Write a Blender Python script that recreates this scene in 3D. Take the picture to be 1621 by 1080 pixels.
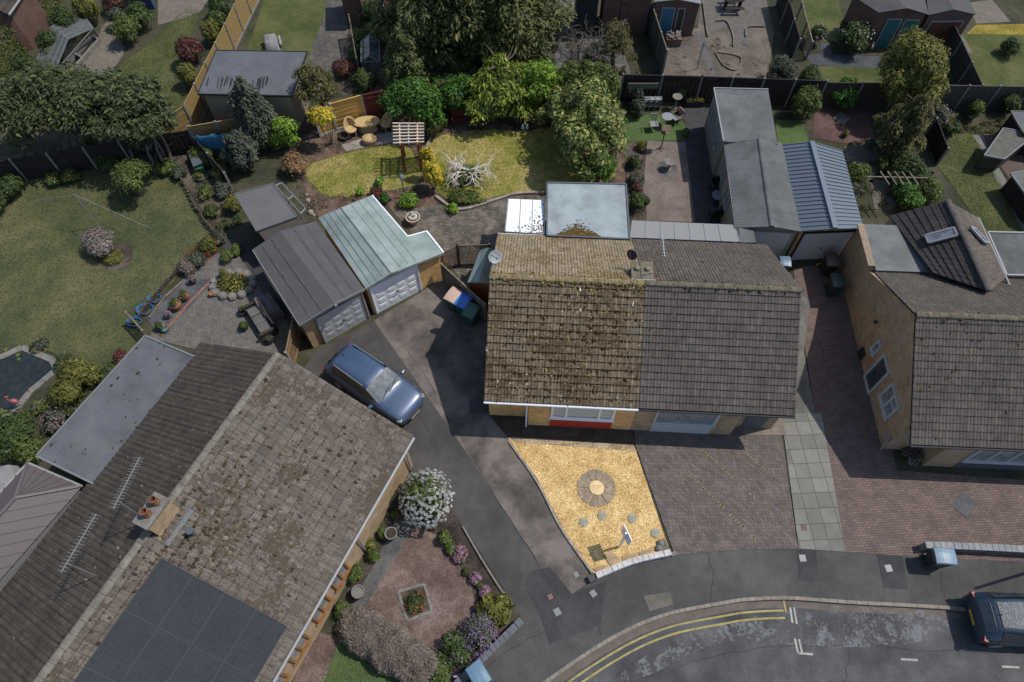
import bpy, bmesh, math, random
import numpy as np
from mathutils import Vector, Matrix
random.seed(7); rng = np.random.default_rng(11)
S = bpy.context.scene
for o in list(bpy.data.objects): bpy.data.objects.remove(o)
C = S.collection
# ---------------------------------------------------------------- camera
CAM_H = 27.5; TILT = math.radians(59.4); FPX = 1100.0
cd = bpy.data.cameras.new('camera'); cam = bpy.data.objects.new('camera', cd); C.objects.link(cam)
cd.sensor_width = 36; cd.lens = 36*FPX/1621.0; cd.clip_end = 3000; cd.clip_start = .5
cam.location = (0, 0, CAM_H); cam.rotation_euler = (math.pi/2-TILT, 0, 0)
S.camera = cam
# ---------------------------------------------------------------- light
SUN = Vector((.60, .16, 1)).normalized()
W = bpy.data.worlds.new('World'); S.world = W; W.use_nodes = True
nt = W.node_tree; sky = nt.nodes.new('ShaderNodeTexSky'); sky.sky_type = 'NISHITA'; sky.sun_disc = False
sky.sun_elevation = math.asin(SUN.z); sky.sun_rotation = math.atan2(SUN.x, SUN.y)
nt.links.new(sky.outputs[0], nt.nodes['Background'].inputs[0]); nt.nodes['Background'].inputs[1].default_value = .15
ld = bpy.data.lights.new('sun', 'SUN'); ld.energy = 3.9; ld.angle = math.radians(.5); ld.color = (1, .95, .88)
lo = bpy.data.objects.new('sun', ld); C.objects.link(lo); lo.rotation_euler = SUN.to_track_quat('Z', 'Y').to_euler(); lo.location = (30, 5, 50)
S.view_settings.view_transform = 'Standard'; S.view_settings.look = 'None'; S.view_settings.exposure = 0.0; S.view_settings.gamma = 1
S.render.engine = 'CYCLES'
# ---------------------------------------------------------------- survey: where a sight line of the drone meets a level
def ray(px, py):
    x = (px-810.5)/FPX; y = (540-py)/FPX
    return Vector((x, math.cos(TILT)+y*math.sin(TILT), -math.sin(TILT)+y*math.cos(TILT)))
def P(px, py, h=0.0):
    d = ray(px, py); t = (h-CAM_H)/d.z
    return Vector((d.x*t, d.y*t, h))
def PL(px, py, a, n):                     # meets a sloping plane through a with normal n
    d = ray(px, py); o = Vector((0, 0, CAM_H)); return o+d*((a-o).dot(n)/d.dot(n))
def mpp(px, py, h=0.0): return (P(px+1, py, h)-P(px, py, h)).length
Z = Vector((0, 0, 1))
# ---------------------------------------------------------------- materials
def _m(name):
    m = bpy.data.materials.new(name); m.use_nodes = True
    return m, m.node_tree, m.node_tree.nodes['Principled BSDF']
def rgb(c): return (c[0], c[1], c[2], 1)
def N(t, k, **kw):
    n = t.nodes.new(k)
    for a, b in kw.items():
        if a.startswith('i_'): n.inputs[a[2:].replace('_', ' ')].default_value = b
        else: setattr(n, a, b)
    return n
def noise(t, vec, scale, detail=4, rough=.6, dist=0):
    n = N(t, 'ShaderNodeTexNoise'); n.inputs['Scale'].default_value = scale; n.inputs['Detail'].default_value = detail
    n.inputs['Roughness'].default_value = rough; n.inputs['Distortion'].default_value = dist
    t.links.new(vec, n.inputs['Vector']); return n.outputs['Fac']
def ramp(t, fac, stops, interp='LINEAR'):
    r = N(t, 'ShaderNodeValToRGB'); r.color_ramp.interpolation = interp; e = r.color_ramp.elements
    while len(e) < len(stops): e.new(.5)
    for i, (p, c) in enumerate(stops): e[i].position = p; e[i].color = rgb(c) if len(c) == 3 else c
    t.links.new(fac, r.inputs[0]); return r.outputs[0]
def mix(t, fac, a, b, mode='MIX'):
    n = N(t, 'ShaderNodeMix', data_type='RGBA', blend_type=mode)
    for s, v in ((n.inputs[0], fac), (n.inputs[6], a), (n.inputs[7], b)):
        if hasattr(v, 'links') or hasattr(v, 'is_linked'): t.links.new(v, s)
        elif isinstance(v, (int, float)): s.default_value = v
        else: s.default_value = rgb(v)
    return n.outputs[2]
def bump(t, b, h, strength=.4, dist=.02):
    n = N(t, 'ShaderNodeBump'); n.inputs['Strength'].default_value = strength; n.inputs['Distance'].default_value = dist
    t.links.new(h, n.inputs['Height']); t.links.new(n.outputs[0], b.inputs['Normal'])
def coords(t, uv=False, rot=0, scale=1):
    c = N(t, 'ShaderNodeTexCoord'); m = N(t, 'ShaderNodeMapping'); m.inputs['Rotation'].default_value = (0, 0, rot)
    m.inputs['Scale'].default_value = (scale,)*3
    t.links.new(c.outputs['UV'] if uv else c.outputs['Object'], m.inputs[0]); return m.outputs[0]
def lerp(a, b, f): return tuple(a[i]*(1-f)+b[i]*f for i in range(3))
def sc(c, k): return tuple(min(1, x*k) for x in c)
MATS = {}
def plain(name, c, rough=.7, var=.25, scale=3, metal=0, bs=.25, c2=None, fine=40, streak=None):
    """weathered surface: broad stains and fine grain"""
    if name in MATS: return MATS[name]
    m, t, b = _m(name); v = coords(t, uv=streak is not None)
    if streak is not None:
        mp = N(t, 'ShaderNodeMapping'); mp.inputs['Scale'].default_value = streak; t.links.new(v, mp.inputs[0]); v = mp.outputs[0]
    f1 = noise(t, v, scale, 6, .65); f2 = noise(t, v, fine, 3, .6)
    a = ramp(t, f1, [(.3, sc(c, 1-var)), (.5, c), (.7, c2 if c2 else sc(c, 1+var))])
    g = ramp(t, f2, [(.3, (.75,)*3), (.7, (1.2,)*3)])
    t.links.new(mix(t, .7, a, g, 'MULTIPLY'), b.inputs['Base Color'])
    b.inputs['Roughness'].default_value = rough; b.inputs['Metallic'].default_value = metal
    b.inputs['Specular IOR Level'].default_value = .12
    if bs: bump(t, b, f2, bs, .01)
    MATS[name] = m; return m
def paint(name, c, rough=.35, metal=0, coat=0, spec=.5):
    if name in MATS: return MATS[name]
    m, t, b = _m(name); f = noise(t, coords(t), 9, 5, .7)
    t.links.new(ramp(t, f, [(.3, sc(c, .86)), (.65, c)]), b.inputs['Base Color'])
    b.inputs['Roughness'].default_value = rough; b.inputs['Metallic'].default_value = metal; b.inputs['Coat Weight'].default_value = coat
    b.inputs['Specular IOR Level'].default_value = spec
    MATS[name] = m; return m
def brick(name, c1, c2, mortar, bw=.225, bh=.075, rot=0, uv=True, mort=.01, offset=.5, sq=False, stain=.35, c3=None, sp=1.5):
    if name in MATS: return MATS[name]
    m, t, b = _m(name); v = coords(t, uv=uv, rot=rot)
    n = N(t, 'ShaderNodeTexBrick'); t.links.new(v, n.inputs['Vector']); n.offset = offset
    n.inputs['Scale'].default_value = 1; n.inputs['Brick Width'].default_value = bw; n.inputs['Row Height'].default_value = bh
    n.inputs['Mortar Size'].default_value = mort; n.inputs['Mortar Smooth'].default_value = .3
    n.inputs['Color1'].default_value = rgb(c1); n.inputs['Color2'].default_value = rgb(c2); n.inputs['Mortar'].default_value = rgb(mortar)
    col = n.outputs['Color']
    if c3:
        f = noise(t, coords(t), sp, 5, .65); col = mix(t, ramp(t, f, [(.5, (0, 0, 0)), (.62, (.75,)*3)]), col, c3)
    f = noise(t, coords(t), 1.3, 7, .7)
    g = ramp(t, f, [(.3, (1-stain,)*3), (.68, (1+stain*.5,)*3)])
    f2 = noise(t, coords(t), 25, 3); g2 = ramp(t, f2, [(.3, (.8,)*3), (.7, (1.15,)*3)])
    col = mix(t, 1, mix(t, 1, col, g, 'MULTIPLY'), g2, 'MULTIPLY')
    t.links.new(col, b.inputs['Base Color']); b.inputs['Roughness'].default_value = .85; b.inputs['Specular IOR Level'].default_value = .2
    iv = N(t, 'ShaderNodeMath', operation='SUBTRACT'); iv.inputs[0].default_value = 1; t.links.new(n.outputs['Fac'], iv.inputs[1])
    bump(t, b, iv.outputs[0], .5, .01)
    MATS[name] = m; return m
def patchy(name, cols, s1=.4, s2=2.5, s3=30, rough=.9, grain=.35, bs=.5, thr=(.35, .5, .65)):
    """ground with two scales of patches"""
    if name in MATS: return MATS[name]
    m, t, b = _m(name); v = coords(t)
    f1 = noise(t, v, s1, 6, .6, .3); f2 = noise(t, v, s2, 6, .7); f3 = noise(t, v, s3, 4, .7); f4 = noise(t, v, s3*4, 2, .7)
    ad = N(t, 'ShaderNodeMath', operation='MULTIPLY_ADD'); t.links.new(f2, ad.inputs[0]); ad.inputs[1].default_value = .6
    t.links.new(f1, ad.inputs[2]); sb = N(t, 'ShaderNodeMath', operation='SUBTRACT'); t.links.new(ad.outputs[0], sb.inputs[0]); sb.inputs[1].default_value = .3
    a = ramp(t, sb.outputs[0], list(zip(thr, cols)))
    g = ramp(t, f3, [(.28, (1-grain,)*3), (.72, (1+grain,)*3)]); g4 = ramp(t, f4, [(.3, (1-grain,)*3), (.7, (1+grain*.7,)*3)])
    t.links.new(mix(t, 1, mix(t, 1, a, g, 'MULTIPLY'), g4, 'MULTIPLY'), b.inputs['Base Color'])
    b.inputs['Roughness'].default_value = rough; b.inputs['Specular IOR Level'].default_value = .15
    bump(t, b, f4, bs, .02); MATS[name] = m; return m
def leafm(name, dark, mid, light, tr=.25):
    if name in MATS: return MATS[name]
    m, t, b = _m(name); g = N(t, 'ShaderNodeNewGeometry')
    c = ramp(t, g.outputs['Random Per Island'], [(0, dark), (.45, mid), (.95, light)])
    f = noise(t, coords(t), 1.6, 4, .6); g2 = ramp(t, f, [(.3, (.62,)*3), (.7, (1.3,)*3)])
    col = mix(t, 1, c, g2, 'MULTIPLY')
    t.links.new(col, b.inputs['Base Color']); b.inputs['Roughness'].default_value = .65; b.inputs['Specular IOR Level'].default_value = .25
    tl = N(t, 'ShaderNodeBsdfTranslucent'); t.links.new(col, tl.inputs[0]); mx = N(t, 'ShaderNodeMixShader'); mx.inputs[0].default_value = tr
    t.links.new(b.outputs[0], mx.inputs[1]); t.links.new(tl.outputs[0], mx.inputs[2])
    t.links.new(mx.outputs[0], t.nodes['Material Output'].inputs[0]); MATS[name] = m; return m
def islands(name, stops, rough=.9):
    if name in MATS: return MATS[name]
    m, t, b = _m(name); g = N(t, 'ShaderNodeNewGeometry')
    t.links.new(ramp(t, g.outputs['Random Per Island'], stops, 'CONSTANT'), b.inputs['Base Color']); b.inputs['Roughness'].default_value = rough
    b.inputs['Specular IOR Level'].default_value = .1
    MATS[name] = m; return m
def tilem(name, c, c2, moss, amt=.5, grey=None, course=.3, roll=.13, joint=.008):
    """concrete roof tiles: every tile its own tone, moss in drifts, lichen specks"""
    if name in MATS: return MATS[name]
    m, t, b = _m(name); uv = coords(t, uv=True); v = coords(t)
    n = N(t, 'ShaderNodeTexBrick'); t.links.new(uv, n.inputs['Vector']); n.offset = 0; n.inputs['Scale'].default_value = 1
    n.inputs['Brick Width'].default_value = roll*2; n.inputs['Row Height'].default_value = course; n.inputs['Mortar Size'].default_value = joint
    n.inputs['Color1'].default_value = rgb(c); n.inputs['Color2'].default_value = rgb(c2); n.inputs['Mortar'].default_value = rgb(sc(c, .35))
    f1 = noise(t, v, .55, 6, .7); f2 = noise(t, v, 7, 5, .75); f3 = noise(t, v, 22, 3, .7)
    col = mix(t, 1, n.outputs['Color'], ramp(t, f3, [(.3, (.7,)*3), (.7, (1.3,)*3)]), 'MULTIPLY')
    col = mix(t, 1, col, ramp(t, f1, [(.3, (.8,)*3), (.7, (1.2,)*3)]), 'MULTIPLY')
    mp = N(t, 'ShaderNodeMapping'); mp.inputs['Scale'].default_value = (9, 2.2, 1); t.links.new(uv, mp.inputs[0]); f4 = noise(t, mp.outputs[0], 1, 4, .7)
    col = mix(t, 1, col, ramp(t, f4, [(.3, (.72,)*3), (.5, (1, 1, 1)), (.7, (1.25, 1.2, 1.12))]), 'MULTIPLY')
    ad = N(t, 'ShaderNodeMath', operation='MULTIPLY_ADD'); t.links.new(f2, ad.inputs[0]); ad.inputs[1].default_value = .9; t.links.new(f1, ad.inputs[2])
    k = 1.13-.15*amt
    col = mix(t, ramp(t, ad.outputs[0], [(k-.02, (0, 0, 0)), (k+.12, (.8,)*3)]), col, moss)
    vo = N(t, 'ShaderNodeTexVoronoi'); vo.inputs['Scale'].default_value = 2.6; t.links.new(v, vo.inputs['Vector'])
    col = mix(t, ramp(t, vo.outputs['Distance'], [(.05, (.8,)*3), (.1, (0, 0, 0))]), col, grey or sc(c2, 2.2))
    t.links.new(col, b.inputs['Base Color']); b.inputs['Roughness'].default_value = .9; b.inputs['Specular IOR Level'].default_value = .15
    bump(t, b, f3, .4, .01); MATS[name] = m; return m
def glassm(name, c=(.05, .06, .07), rough=.08, alpha=1):
    if name in MATS: return MATS[name]
    m, t, b = _m(name); f = noise(t, coords(t), 4, 3)
    t.links.new(ramp(t, f, [(.35, sc(c, .7)), (.7, sc(c, 1.4))]), b.inputs['Base Color']); b.inputs['Roughness'].default_value = rough
    b.inputs['Specular IOR Level'].default_value = .8
    if alpha < 1: b.inputs['Alpha'].default_value = alpha
    MATS[name] = m; return m
# ---------------------------------------------------------------- objects
def tag(o, label=None, cat=None, group=None, kind=None):
    if label: o['label'] = label
    if cat: o['category'] = cat
    if group: o['group'] = group
    if kind: o['kind'] = kind
    return o
def thing(name, label, cat, loc=(0, 0, 0), rot=0, group=None):
    o = bpy.data.objects.new(name, None); C.objects.link(o); o.location = loc; o.rotation_euler = (0, 0, rot)
    o.empty_display_size = .2
    return tag(o, label, cat, group)
def link(name, me, parent=None, off=(0, 0, 0), kind=None):
    o = bpy.data.objects.new(name, me); C.objects.link(o)
    if parent: o.parent = parent
    o.location = off
    if kind: o['kind'] = kind
    return o
def wp(parent):                                   # world position of a part's origin
    v = Vector((0, 0, 0))
    while parent: v += parent.location; parent = parent.parent
    return v
class MB:
    def __init__(s): s.v = []; s.f = []; s.m = []
    def add(s, vs, fs, mi=0):
        k = len(s.v); s.v += [tuple(v) for v in vs]; s.f += [tuple(i+k for i in f) for f in fs]; s.m += [mi]*len(fs); return s
    def box(s, c, d, rot=0, mi=0, tilt=None):
        hx, hy, hz = d[0]/2, d[1]/2, d[2]/2; R = Matrix.Rotation(rot, 3, 'Z')
        if tilt is not None: R = R @ tilt
        vs = [Vector(c)+R @ Vector((x, y, z)) for x in (-hx, hx) for y in (-hy, hy) for z in (-hz, hz)]
        return s.add(vs, [(0, 1, 3, 2), (4, 6, 7, 5), (0, 4, 5, 1), (2, 3, 7, 6), (0, 2, 6, 4), (1, 5, 7, 3)], mi)
    def beam(s, a, b, w, h, up=Z, mi=0):            # box along a line
        a = Vector(a); b = Vector(b); d = (b-a).normalized(); x = d.cross(up)
        x = x.normalized() if x.length > 1e-5 else Vector((1, 0, 0)); y = x.cross(d)
        vs = [p+x*i*w/2+y*j*h/2 for p in (a, b) for i, j in ((-1, -1), (1, -1), (1, 1), (-1, 1))]
        return s.add(vs, [(0, 3, 2, 1), (4, 5, 6, 7), (0, 1, 5, 4), (1, 2, 6, 5), (2, 3, 7, 6), (3, 0, 4, 7)], mi)
    def tube(s, a, b, r0, r1=None, n=10, mi=0, cap=True):
        a = Vector(a); b = Vector(b); r1 = r0 if r1 is None else r1; d = (b-a).normalized()
        x = d.orthogonal().normalized(); y = d.cross(x)
        vs = [p+(x*math.cos(2*math.pi*i/n)+y*math.sin(2*math.pi*i/n))*r for p, r in ((a, r0), (b, r1)) for i in range(n)]
        fs = [(i, (i+1) % n, n+(i+1) % n, n+i) for i in range(n)]
        if cap: fs += [tuple(range(n))[::-1], tuple(range(n, 2*n))]
        return s.add(vs, fs, mi)
    def lathe(s, c, prof, n=20, mi=0, sq=(1, 1)):
        c = Vector(c); vs = [c+Vector((r*math.cos(2*math.pi*i/n)*sq[0], r*math.sin(2*math.pi*i/n)*sq[1], z)) for r, z in prof for i in range(n)]
        fs = [(k*n+i, k*n+(i+1) % n, (k+1)*n+(i+1) % n, (k+1)*n+i) for k in range(len(prof)-1) for i in range(n)]
        return s.add(vs, fs+[tuple(range(n))[::-1], tuple(range((len(prof)-1)*n, len(prof)*n))], mi)
    def prism(s, pts, z0, z1, mi=0):               # upright prism; z1 may be a list of heights
        n = len(pts); zs = z1 if isinstance(z1, (list, tuple)) else [z1]*n
        ar = sum(pts[i][0]*pts[(i+1) % n][1]-pts[(i+1) % n][0]*pts[i][1] for i in range(n))
        if ar < 0: pts = pts[::-1]; zs = list(zs)[::-1]
        vs = [(p[0], p[1], z0) for p in pts]+[(p[0], p[1], z) for p, z in zip(pts, zs)]
        return s.add(vs, [tuple(range(n))[::-1], tuple(range(n, 2*n))]+[(i, (i+1) % n, n+(i+1) % n, n+i) for i in range(n)], mi)
    def slab(s, q, th, mi=0):                      # thick plate under the polygon q
        q = [Vector(p) for p in q]; nn = (q[1]-q[0]).cross(q[2]-q[0]).normalized()
        if nn.z < 0: q = q[::-1]; nn = -nn
        n = len(q); vs = q+[p-nn*th for p in q]
        return s.add(vs, [tuple(range(n)), tuple(range(n, 2*n))[::-1]]+[(i, n+i, n+(i+1) % n, (i+1) % n) for i in range(n)], mi)
    def build(s, name, mat, parent=None, smooth=False, bevel=0, local=False, loc=None, kind=None, uv=True, sub=0):
        me = bpy.data.meshes.new(name); off = Vector((0, 0, 0))
        if loc is not None: off = Vector(loc)
        elif parent is not None and not local: off = wp(parent)
        me.from_pydata([Vector(v)-off for v in s.v] if not local else s.v, [], s.f); me.update()
        for mm in (mat if isinstance(mat, (list, tuple)) else [mat]): me.materials.append(mm)
        if isinstance(mat, (list, tuple)): me.polygons.foreach_set('material_index', s.m)
        if uv: autouv(me, off)
        if smooth: me.polygons.foreach_set('use_smooth', [True]*len(me.polygons))
        o = link(name, me, parent, off if loc is not None else (0, 0, 0), kind)
        if bevel:
            b = o.modifiers.new('b', 'BEVEL'); b.width = bevel; b.segments = 2; b.limit_method = 'ANGLE'
        if sub:
            b = o.modifiers.new('s', 'SUBSURF'); b.levels = b.render_levels = sub
        return o
def autouv(me, off):
    uvl = me.uv_layers.new(name='uv'); dat = [0.0]*(2*len(me.loops)); vs = me.vertices
    for p in me.polygons:
        n = p.normal
        if abs(n.z) > .995: u, v = Vector((1, 0, 0)), Vector((0, 1, 0))
        else: u = Z.cross(n).normalized(); v = n.cross(u)
        for li in p.loop_indices:
            c = vs[me.loops[li].vertex_index].co+off; dat[2*li] = c.dot(u); dat[2*li+1] = c.dot(v)
    uvl.data.foreach_set('uv', dat)
def solo(name, mb, mat, label, cat, group=None, base=None, **kw):
    if base is None:
        a = np.array([tuple(v) for v in mb.v]); base = ((a[:, 0].min()+a[:, 0].max())/2, (a[:, 1].min()+a[:, 1].max())/2, a[:, 2].min())
    return tag(mb.build(name, mat, loc=base, **kw), label, cat, group)
def copytree(o, parent=None):
    c = o.copy(); C.objects.link(c); c.parent = parent
    for ch in [x for x in bpy.data.objects if x.parent == o]: copytree(ch, c)
    return c
# ---------------------------------------------------------------- ground sheets
def smoothpoly(p, k=2):
    for _ in range(k):
        q = []
        for i in range(len(p)):
            a, b = Vector(p[i]), Vector(p[(i+1) % len(p)]); q += [a*.75+b*.25, a*.25+b*.75]
        p = q
    return p
def ground(name, px, lay, mat, curve=0, rag=0, world=False):
    pts = [Vector(p).to_3d() if world else P(p[0], p[1]) for p in px]
    if curve: pts = smoothpoly(pts, curve)
    if rag:
        q = []
        for i in range(len(pts)):
            a, b = pts[i], pts[(i+1) % len(pts)]; k = max(1, int((b-a).length/.25))
            for j in range(k):
                p = a.lerp(b, j/k); q.append(p+Vector((random.uniform(-rag, rag), random.uniform(-rag, rag), 0)))
        pts = q
    z = .004*lay; n = len(pts); c = sum(pts, Vector())/n
    me = bpy.data.meshes.new(name); me.from_pydata([(p.x-c.x, p.y-c.y, 0) for p in pts], [], [tuple(range(n))]); me.update()
    if me.polygons[0].normal.z < 0: me.flip_normals()
    me.materials.append(mat); autouv(me, Vector((c.x, c.y, 0)))
    return tag(link(name, me, None, (c.x, c.y, z)), kind='structure')
# ---------------------------------------------------------------- foliage
def leafmesh(name, pos, nrm, size, mat, asp=.55, droop=0):
    """pos, nrm (n,3), size (n,): one small folded leaf face each"""
    n = len(pos); r = rng.normal(size=(n, 3)); nrm = nrm/np.linalg.norm(nrm, axis=1, keepdims=True)
    t = np.cross(nrm, r); t /= np.linalg.norm(t, axis=1, keepdims=True)+1e-9
    if droop: 
        h = nrm.copy(); h[:, 2] = -droop; t = t*.35+h; t /= np.linalg.norm(t, axis=1, keepdims=True)
        b = np.cross(nrm, t)+rng.normal(size=(n, 3))*.2
    else: b = np.cross(nrm, t)
    b /= np.linalg.norm(b, axis=1, keepdims=True)+1e-9
    s = size[:, None]; v = np.empty((n, 4, 3)); v[:, 0] = pos-t*s*.5; v[:, 1] = pos+b*s*asp*.5; v[:, 2] = pos+t*s*.5; v[:, 3] = pos-b*s*asp*.5
    v[:, 1] += nrm*s*.12; v[:, 3] += nrm*s*.12
    me = bpy.data.meshes.new(name); me.vertices.add(4*n); me.vertices.foreach_set('co', v.ravel()); me.loops.add(4*n)
    me.loops.foreach_set('vertex_index', np.arange(4*n, dtype=np.int32)); me.polygons.add(n)
    me.polygons.foreach_set('loop_start', np.arange(0, 4*n, 4, dtype=np.int32)); me.update(calc_edges=True); me.materials.append(mat); return me
def crown(rx, ry, rz, n, size, nb=14, sub=.42, zmin=-.5, jit=.35, inner=.3, lump=.22):
    """points spread over a cluster of sub-crowns filling an ellipsoid centred on the origin"""
    d = rng.normal(size=(nb, 3)); d /= np.linalg.norm(d, axis=1, keepdims=True); d[:, 2] = np.where(d[:, 2] < zmin, -d[:, 2], d[:, 2])
    cr = (1-sub)*rng.uniform(.55, 1.12, size=(nb, 1)); cen = d*cr; br = sub*rng.uniform(.65, 1.3, size=nb)
    k = rng.choice(nb, n, p=br**2/np.sum(br**2)); e = rng.normal(size=(n, 3)); e /= np.linalg.norm(e, axis=1, keepdims=True)
    e[:, 2] = np.where(rng.random(n) < .55, np.abs(e[:, 2]), e[:, 2])
    rad = np.where(rng.random(n) < inner, rng.uniform(.4, 1, n), rng.uniform(.86, 1.1, n))
    rad *= 1+lump*np.sin(e[:, 0]*7+k)*np.cos(e[:, 1]*6+k*2)
    p = cen[k]+e*(br[k]*rad)[:, None]; p *= np.array([rx, ry, rz]); nr = e+rng.normal(size=(n, 3))*jit+np.array([0, 0, .25])
    return p, nr, size*np.clip(rng.lognormal(0, .38, n), .45, 2.2)
def limbs(base, top, r, nlimb, spread, parent, mat, name='trunk', lean=0):
    m = MB(); base = Vector(base); top = Vector(top); k = 5; pr = [base.lerp(top, i/k)+Vector((random.uniform(-1, 1), random.uniform(-1, 1), 0))*r*.8*(0 < i) for i in range(k+1)]
    for i in range(k): m.tube(pr[i], pr[i+1], r*(1-i/k*.75), r*(1-(i+1)/k*.75), 8, cap=False)
    for i in range(nlimb):
        f = random.uniform(.25, .95); a = base.lerp(top, f); an = random.uniform(0, 6.28)
        q = a+Vector((math.cos(an)*spread*.55, math.sin(an)*spread*.55, spread*.25)); e = q+Vector((math.cos(an+.4)*spread*.35, math.sin(an+.4)*spread*.35, spread*.2))
        m.tube(a, q, r*.4, r*.22, 6, cap=False); m.tube(q, e, r*.22, r*.06, 5, cap=False)
    return m.build(name, mat, parent, uv=False)
def flowers(parent, off, rx, ry, rz, n, size, mat, name='flowers', zlo=0.1):
    e = rng.normal(size=(n, 3)); e[:, 2] = np.abs(e[:, 2])+zlo; e /= np.linalg.norm(e, axis=1, keepdims=True)
    p = e*np.array([rx, ry, rz])*rng.uniform(.93, 1.1, (n, 1)); me = leafmesh(name, p, e+np.array([0, 0, .6]), size*rng.uniform(.7, 1.3, n), mat, .95)
    return link(name, me, parent, off, 'stuff')
BARK = None
def bush(px, py, rp, h, mat, label, cat='bush', name='shrub', n=None, leaf=.10, fl=None, ry=None, squash=.8, nb=12, group=None, sub=.45, cz=None, jit=.35, flat=False, stem=True):
    """a shrub whose crown centre is seen at (px,py) with radius rp pixels"""
    zc = h*.5 if cz is None else cz; c = P(px, py, zc); r = rp*mpp(px, py, zc); ryy = (ry or rp)*mpp(px, py, zc)*1.1
    t = thing(name, label, cat, (c.x, c.y, 0), group=group); rz = h*.55 if cz is None else h-zc
    A = 4*math.pi*((r*ryy+r*rz+ryy*rz)/3); n = n or int(min(16000, max(250, A*1.9/(leaf*leaf*.35))))
    p, nr, s = crown(r, ryy, rz, n, leaf, nb=nb, sub=sub, jit=jit)
    link('foliage', leafmesh('foliage', p, nr, s, mat), t, (0, 0, zc))
    if stem:
        m = MB()
        for i in range(5):
            a = i*1.26+.4; m.tube((c.x+.04*math.cos(a), c.y+.04*math.sin(a), 0), (c.x+r*.55*math.cos(a), c.y+ryy*.55*math.sin(a), zc+rz*.2), .03, .01, 5)
        m.build('stem', BARK, t, uv=False)
    if fl: flowers(t, (0, 0, zc), r, ryy, rz, fl[0], fl[1], fl[2])
    return t
def tree(px, py, rp, h, hc, mat, label, cat='tree', name='tree', leaf=.16, n=None, ry=None, nb=26, sub=.36, base=None, tr=.16, droop=0, asp=.55, fl=None, group=None, inner=.3, lump=.22, jit=.35, limb=9):
    """a tree with crown centred at height hc seen at (px,py)"""
    c = P(px, py, hc); r = rp*mpp(px, py, hc); ryy = (ry or rp)*mpp(px, py, hc)*1.1; b = base or Vector((c.x, c.y, 0))
    t = thing(name, label, cat, (b.x, b.y, 0), group=group); rz = h-hc
    A = 4*math.pi*((r*ryy+r*rz+ryy*rz)/3); n = n or int(min(60000, A*1.7/(leaf*leaf*asp*.6)))
    p, nr, s = crown(r, ryy, rz, n, leaf, nb=nb, sub=sub, inner=inner, lump=lump, jit=jit)
    link('crown', leafmesh('crown', p, nr, s, mat, asp, droop), t, (c.x-b.x, c.y-b.y, hc))
    limbs((b.x, b.y, 0), (c.x, c.y, hc+rz*.5), tr, limb, r*.8, t, BARK)
    if fl: flowers(t, (c.x-b.x, c.y-b.y, hc), r, ryy, rz, fl[0], fl[1], fl[2])
    return t
def hedge(pts, w, h, mat, label, leaf=.09, name='hedge', dens=1.0, cat='hedge', rnd=.12, core=None, asp=.55):
    """clipped hedge along world points"""
    pts = [Vector(p) for p in pts]; c = sum(pts, Vector())/len(pts); t = thing(name, label, cat, (c.x, c.y, 0)); P_, N_ = [], []
    for a, b in zip(pts, pts[1:]):
        L = (b-a).length; d = (b-a)/L; s = Vector((-d.y, d.x, 0)); n = int(L*(w+2*h)*dens*2.2/(leaf*leaf*asp))
        for _ in range(n):
            u = random.random()*L; k = random.random()*(w+2*h)
            if k < w: off = k-w/2; z = h; nn = Vector((0, 0, 1))
            elif k < w+h: off = w/2; z = k-w; nn = s
            else: off = -w/2; z = k-w-h; nn = -s
            q = a+d*u+s*off*(1+.15*math.sin(u*2.1)); dd = random.uniform(-rnd, rnd*.5)-.06*math.sin(u*3+off*4); q = q+nn*dd
            P_.append((q.x-c.x, q.y-c.y, z+(dd if nn.z else 0))); N_.append(tuple(nn+Vector((0, 0, .3))))
    n = len(P_); nr = np.array(N_)+rng.normal(size=(n, 3))*.45
    link('foliage', leafmesh('foliage', np.array(P_), nr, leaf*rng.uniform(.6, 1.4, n), mat, asp), t)
    m = MB()
    for a, b in zip(pts, pts[1:]): m.beam(a+Z*(h*.45), b+Z*(h*.45), w*.75, h*.85)
    m.build('branches', core or BARK, t)
    return t
def cover(name, px, n, leaf, mat, h=.25, curve=0, world=None, up=.5, mats=None):
    """ground cover: leafy faces scattered over a polygon of pixels"""
    pts = [P(*p) for p in px] if world is None else [Vector(p) for p in world]
    xs = [p.x for p in pts]; ys = [p.y for p in pts]; out = []
    def inside(x, y):
        k = False; j = len(pts)-1
        for i in range(len(pts)):
            if (pts[i].y > y) != (pts[j].y > y) and x < (pts[j].x-pts[i].x)*(y-pts[i].y)/(pts[j].y-pts[i].y)+pts[i].x: k = not k
            j = i
        return k
    cl = []
    while len(cl) < max(3, n//60):
        x, y = random.uniform(min(xs), max(xs)), random.uniform(min(ys), max(ys))
        if inside(x, y): cl.append((x, y, random.uniform(.1, .34), random.uniform(.4, 1)))
    while len(out) < n:
        x, y, r, hh = random.choice(cl); e = rng.normal(size=3)*.5; q = (x+e[0]*r, y+e[1]*r)
        if inside(*q): out.append((q[0], q[1], abs(h*hh*math.exp(-(e[0]**2+e[1]**2)*.8)*random.uniform(.4, 1.1))))
    c = (sum(xs)/len(xs), sum(ys)/len(ys), 0); p = np.array(out)-np.array(c); nr = rng.normal(size=(n, 3))*.6+np.array([0, 0, up])
    return tag(link(name, leafmesh(name, p, nr, leaf*rng.uniform(.6, 1.4, n), mat), None, c), kind='stuff')
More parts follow.
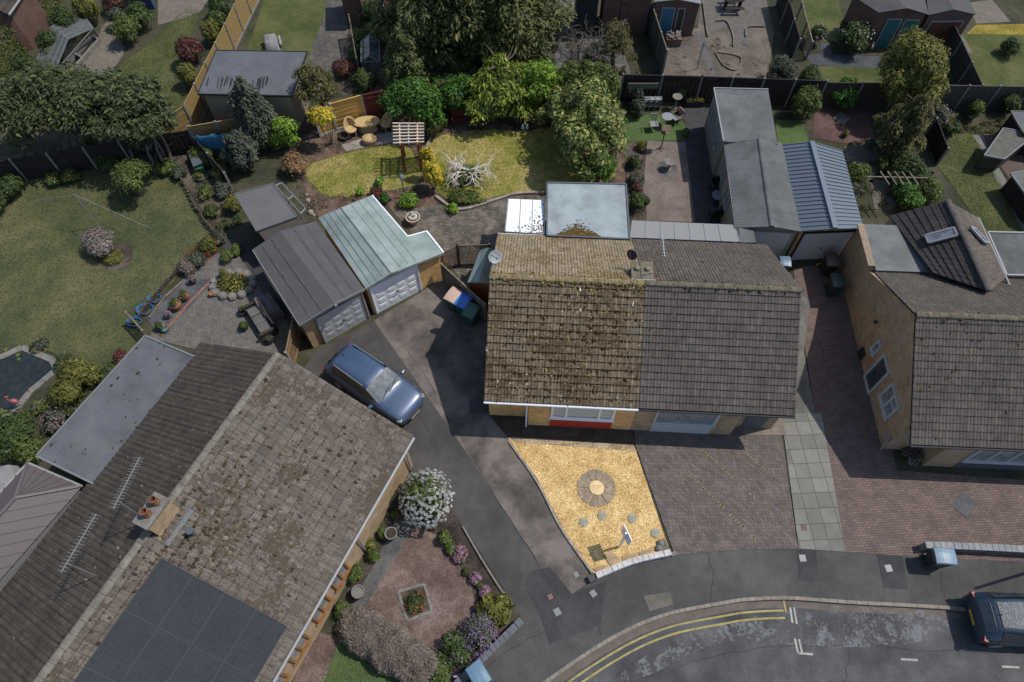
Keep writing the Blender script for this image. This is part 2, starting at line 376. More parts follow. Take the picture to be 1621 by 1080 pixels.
# ---------------------------------------------------------------- palette: dimming outside the plot is painted into the neighbours' darker colours
BARK = plain('bark', (.13, .10, .075), .9, .35, 5)
M = dict(
 asphalt=patchy('asphalt', [(.058, .056, .054), (.074, .072, .07), (.096, .093, .089)], .25, 1.6, 30, .9, .22, .35),
 asphalt_dark=patchy('asphalt_dark', [(.04, .04, .04), (.05, .05, .05), (.064, .062, .062)], .5, 3, 30, .9, .2, .3),
 drive=patchy('drive', [(.062, .055, .049), (.108, .094, .084), (.18, .155, .138)], .45, 1.1, 36, .9, .35, .6, (.34, .47, .62)),
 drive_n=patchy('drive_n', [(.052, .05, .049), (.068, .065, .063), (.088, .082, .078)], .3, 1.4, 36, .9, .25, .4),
 road=patchy('road', [(.052, .052, .053), (.075, .075, .076), (.105, .105, .107)], .35, 1.3, 26, .9, .28, .4),
 soil=patchy('soil', [(.05, .034, .025), (.10, .068, .05), (.17, .12, .088)], .8, 5, 16, .95, .5, .8),
 soil_n=patchy('soil_n', [(.03, .024, .02), (.06, .048, .04), (.09, .075, .062)], .8, 5, 16, .95, .45, .8),
 mulch=patchy('mulch', [(.045, .036, .028), (.085, .07, .055), (.125, .105, .08)], .7, 4, 14, .95, .55, .9),
 lawn_in=patchy('lawn_in', [(.12, .145, .022), (.235, .215, .05), (.34, .28, .11)], .38, 2.2, 20, .95, .4, .8, (.36, .48, .62)),
 lawn=patchy('lawn', [(.045, .06, .028), (.082, .09, .04), (.125, .118, .06)], .22, 1.1, 20, .95, .28, .6, (.34, .5, .66)),
 lawn_b=patchy('lawn_b', [(.048, .062, .022), (.075, .088, .03), (.105, .108, .045)], .4, 2.2, 18, .95, .28, .6),
 turf=patchy('turf', [(.05, .088, .028), (.065, .105, .036), (.08, .122, .045)], .5, 3, 40, .9, .2, .3),
 gravel_n=patchy('gravel_n', [(.085, .072, .058), (.13, .11, .09), (.17, .145, .12)], .6, 4, 18, .9, .5, .8),
 gravel_g=patchy('gravel_g', [(.07, .07, .068), (.105, .103, .10), (.14, .136, .13)], .8, 4, 18, .9, .45, .8),
 shale=patchy('shale', [(.09, .062, .052), (.14, .10, .084), (.20, .15, .13)], .6, 3, 14, .95, .5, .8),
 conc=patchy('conc', [(.12, .11, .10), (.18, .165, .15), (.26, .24, .21)], .8, 3, 22, .9, .3, .4),
 conc_n=patchy('conc_n', [(.10, .098, .09), (.14, .137, .125), (.18, .175, .16)], .8, 3, 22, .9, .2, .3),
)
M['setts'] = brick('setts', (.165, .135, .12), (.105, .09, .083), (.06, .054, .05), .2, .1, rot=.78, uv=False, stain=.3)
M['setts_red'] = brick('setts_red', (.18, .125, .108), (.125, .095, .085), (.07, .058, .052), .2, .1, rot=-.05, uv=False, stain=.3)
M['setts_grey'] = brick('setts_grey', (.16, .15, .135), (.115, .108, .10), (.07, .066, .06), .2, .1, rot=.6, uv=False, stain=.25)
M['setts_patio'] = brick('setts_patio', (.20, .175, .14), (.11, .10, .085), (.05, .045, .035), .22, .11, rot=.1, uv=False, stain=.65, c3=(.07, .062, .05), sp=.8)
M['slabs'] = brick('slabs', (.21, .205, .18), (.15, .147, .13), (.06, .058, .05), .585, .63, rot=-.045, uv=False, mort=.012, offset=0, stain=.2)
M['slabs_n'] = brick('slabs_n', (.12, .11, .10), (.085, .08, .072), (.05, .046, .04), .45, .45, rot=.2, uv=False, mort=.02, stain=.3)
M['slabs_in'] = brick('slabs_in', (.34, .28, .2), (.22, .18, .13), (.08, .07, .05), .8, .5, rot=-.05, uv=False, mort=.012, stain=.5)
M['slate_path'] = brick('slate_path', (.075, .08, .09), (.06, .065, .072), (.04, .04, .042), .6, .6, rot=0, uv=False, mort=.01, stain=.2)
M['beige_pave'] = brick('beige_pave', (.19, .165, .13), (.145, .125, .10), (.09, .08, .065), .2, .1, rot=.9, uv=False, stain=.2)
M['stone'] = plain('stone', (.26, .23, .19), .9, .35, 4)
M['stone_pale'] = plain('stone_pale', (.48, .46, .43), .9, .3, 4)
M['stone_n'] = plain('stone_n', (.17, .16, .145), .9, .3, 4)
M['kerb'] = brick('kerbstone', (.22, .2, .17), (.17, .155, .135), (.05, .045, .04), .91, 5, rot=0, uv=False, mort=.012, offset=0)
M['brick_y'] = brick('brick_buff', (.86, .52, .20), (.6, .33, .115), (.58, .42, .24), stain=.3)
M['brick_n'] = brick('brick_buff_neighbour', (.46, .32, .18), (.31, .205, .115), (.34, .28, .21), stain=.25)
M['brick_r'] = brick('brick_red', (.16, .08, .06), (.11, .058, .045), (.13, .11, .10), stain=.25)
M['brick_p'] = brick('brick_planter', (.2, .12, .09), (.14, .09, .07), (.1, .09, .08))
M['felt_g'] = plain('felt_green', (.225, .275, .26), .85, .35, .9, c2=(.29, .345, .33))
M['felt_n'] = plain('felt_grey', (.085, .083, .085), .9, .12, 1.2)
M['felt_l'] = plain('felt_light', (.115, .115, .118), .9, .12, 1.2)
M['lead'] = plain('roof_membrane', (.26, .305, .32), .55, .35, .8, c2=(.33, .38, .39))
M['membrane'] = plain('roof_membrane_blue', (.105, .11, .122), .7, .2, .8, c2=(.125, .13, .142))
M['membrane_d'] = plain('roof_membrane_dark', (.10, .108, .125), .6, .2, .9)
M['corr'] = plain('cement_sheet', (.112, .118, .118), .85, .3, 1, c2=(.145, .15, .15))
M['metal_bl'] = paint('blue_grey_sheet', (.115, .145, .175), .45, .1)
M['white'] = paint('white_paint', (.80, .81, .84), .4)
M['white_n'] = paint('white_paint_dimmed', (.26, .26, .265), .5)  # white with the dimming outside the plot put into its colour
M['grey_n'] = paint('grey_paint_dimmed', (.17, .175, .18), .5)  # white trim greyed by the same painted dimming; also plain grey covers
M['door_n'] = paint('door_white_dimmed', (.42, .43, .44), .5)  # really white doors and frames, greyed to carry the dimming
M['grey_d'] = paint('grey_paint_dark', (.085, .095, .11), .5)
M['poly'] = paint('white_roof_sheet', (.86, .89, .9), .25)
M['poly_n'] = paint('clouded_roof_sheet', (.24, .235, .225), .3)
M['redtile'] = plain('red_cladding', (.42, .055, .035), .7, .2, 6)
M['wood'] = plain('fence_wood', (.25, .175, .075), .85, .25, 2, streak=(6, .6, 1))
M['wood_in'] = plain('fence_wood_new', (.55, .34, .10), .85, .25, 2, streak=(.6, 6, 1))
M['wood_d'] = plain('fence_dark', (.035, .028, .026), .85, .3, 2)
M['wood_r'] = plain('red_brown_wood', (.13, .035, .025), .7, .3, 3)
M['wood_g'] = plain('grey_wood', (.17, .15, .11), .9, .35, 3, c2=(.25, .22, .16))
M['wood_w'] = plain('weathered_timber', (.62, .52, .40), .85, .2, 4)
M['cream'] = paint('cream_boards', (.27, .24, .18), .6)
M['post'] = plain('concrete_post', (.21, .2, .185), .9, .2, 6)
M['post_in'] = plain('concrete_post_pale', (.42, .42, .4), .9, .2, 6)
M['black'] = paint('black_plastic', (.02, .02, .022), .45)
M['pipe'] = paint('grey_pipe', (.35, .37, .38), .4)
M['terra'] = plain('terracotta', (.33, .13, .06), .85, .2, 8)
M['glass'] = glassm('window_glass')
M['glass_p'] = glassm('window_glass_pale', (.20, .22, .22), .1)
M['net'] = plain('net_curtain', (.5, .5, .46), .9, .3, 8, streak=(9, .5, 1))
M['solar'] = brick('solar_cells', (.036, .038, .044), (.032, .034, .04), (.058, .062, .068), .17, .17, mort=.004, offset=0, stain=.15)
M['alu'] = paint('aluminium', (.4, .41, .42), .35, .6)
M['lead_f'] = plain('lead_flashing', (.2, .21, .22), .6, .2, 5)
M['yellow'] = plain('yellow_line', (.30, .255, .10), .8, .3, 3)
M['whiteline'] = plain('white_line', (.33, .32, .29), .8, .3, 4)
T_main = tilem('roof_tile_main', (.168, .133, .09), (.118, .092, .062), (.062, .042, .02), .75, (.46, .42, .32), .29, .13, .014)
T_back = tilem('roof_tile_back', (.275, .225, .155), (.20, .16, .108), (.12, .08, .035), .8, (.5, .46, .36), .29, .13)
T_nb = tilem('roof_tile_neighbour', (.098, .087, .078), (.074, .066, .06), (.06, .052, .042), .25, (.15, .14, .12), .29, .13)
T_nbb = tilem('roof_tile_neighbour_rear', (.115, .098, .084), (.09, .078, .067), (.07, .055, .035), .3, (.17, .155, .13), .29, .13)
T_left = tilem('roof_tile_left', (.142, .124, .107), (.10, .086, .074), (.062, .047, .032), .85, (.19, .175, .15), .34, .165, .01)
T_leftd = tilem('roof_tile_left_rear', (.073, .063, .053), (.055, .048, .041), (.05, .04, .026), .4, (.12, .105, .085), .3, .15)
T_dark = tilem('roof_tile_dark', (.055, .05, .049), (.045, .041, .04), (.05, .045, .04), .1, (.07, .065, .06), .3, .3)
T_cons = paint('plum_roof_panels', (.10, .082, .082), .5)
T_top = tilem('roof_tile_far', (.07, .06, .052), (.055, .048, .042), (.05, .04, .03), .2, None, .3, .15)
MOSS_D = islands('moss_dark', [(0, (.028, .018, .009)), (.6, (.06, .04, .016)), (.84, (.22, .165, .07)), (.94, (.42, .35, .2)), (.985, (.62, .58, .46))])
MOSS_Y = islands('moss_ochre', [(0, (.09, .06, .018)), (.4, (.17, .12, .035)), (.7, (.26, .205, .08)), (.93, (.05, .034, .012))])
MOSS_N = islands('moss_muted', [(0, (.04, .032, .02)), (.55, (.075, .057, .03)), (.8, (.13, .105, .06)), (.94, (.19, .17, .14))])
MOSS_L = islands('moss_brown', [(0, (.045, .034, .02)), (.5, (.08, .062, .037)), (.8, (.12, .10, .066)), (.96, (.2, .18, .14))])
# leaves
L = dict(
 bright=leafm('leaf_bright', (.06, .13, .015), (.14, .26, .03), (.30, .42, .06)),
 deep=leafm('leaf_deep', (.022, .06, .014), (.05, .13, .022), (.11, .22, .035)),
 laurel=leafm('leaf_laurel', (.03, .06, .018), (.12, .17, .04), (.40, .40, .13)),
 yellow=leafm('leaf_yellow', (.22, .19, .015), (.50, .40, .03), (.75, .62, .08)),
 spruce=leafm('leaf_spruce', (.036, .05, .02), (.072, .092, .03), (.135, .145, .045), .15),
 spruce_in=leafm('leaf_spruce_lit', (.04, .075, .012), (.13, .18, .025), (.30, .34, .05), .15),
 pine=leafm('leaf_pine', (.03, .042, .018), (.058, .074, .028), (.10, .115, .042), .12),
 green=leafm('leaf_green', (.028, .046, .016), (.055, .085, .024), (.095, .13, .04)),
 green_l=leafm('leaf_green_light', (.05, .075, .02), (.09, .125, .03), (.145, .175, .05)),
 grey=leafm('leaf_grey_green', (.05, .06, .042), (.085, .098, .068), (.13, .14, .10)),
 olive=leafm('leaf_olive', (.06, .06, .022), (.105, .10, .036), (.155, .145, .055)),
 gold=leafm('leaf_gold', (.075, .082, .02), (.135, .14, .03), (.205, .195, .05)),
 goldd=leafm('leaf_mustard', (.12, .10, .02), (.2, .165, .035), (.3, .24, .06)),
 red=leafm('leaf_red', (.06, .022, .018), (.105, .042, .032), (.15, .075, .055)),
 redin=leafm('leaf_russet', (.16, .05, .03), (.30, .14, .09), (.25, .28, .12)),
 pink=leafm('leaf_pinkwhite', (.13, .11, .085), (.22, .19, .17), (.30, .25, .235)),
 tan=leafm('leaf_heather', (.12, .096, .076), (.19, .155, .128), (.26, .22, .19)),
 dry=leafm('leaf_dry', (.12, .085, .06), (.2, .15, .11), (.3, .24, .18)),
)
FL = dict(white=leafm('petal_white', (.2, .21, .18), (.29, .29, .27), (.38, .38, .36)), pink=leafm('petal_pink', (.2, .1, .15), (.28, .15, .2), (.34, .2, .25)),
 lilac=leafm('petal_lilac', (.14, .085, .19), (.2, .13, .26), (.26, .18, .3)), red=leafm('petal_red', (.3, .03, .03), (.34, .06, .04), (.36, .12, .05)),
 yel=leafm('petal_yellow', (.3, .2, .02), (.36, .26, .03), (.4, .3, .05)))
# ---------------------------------------------------------------- the ground
KERB = [(780, 1135), (825, 1105), (863.5, 1080), (893, 1059), (927, 1036), (961, 1015), (992, 998), (1023, 984), (1059, 971.6), (1093, 964), (1137, 956), (1173, 950), (1220, 947), (1256, 947), (1299, 950), (1356, 954), (1434, 958), (1499, 962), (1535, 965), (1621, 972), (1900, 992)]
K = [P(*k) for k in KERB]; K = [Vector((-3, -30, 0))]+K+[Vector((120, -6, 0))]
def slope_sheet(name, pts, z, mat, kind='structure'):
    me = bpy.data.meshes.new(name); me.from_pydata([(p[0], p[1], z) for p in pts], [], [tuple(range(len(pts)))]); me.update()
    if me.polygons[0].normal.z < 0: me.flip_normals()
    me.materials.append(mat); autouv(me, Vector()); return tag(link(name, me), kind=kind)
slope_sheet('terrain', [(-400, -400), (400, -400), (400, 400), (-400, 400)], -.15, M['soil_n'])
slope_sheet('ground', K+[Vector((120, 120, 0)), Vector((-120, 120, 0)), Vector((-120, -30, 0))], 0, patchy('rough_ground', [(.035, .04, .022), (.055, .055, .033), (.08, .072, .05)], .5, 3, 16, .95, .4, .7))
slope_sheet('road', K+[Vector((120, -60, 0)), Vector((-3, -60, 0))], -.12, M['road'])
def strip(pts, off0, off1, z0, z1):               # ribbon beside a curve, offsets to its right-hand side
    L0, L1 = [], []
    for i, p in enumerate(pts):
        d = (pts[min(i+1, len(pts)-1)]-pts[max(i-1, 0)]).normalized(); s = Vector((d.y, -d.x, 0)); L0.append(p+s*off0); L1.append(p+s*off1)
    m = MB(); n = len(pts)
    vs = [(p.x, p.y, z1) for p in L0]+[(p.x, p.y, z1) for p in L1]+[(p.x, p.y, z0) for p in L1]+[(p.x, p.y, z0) for p in L0]
    fs = [(i, n+i, n+i+1, i+1) for i in range(n-1)]+[(n+i, 2*n+i, 2*n+i+1, n+i+1) for i in range(n-1)]
    return m.add(vs, fs)
def dense(pts, k=3):
    q = []
    for i in range(len(pts)-1):
        p0, p1, p2, p3 = pts[max(i-1, 0)], pts[i], pts[i+1], pts[min(i+2, len(pts)-1)]
        for j in range(k):
            t = j/k; q.append(.5*((2*p1)+(p2-p0)*t+(2*p0-5*p1+4*p2-p3)*t*t+(3*p1-p0-3*p2+p3)*t**3))
    return q+[pts[-1]]
KD = dense(K[1:-1], 4)
kb = MB()
for i in range(len(KD)-1):                         # kerb stones, each with a hairline joint
    a, b = KD[i], KD[i+1]; d = (b-a).normalized(); L_ = (b-a).length; k = max(1, round(L_/.9))
    for j in range(k): kb.beam(a.lerp(b, j/k)+d*.006+Z*-.055, a.lerp(b, (j+1)/k)-d*.006+Z*-.055, .125, .15)
tag(kb.build('kerb', plain('kerb_stone', (.215, .195, .16), .9, .25, 3), loc=(8, 5, -.12)), kind='structure')
tag(strip(KD, .062, .33, -.12, -.116).build('gutter', plain('gutter_concrete', (.125, .105, .09), .9, .25, 2), loc=(8, 5, -.118)), kind='structure')
YK = [p for p in KD if p.x < P(1243, 960).x]
def roadline(name, mb, mat, loc=None): return tag(mb.build(name, mat, loc=loc or (6, 4, -.11)), kind='structure')
roadline('yellow_line', strip(YK, .40, .47, -.112, -.108), M['yellow']); roadline('yellow_line', strip(YK, .66, .73, -.112, -.108), M['yellow'])
m = MB(); e = YK[-1]; e2 = P(1243, 963, -.11); m.beam((e2.x, e2.y+.34, -.11), (e2.x, e2.y-.12, -.11), .07, .008); roadline('yellow_line', m, M['yellow'])
def dash(pts, w=.075):
    m = MB(); q = [P(1200+x/3.857, 800+y/3.857, -.11) for x, y in pts]
    for a, b in zip(q, q[1:]): m.beam(a, b, w, .008)
    roadline('white_line', m, M['whiteline'])
for pts in ([(196, 624), (210, 718)], [(219, 624), (236, 725)], [(224, 814), (244, 903), (335, 910)], [(250, 818), (268, 898)], [(872, 940), (975, 946)], [(1488, 985), (1597, 990)]): dash(pts)
def crack(px, z, w=.012, seed=0):
    rs = random.Random(seed); q = dense([P(*p, z) for p in px], 6); m = MB()
    q = [p+Vector((rs.uniform(-.05, .05), rs.uniform(-.05, .05), 0)) for p in q]
    for a, b in zip(q, q[1:]): m.beam(a, b, w*rs.uniform(.5, 1.5), .002)
    tag(m.build('tarmac_seam', plain('seam_tar', (.028, .027, .027), .9), loc=q[0]), kind='structure')
for i_, (px_, z_) in enumerate((([(1010, 1075), (1150, 1035), (1300, 1022), (1480, 1030), (1621, 1035)], -.117), ([(1330, 962), (1345, 1000), (1338, 1080)], -.117), ([(905, 935), (940, 985), (955, 1005)], .011), ([(1120, 873), (1128, 910), (1122, 960)], .011), ([(640, 545), (700, 640), (760, 745), (830, 860), (885, 945)], .021), ([(590, 520), (640, 620), (690, 700)], .017), ([(1500, 885), (1490, 920), (1499, 958)], .011), ([(760, 1060), (840, 1010), (880, 1000)], .011))): crack(px_, z_, .014, i_)
# salt-white bloom dried on the road, lying in its own shape
m_, t_, b_ = _m('chalky_bloom'); v_ = coords(t_); f_ = noise(t_, v_, 1.1, 8, .75, .8); g_ = noise(t_, v_, 9, 6, .8)
ad_ = N(t_, 'ShaderNodeMath', operation='MULTIPLY_ADD'); t_.links.new(g_, ad_.inputs[0]); ad_.inputs[1].default_value = .8; t_.links.new(f_, ad_.inputs[2])
c_ = ramp(t_, ad_.outputs[0], [(.92, (0, 0, 0)), (1.15, (.55,)*3)]); t_.links.new(c_, b_.inputs['Alpha']); b_.inputs['Base Color'].default_value = (.24, .24, .25, 1); b_.inputs['Roughness'].default_value = .95
ground('chalk_stain', [(1243, 957), (1330, 958), (1495, 966), (1510, 985), (1500, 1010), (1400, 1025), (1260, 1022), (1150, 1010), (1080, 1040), (1020, 1075), (960, 1080), (1060, 1012), (1150, 985), (1200, 975)], 0, m_, curve=2).location.z = -.1135
# pavement
PAVE_N = [(700, 1140), (728, 1082), (828, 988), (893, 948), (935, 918), (1000, 893), (1063, 879), (1120, 873), (1180, 869), (1262, 868), (1340, 873), (1440, 879), (1470, 882), (1621, 889), (1900, 905)]
slope_sheet('pavement', [P(*k) for k in PAVE_N]+[p+Vector((0, .05, 0)) for p in reversed(KD)], .004*2, M['asphalt'])
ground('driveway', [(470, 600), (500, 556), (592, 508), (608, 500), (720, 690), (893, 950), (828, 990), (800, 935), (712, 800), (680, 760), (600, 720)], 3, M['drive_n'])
ground('driveway', [(592, 508), (668, 462), (702, 440), (775, 500), (775, 655), (803, 692), (850, 755), (882, 820), (937, 918), (893, 950), (720, 690)], 4, M['drive'])
ground('asphalt_patch', [(838, 905), (870, 898), (885, 915), (905, 940), (960, 920), (950, 990), (870, 1020), (855, 975), (831, 927)], 5, M['asphalt_dark'])
ground('asphalt_patch', [(1262, 871), (1290, 871), (1298, 920), (1265, 918)], 5, M['asphalt_dark'])
ground('asphalt_patch', [(1388, 877), (1428, 878), (1437, 934), (1399, 930)], 5, M['asphalt_dark'])
ground('asphalt_patch', [(1019, 944), (1060, 937), (1066, 957), (1028, 968)], 5, patchy('pale_patch', [(.10, .095, .08), (.13, .12, .10), (.15, .14, .12)], .8, 4, 20))
def cover_plate(px, py, w, h, mat, label, rot=0):
    p = P(px, py); m = MB(); m.box((0, 0, .03), (w, h, .02)); m.box((0, 0, .034), (w*.8, h*.8, .02))
    o = m.build('utility_cover', mat, local=True); o.location = (p.x, p.y, 0); o.rotation_euler.z = rot; tag(o, label, 'utility cover', 'small utility covers in the pavement'); return o
for a in ((882, 969, .24, .26, M['grey_n'], 'pale square utility cover in the pavement in front of the shared driveways', .5), (939, 940, .22, .24, M['grey_n'], 'grey square cover in the pavement below the white garden kerb', .6),
          (871, 945, .18, .18, plain('rusty', (.2, .13, .09)), 'rusty little cover on the dark patch at the foot of the driveways', .4), (912, 910, .18, .2, M['grey_n'], 'small grey cover at the bottom of the mottled driveway', .5),
          (1270, 884, .25, .26, M['grey_n'], 'grey square cover in the narrow dark patch below the slab path', 0), (1406, 900, .25, .26, M['grey_n'], 'grey square cover in the wide dark patch near the blue-lidded bin', .1),
          (1272, 836, .22, .24, plain('rusty2', (.13, .10, .08)), 'brown square cover let into the slab path', 0)): cover_plate(*a)
# front gardens and drives
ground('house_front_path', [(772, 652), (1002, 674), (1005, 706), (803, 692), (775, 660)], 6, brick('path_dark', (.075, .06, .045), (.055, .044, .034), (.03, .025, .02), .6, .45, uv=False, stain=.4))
GR = [(803, 693), (1004, 707), (1060, 873), (1010, 882), (940, 908), (898, 850), (878, 812), (850, 757)]
ground('gravel_bed', GR, 7, patchy('ochre_gravel', [(.40, .26, .10), (.6, .41, .17), (.76, .56, .28)], 1.2, 9, 14, .9, .35, .8))
ground('edging_slabs', [(806, 692), (1002, 705), (1008, 715), (815, 701)], 8, M['slabs_in'])
ground('block_paving', [(1004, 676), (1180, 664), (1237, 690), (1263, 869), (1180, 870), (1068, 879), (1006, 706)], 8, M['setts'])
for a_, b_ in (((1111, 713), (1222, 815)), ((1083, 744), (1196, 858)), ((1165, 705), (1236, 768))):   # zigzag of buff blocks laid into the drive
    a_, b_ = P(*a_), P(*b_); m = MB(); d_ = (b_-a_); n_ = int(d_.length/.27); d_ = d_/n_
    for i in range(n_):
        if random.random() < .12: continue
        c_z = a_+d_*i; m.box((c_z.x+.05, c_z.y, .0345), (.19, .09, .003), -.05); m.box((c_z.x+.14, c_z.y-.1, .0345), (.09, .19, .003), -.05)
    tag(m.build('paving_pattern', plain('buff_block', (.155, .13, .085), .9, .35, 5), loc=(a_.x, a_.y, .033)), kind='structure')
ground('slab_path', [(1236, 653), (1300, 655), (1338, 874), (1264, 869)], 9, M['slabs'])
ground('block_paving', [(1255, 425), (1335, 415), (1345, 470), (1420, 745), (1621, 760), (1700, 900), (1621, 890), (1465, 883), (1337, 874), (1302, 700), (1290, 655)], 7, M['setts_red'])
ground('concrete_strip', [(1264, 455), (1281, 480), (1272, 560), (1290, 655), (1240, 652)], 10, M['conc_n'])
ground('paved_corner', [(1160, 672), (1240, 652), (1242, 690), (1180, 690)], 10, brick('pink_paving', (.2, .16, .13), (.16, .13, .11), (.1, .09, .08), .4, .4, uv=False))
rug = solo('manhole_cover', MB().prism([P(1525-1621+1621, 778), P(1546, 797), P(1529, 820), P(1503, 800)], .03, .045), brick('grate', (.13, .13, .135), (.11, .11, .115), (.06, .06, .06), .08, .08, uv=False), 'large grey diamond of fine paving let into the red block drive', 'manhole cover')
ground('garden_soil', [(640, 780), (712, 800), (830, 985), (720, 1085), (560, 1010), (540, 960), (575, 900)], 6, M['soil_n'])
ground('gravel_bed', [(655, 834), (700, 850), (745, 925), (760, 985), (700, 1035), (600, 975), (575, 965), (622, 890)], 7, M['shale'])
ground('garden_path', [(640, 800), (655, 834), (622, 890), (575, 965), (548, 975), (600, 880), (628, 820)], 8, M['gravel_g'])
ground('lawn', [(540, 1010), (585, 1020), (660, 1068), (690, 1100), (490, 1100)], 8, M['turf'])
ground('garden_path', [(500, 1000), (540, 1010), (505, 1100), (455, 1100)], 9, M['shale'])
ground('flower_bed', [(631, 937), (672, 925), (684, 968), (645, 983)], 9, M['mulch'])
# ornamental gravel: loose stones over the bed
def gravel_bits(n):
    pts = [P(*p) for p in GR]; vs, fs = [], []
    def inside(x, y):
        k = False; j = len(pts)-1
        for i in range(len(pts)):
            if (pts[i].y > y) != (pts[j].y > y) and x < (pts[j].x-pts[i].x)*(y-pts[i].y)/(pts[j].y-pts[i].y)+pts[i].x: k = not k
            j = i
        return k
    x0, x1, y0, y1 = min(p.x for p in pts), max(p.x for p in pts), min(p.y for p in pts), max(p.y for p in pts); m = MB()
    while n:
        x, y = random.uniform(x0, x1), random.uniform(y0, y1)
        if not inside(x, y): continue
        n -= 1; r = random.uniform(.012, .03); a = random.uniform(0, 6.28); h = r*random.uniform(.5, 1)
        q = [(x+r*math.cos(a+i*1.57)*random.uniform(.6, 1.2), y+r*math.sin(a+i*1.57)*random.uniform(.5, 1), .03) for i in range(4)]
        m.add(q+[(x, y, .03+h)], [(0, 1, 4), (1, 2, 4), (2, 3, 4), (3, 0, 4)])
    o = m.build('gravel', islands('gravel_stones', [(0, (.26, .16, .065)), (.2, (.50, .33, .12)), (.45, (.66, .47, .20)), (.75, (.78, .62, .34)), (.92, (.84, .77, .58))]), loc=(3, 8, 0), uv=False); tag(o, kind='stuff')
gravel_bits(15000)
# back gardens
ground('garden_soil', [(455, 240), (405, 207), (520, 160), (700, 120), (985, 118), (990, 300), (870, 310), (800, 400), (690, 420), (610, 320), (560, 335), (505, 345)], 3, M['soil'])
ground('lawn', [(478, 265), (520, 250), (575, 237), (640, 225), (660, 250), (668, 285), (640, 300), (600, 302), (560, 312), (525, 312), (498, 300)], 5, M['lawn_in'], curve=2, rag=.05)
ground('lawn', [(690, 215), (760, 205), (830, 210), (880, 200), (960, 230), (985, 290), (865, 300), (800, 308), (760, 318), (715, 322), (690, 300), (672, 270), (668, 240)], 6, M['lawn_in'], curve=2, rag=.05)
ground('patio', [(620, 335), (660, 330), (700, 325), (760, 326), (810, 312), (868, 310), (868, 380), (790, 395), (775, 400), (700, 400), (690, 385), (650, 365)], 5, M['setts_patio'])
ground('patio', [(700, 395), (790, 385), (785, 470), (745, 475)], 4, M['setts_patio'])
ground('patio_slabs', [(540, 230), (590, 215), (640, 205), (650, 222), (590, 232), (548, 240)], 7, brick('patio_slab_grey', (.3, .27, .24), (.24, .21, .18), (.1, .09, .08), .6, .6, rot=.3, uv=False))
# garden wall edging of the lawn: thin stone kerb
def edging(px, w, h, mat, label, z=0, name='garden_edging', curve=True, cat='edging', seg=.45):
    q = [P(*p) for p in px]; q = dense(q, 5) if curve else q; m = MB()
    for a, b in zip(q, q[1:]):
        n = max(1, int((b-a).length/seg)); d = (b-a)/n
        for i in range(n): m.beam(a+d*i+Z*(h/2+random.uniform(-.01, .01)), a+d*(i+.97)+Z*(h/2), w, h)
    return solo(name, m, mat, label, cat)
edging([(862, 306), (820, 308), (790, 316), (740, 332), (716, 330), (690, 312)], .14, .14, M['stone'], 'low curved stone kerb between the patio and the larger bright lawn')
edging([(700, 196), (690, 205), (678, 230), (672, 250)], .1, .2, M['stone'], 'pale timber and stone edging beside the pergola and the larger bright lawn')
edging([(806, 700), (850, 763), (880, 822), (900, 855), (938, 908)], .09, .09, M['stone'], 'thin broken concrete edging between the mottled driveway and the ochre gravel')
# left big garden
ground('lawn', [(-60, 290), (0, 288), (70, 272), (120, 262), (180, 262), (250, 258), (287, 285), (335, 365), (318, 400), (270, 450), (215, 512), (232, 538), (190, 592), (128, 578), (60, 548), (0, 548), (-60, 548)], 3, M['lawn'], rag=.04)
ground('flower_bed', [(150, 400), (165, 385), (200, 384), (214, 400), (205, 420), (178, 431), (155, 420)], 5, M['mulch'], curve=2)
ground('flower_bed', [(-60, 255), (0, 250), (130, 225), (250, 210), (310, 215), (370, 300), (345, 372), (300, 300), (287, 285), (250, 258), (120, 262), (0, 288), (-60, 300)], 2, M['mulch'])
ground('patio', [(290, 440), (345, 400), (380, 405), (420, 470), (480, 540), (470, 560), (320, 556), (235, 535), (262, 500)], 5, M['setts_grey'])
ground('slate_bed', [(232, 505), (290, 447), (342, 440), (268, 525), (255, 535)], 6, patchy('slate_chips', [(.065, .065, .075), (.09, .09, .10), (.125, .125, .14)], 1, 6, 16, .9, .5, .8))
edging([(338, 442), (300, 480), (256, 532)], .1, .05, plain('brick_edge', (.25, .12, .07)), 'thin line of orange bricks between slate chippings and grey patio', curve=False, cat='brick edging')
edging([(289, 448), (262, 472), (237, 505)], .06, .12, M['wood_g'], 'pale timber sleeper along the slate chipping bed', curve=False, cat='timber edging')
ground('dark_path', [(340, 372), (375, 370), (410, 400), (480, 520), (440, 520), (395, 470), (370, 420)], 4, M['asphalt_dark'])
# gardens across the top, left
ground('lawn', [(318, 18), (290, 16), (262, 48), (230, 75), (180, 110), (200, 132), (245, 168), (288, 176), (300, 150), (282, 95), (300, 60)], 3, M['lawn_b'], curve=1)
ground('garden_path', [(162, 40), (180, 30), (188, 60), (200, 80), (180, 110), (150, 125), (120, 128), (100, 115), (140, 90), (155, 65)], 4, M['beige_pave'], curve=1)
ground('garden_path', [(250, 0), (330, 0), (318, 18), (290, 30), (250, 40)], 4, M['beige_pave'])
ground('lawn', [(412, 20), (420, -10), (530, -10), (515, 30), (500, 95), (480, 130), (380, 110)], 3, M['lawn_b'])
ground('patio', [(520, -5), (548, -10), (556, 38), (548, 60), (536, 120), (480, 120), (495, 75), (512, 30)], 4, M['slabs_n'])
ground('patio', [(540, 45), (610, 40), (640, 60), (600, 180), (540, 150)], 2, M['mulch'])
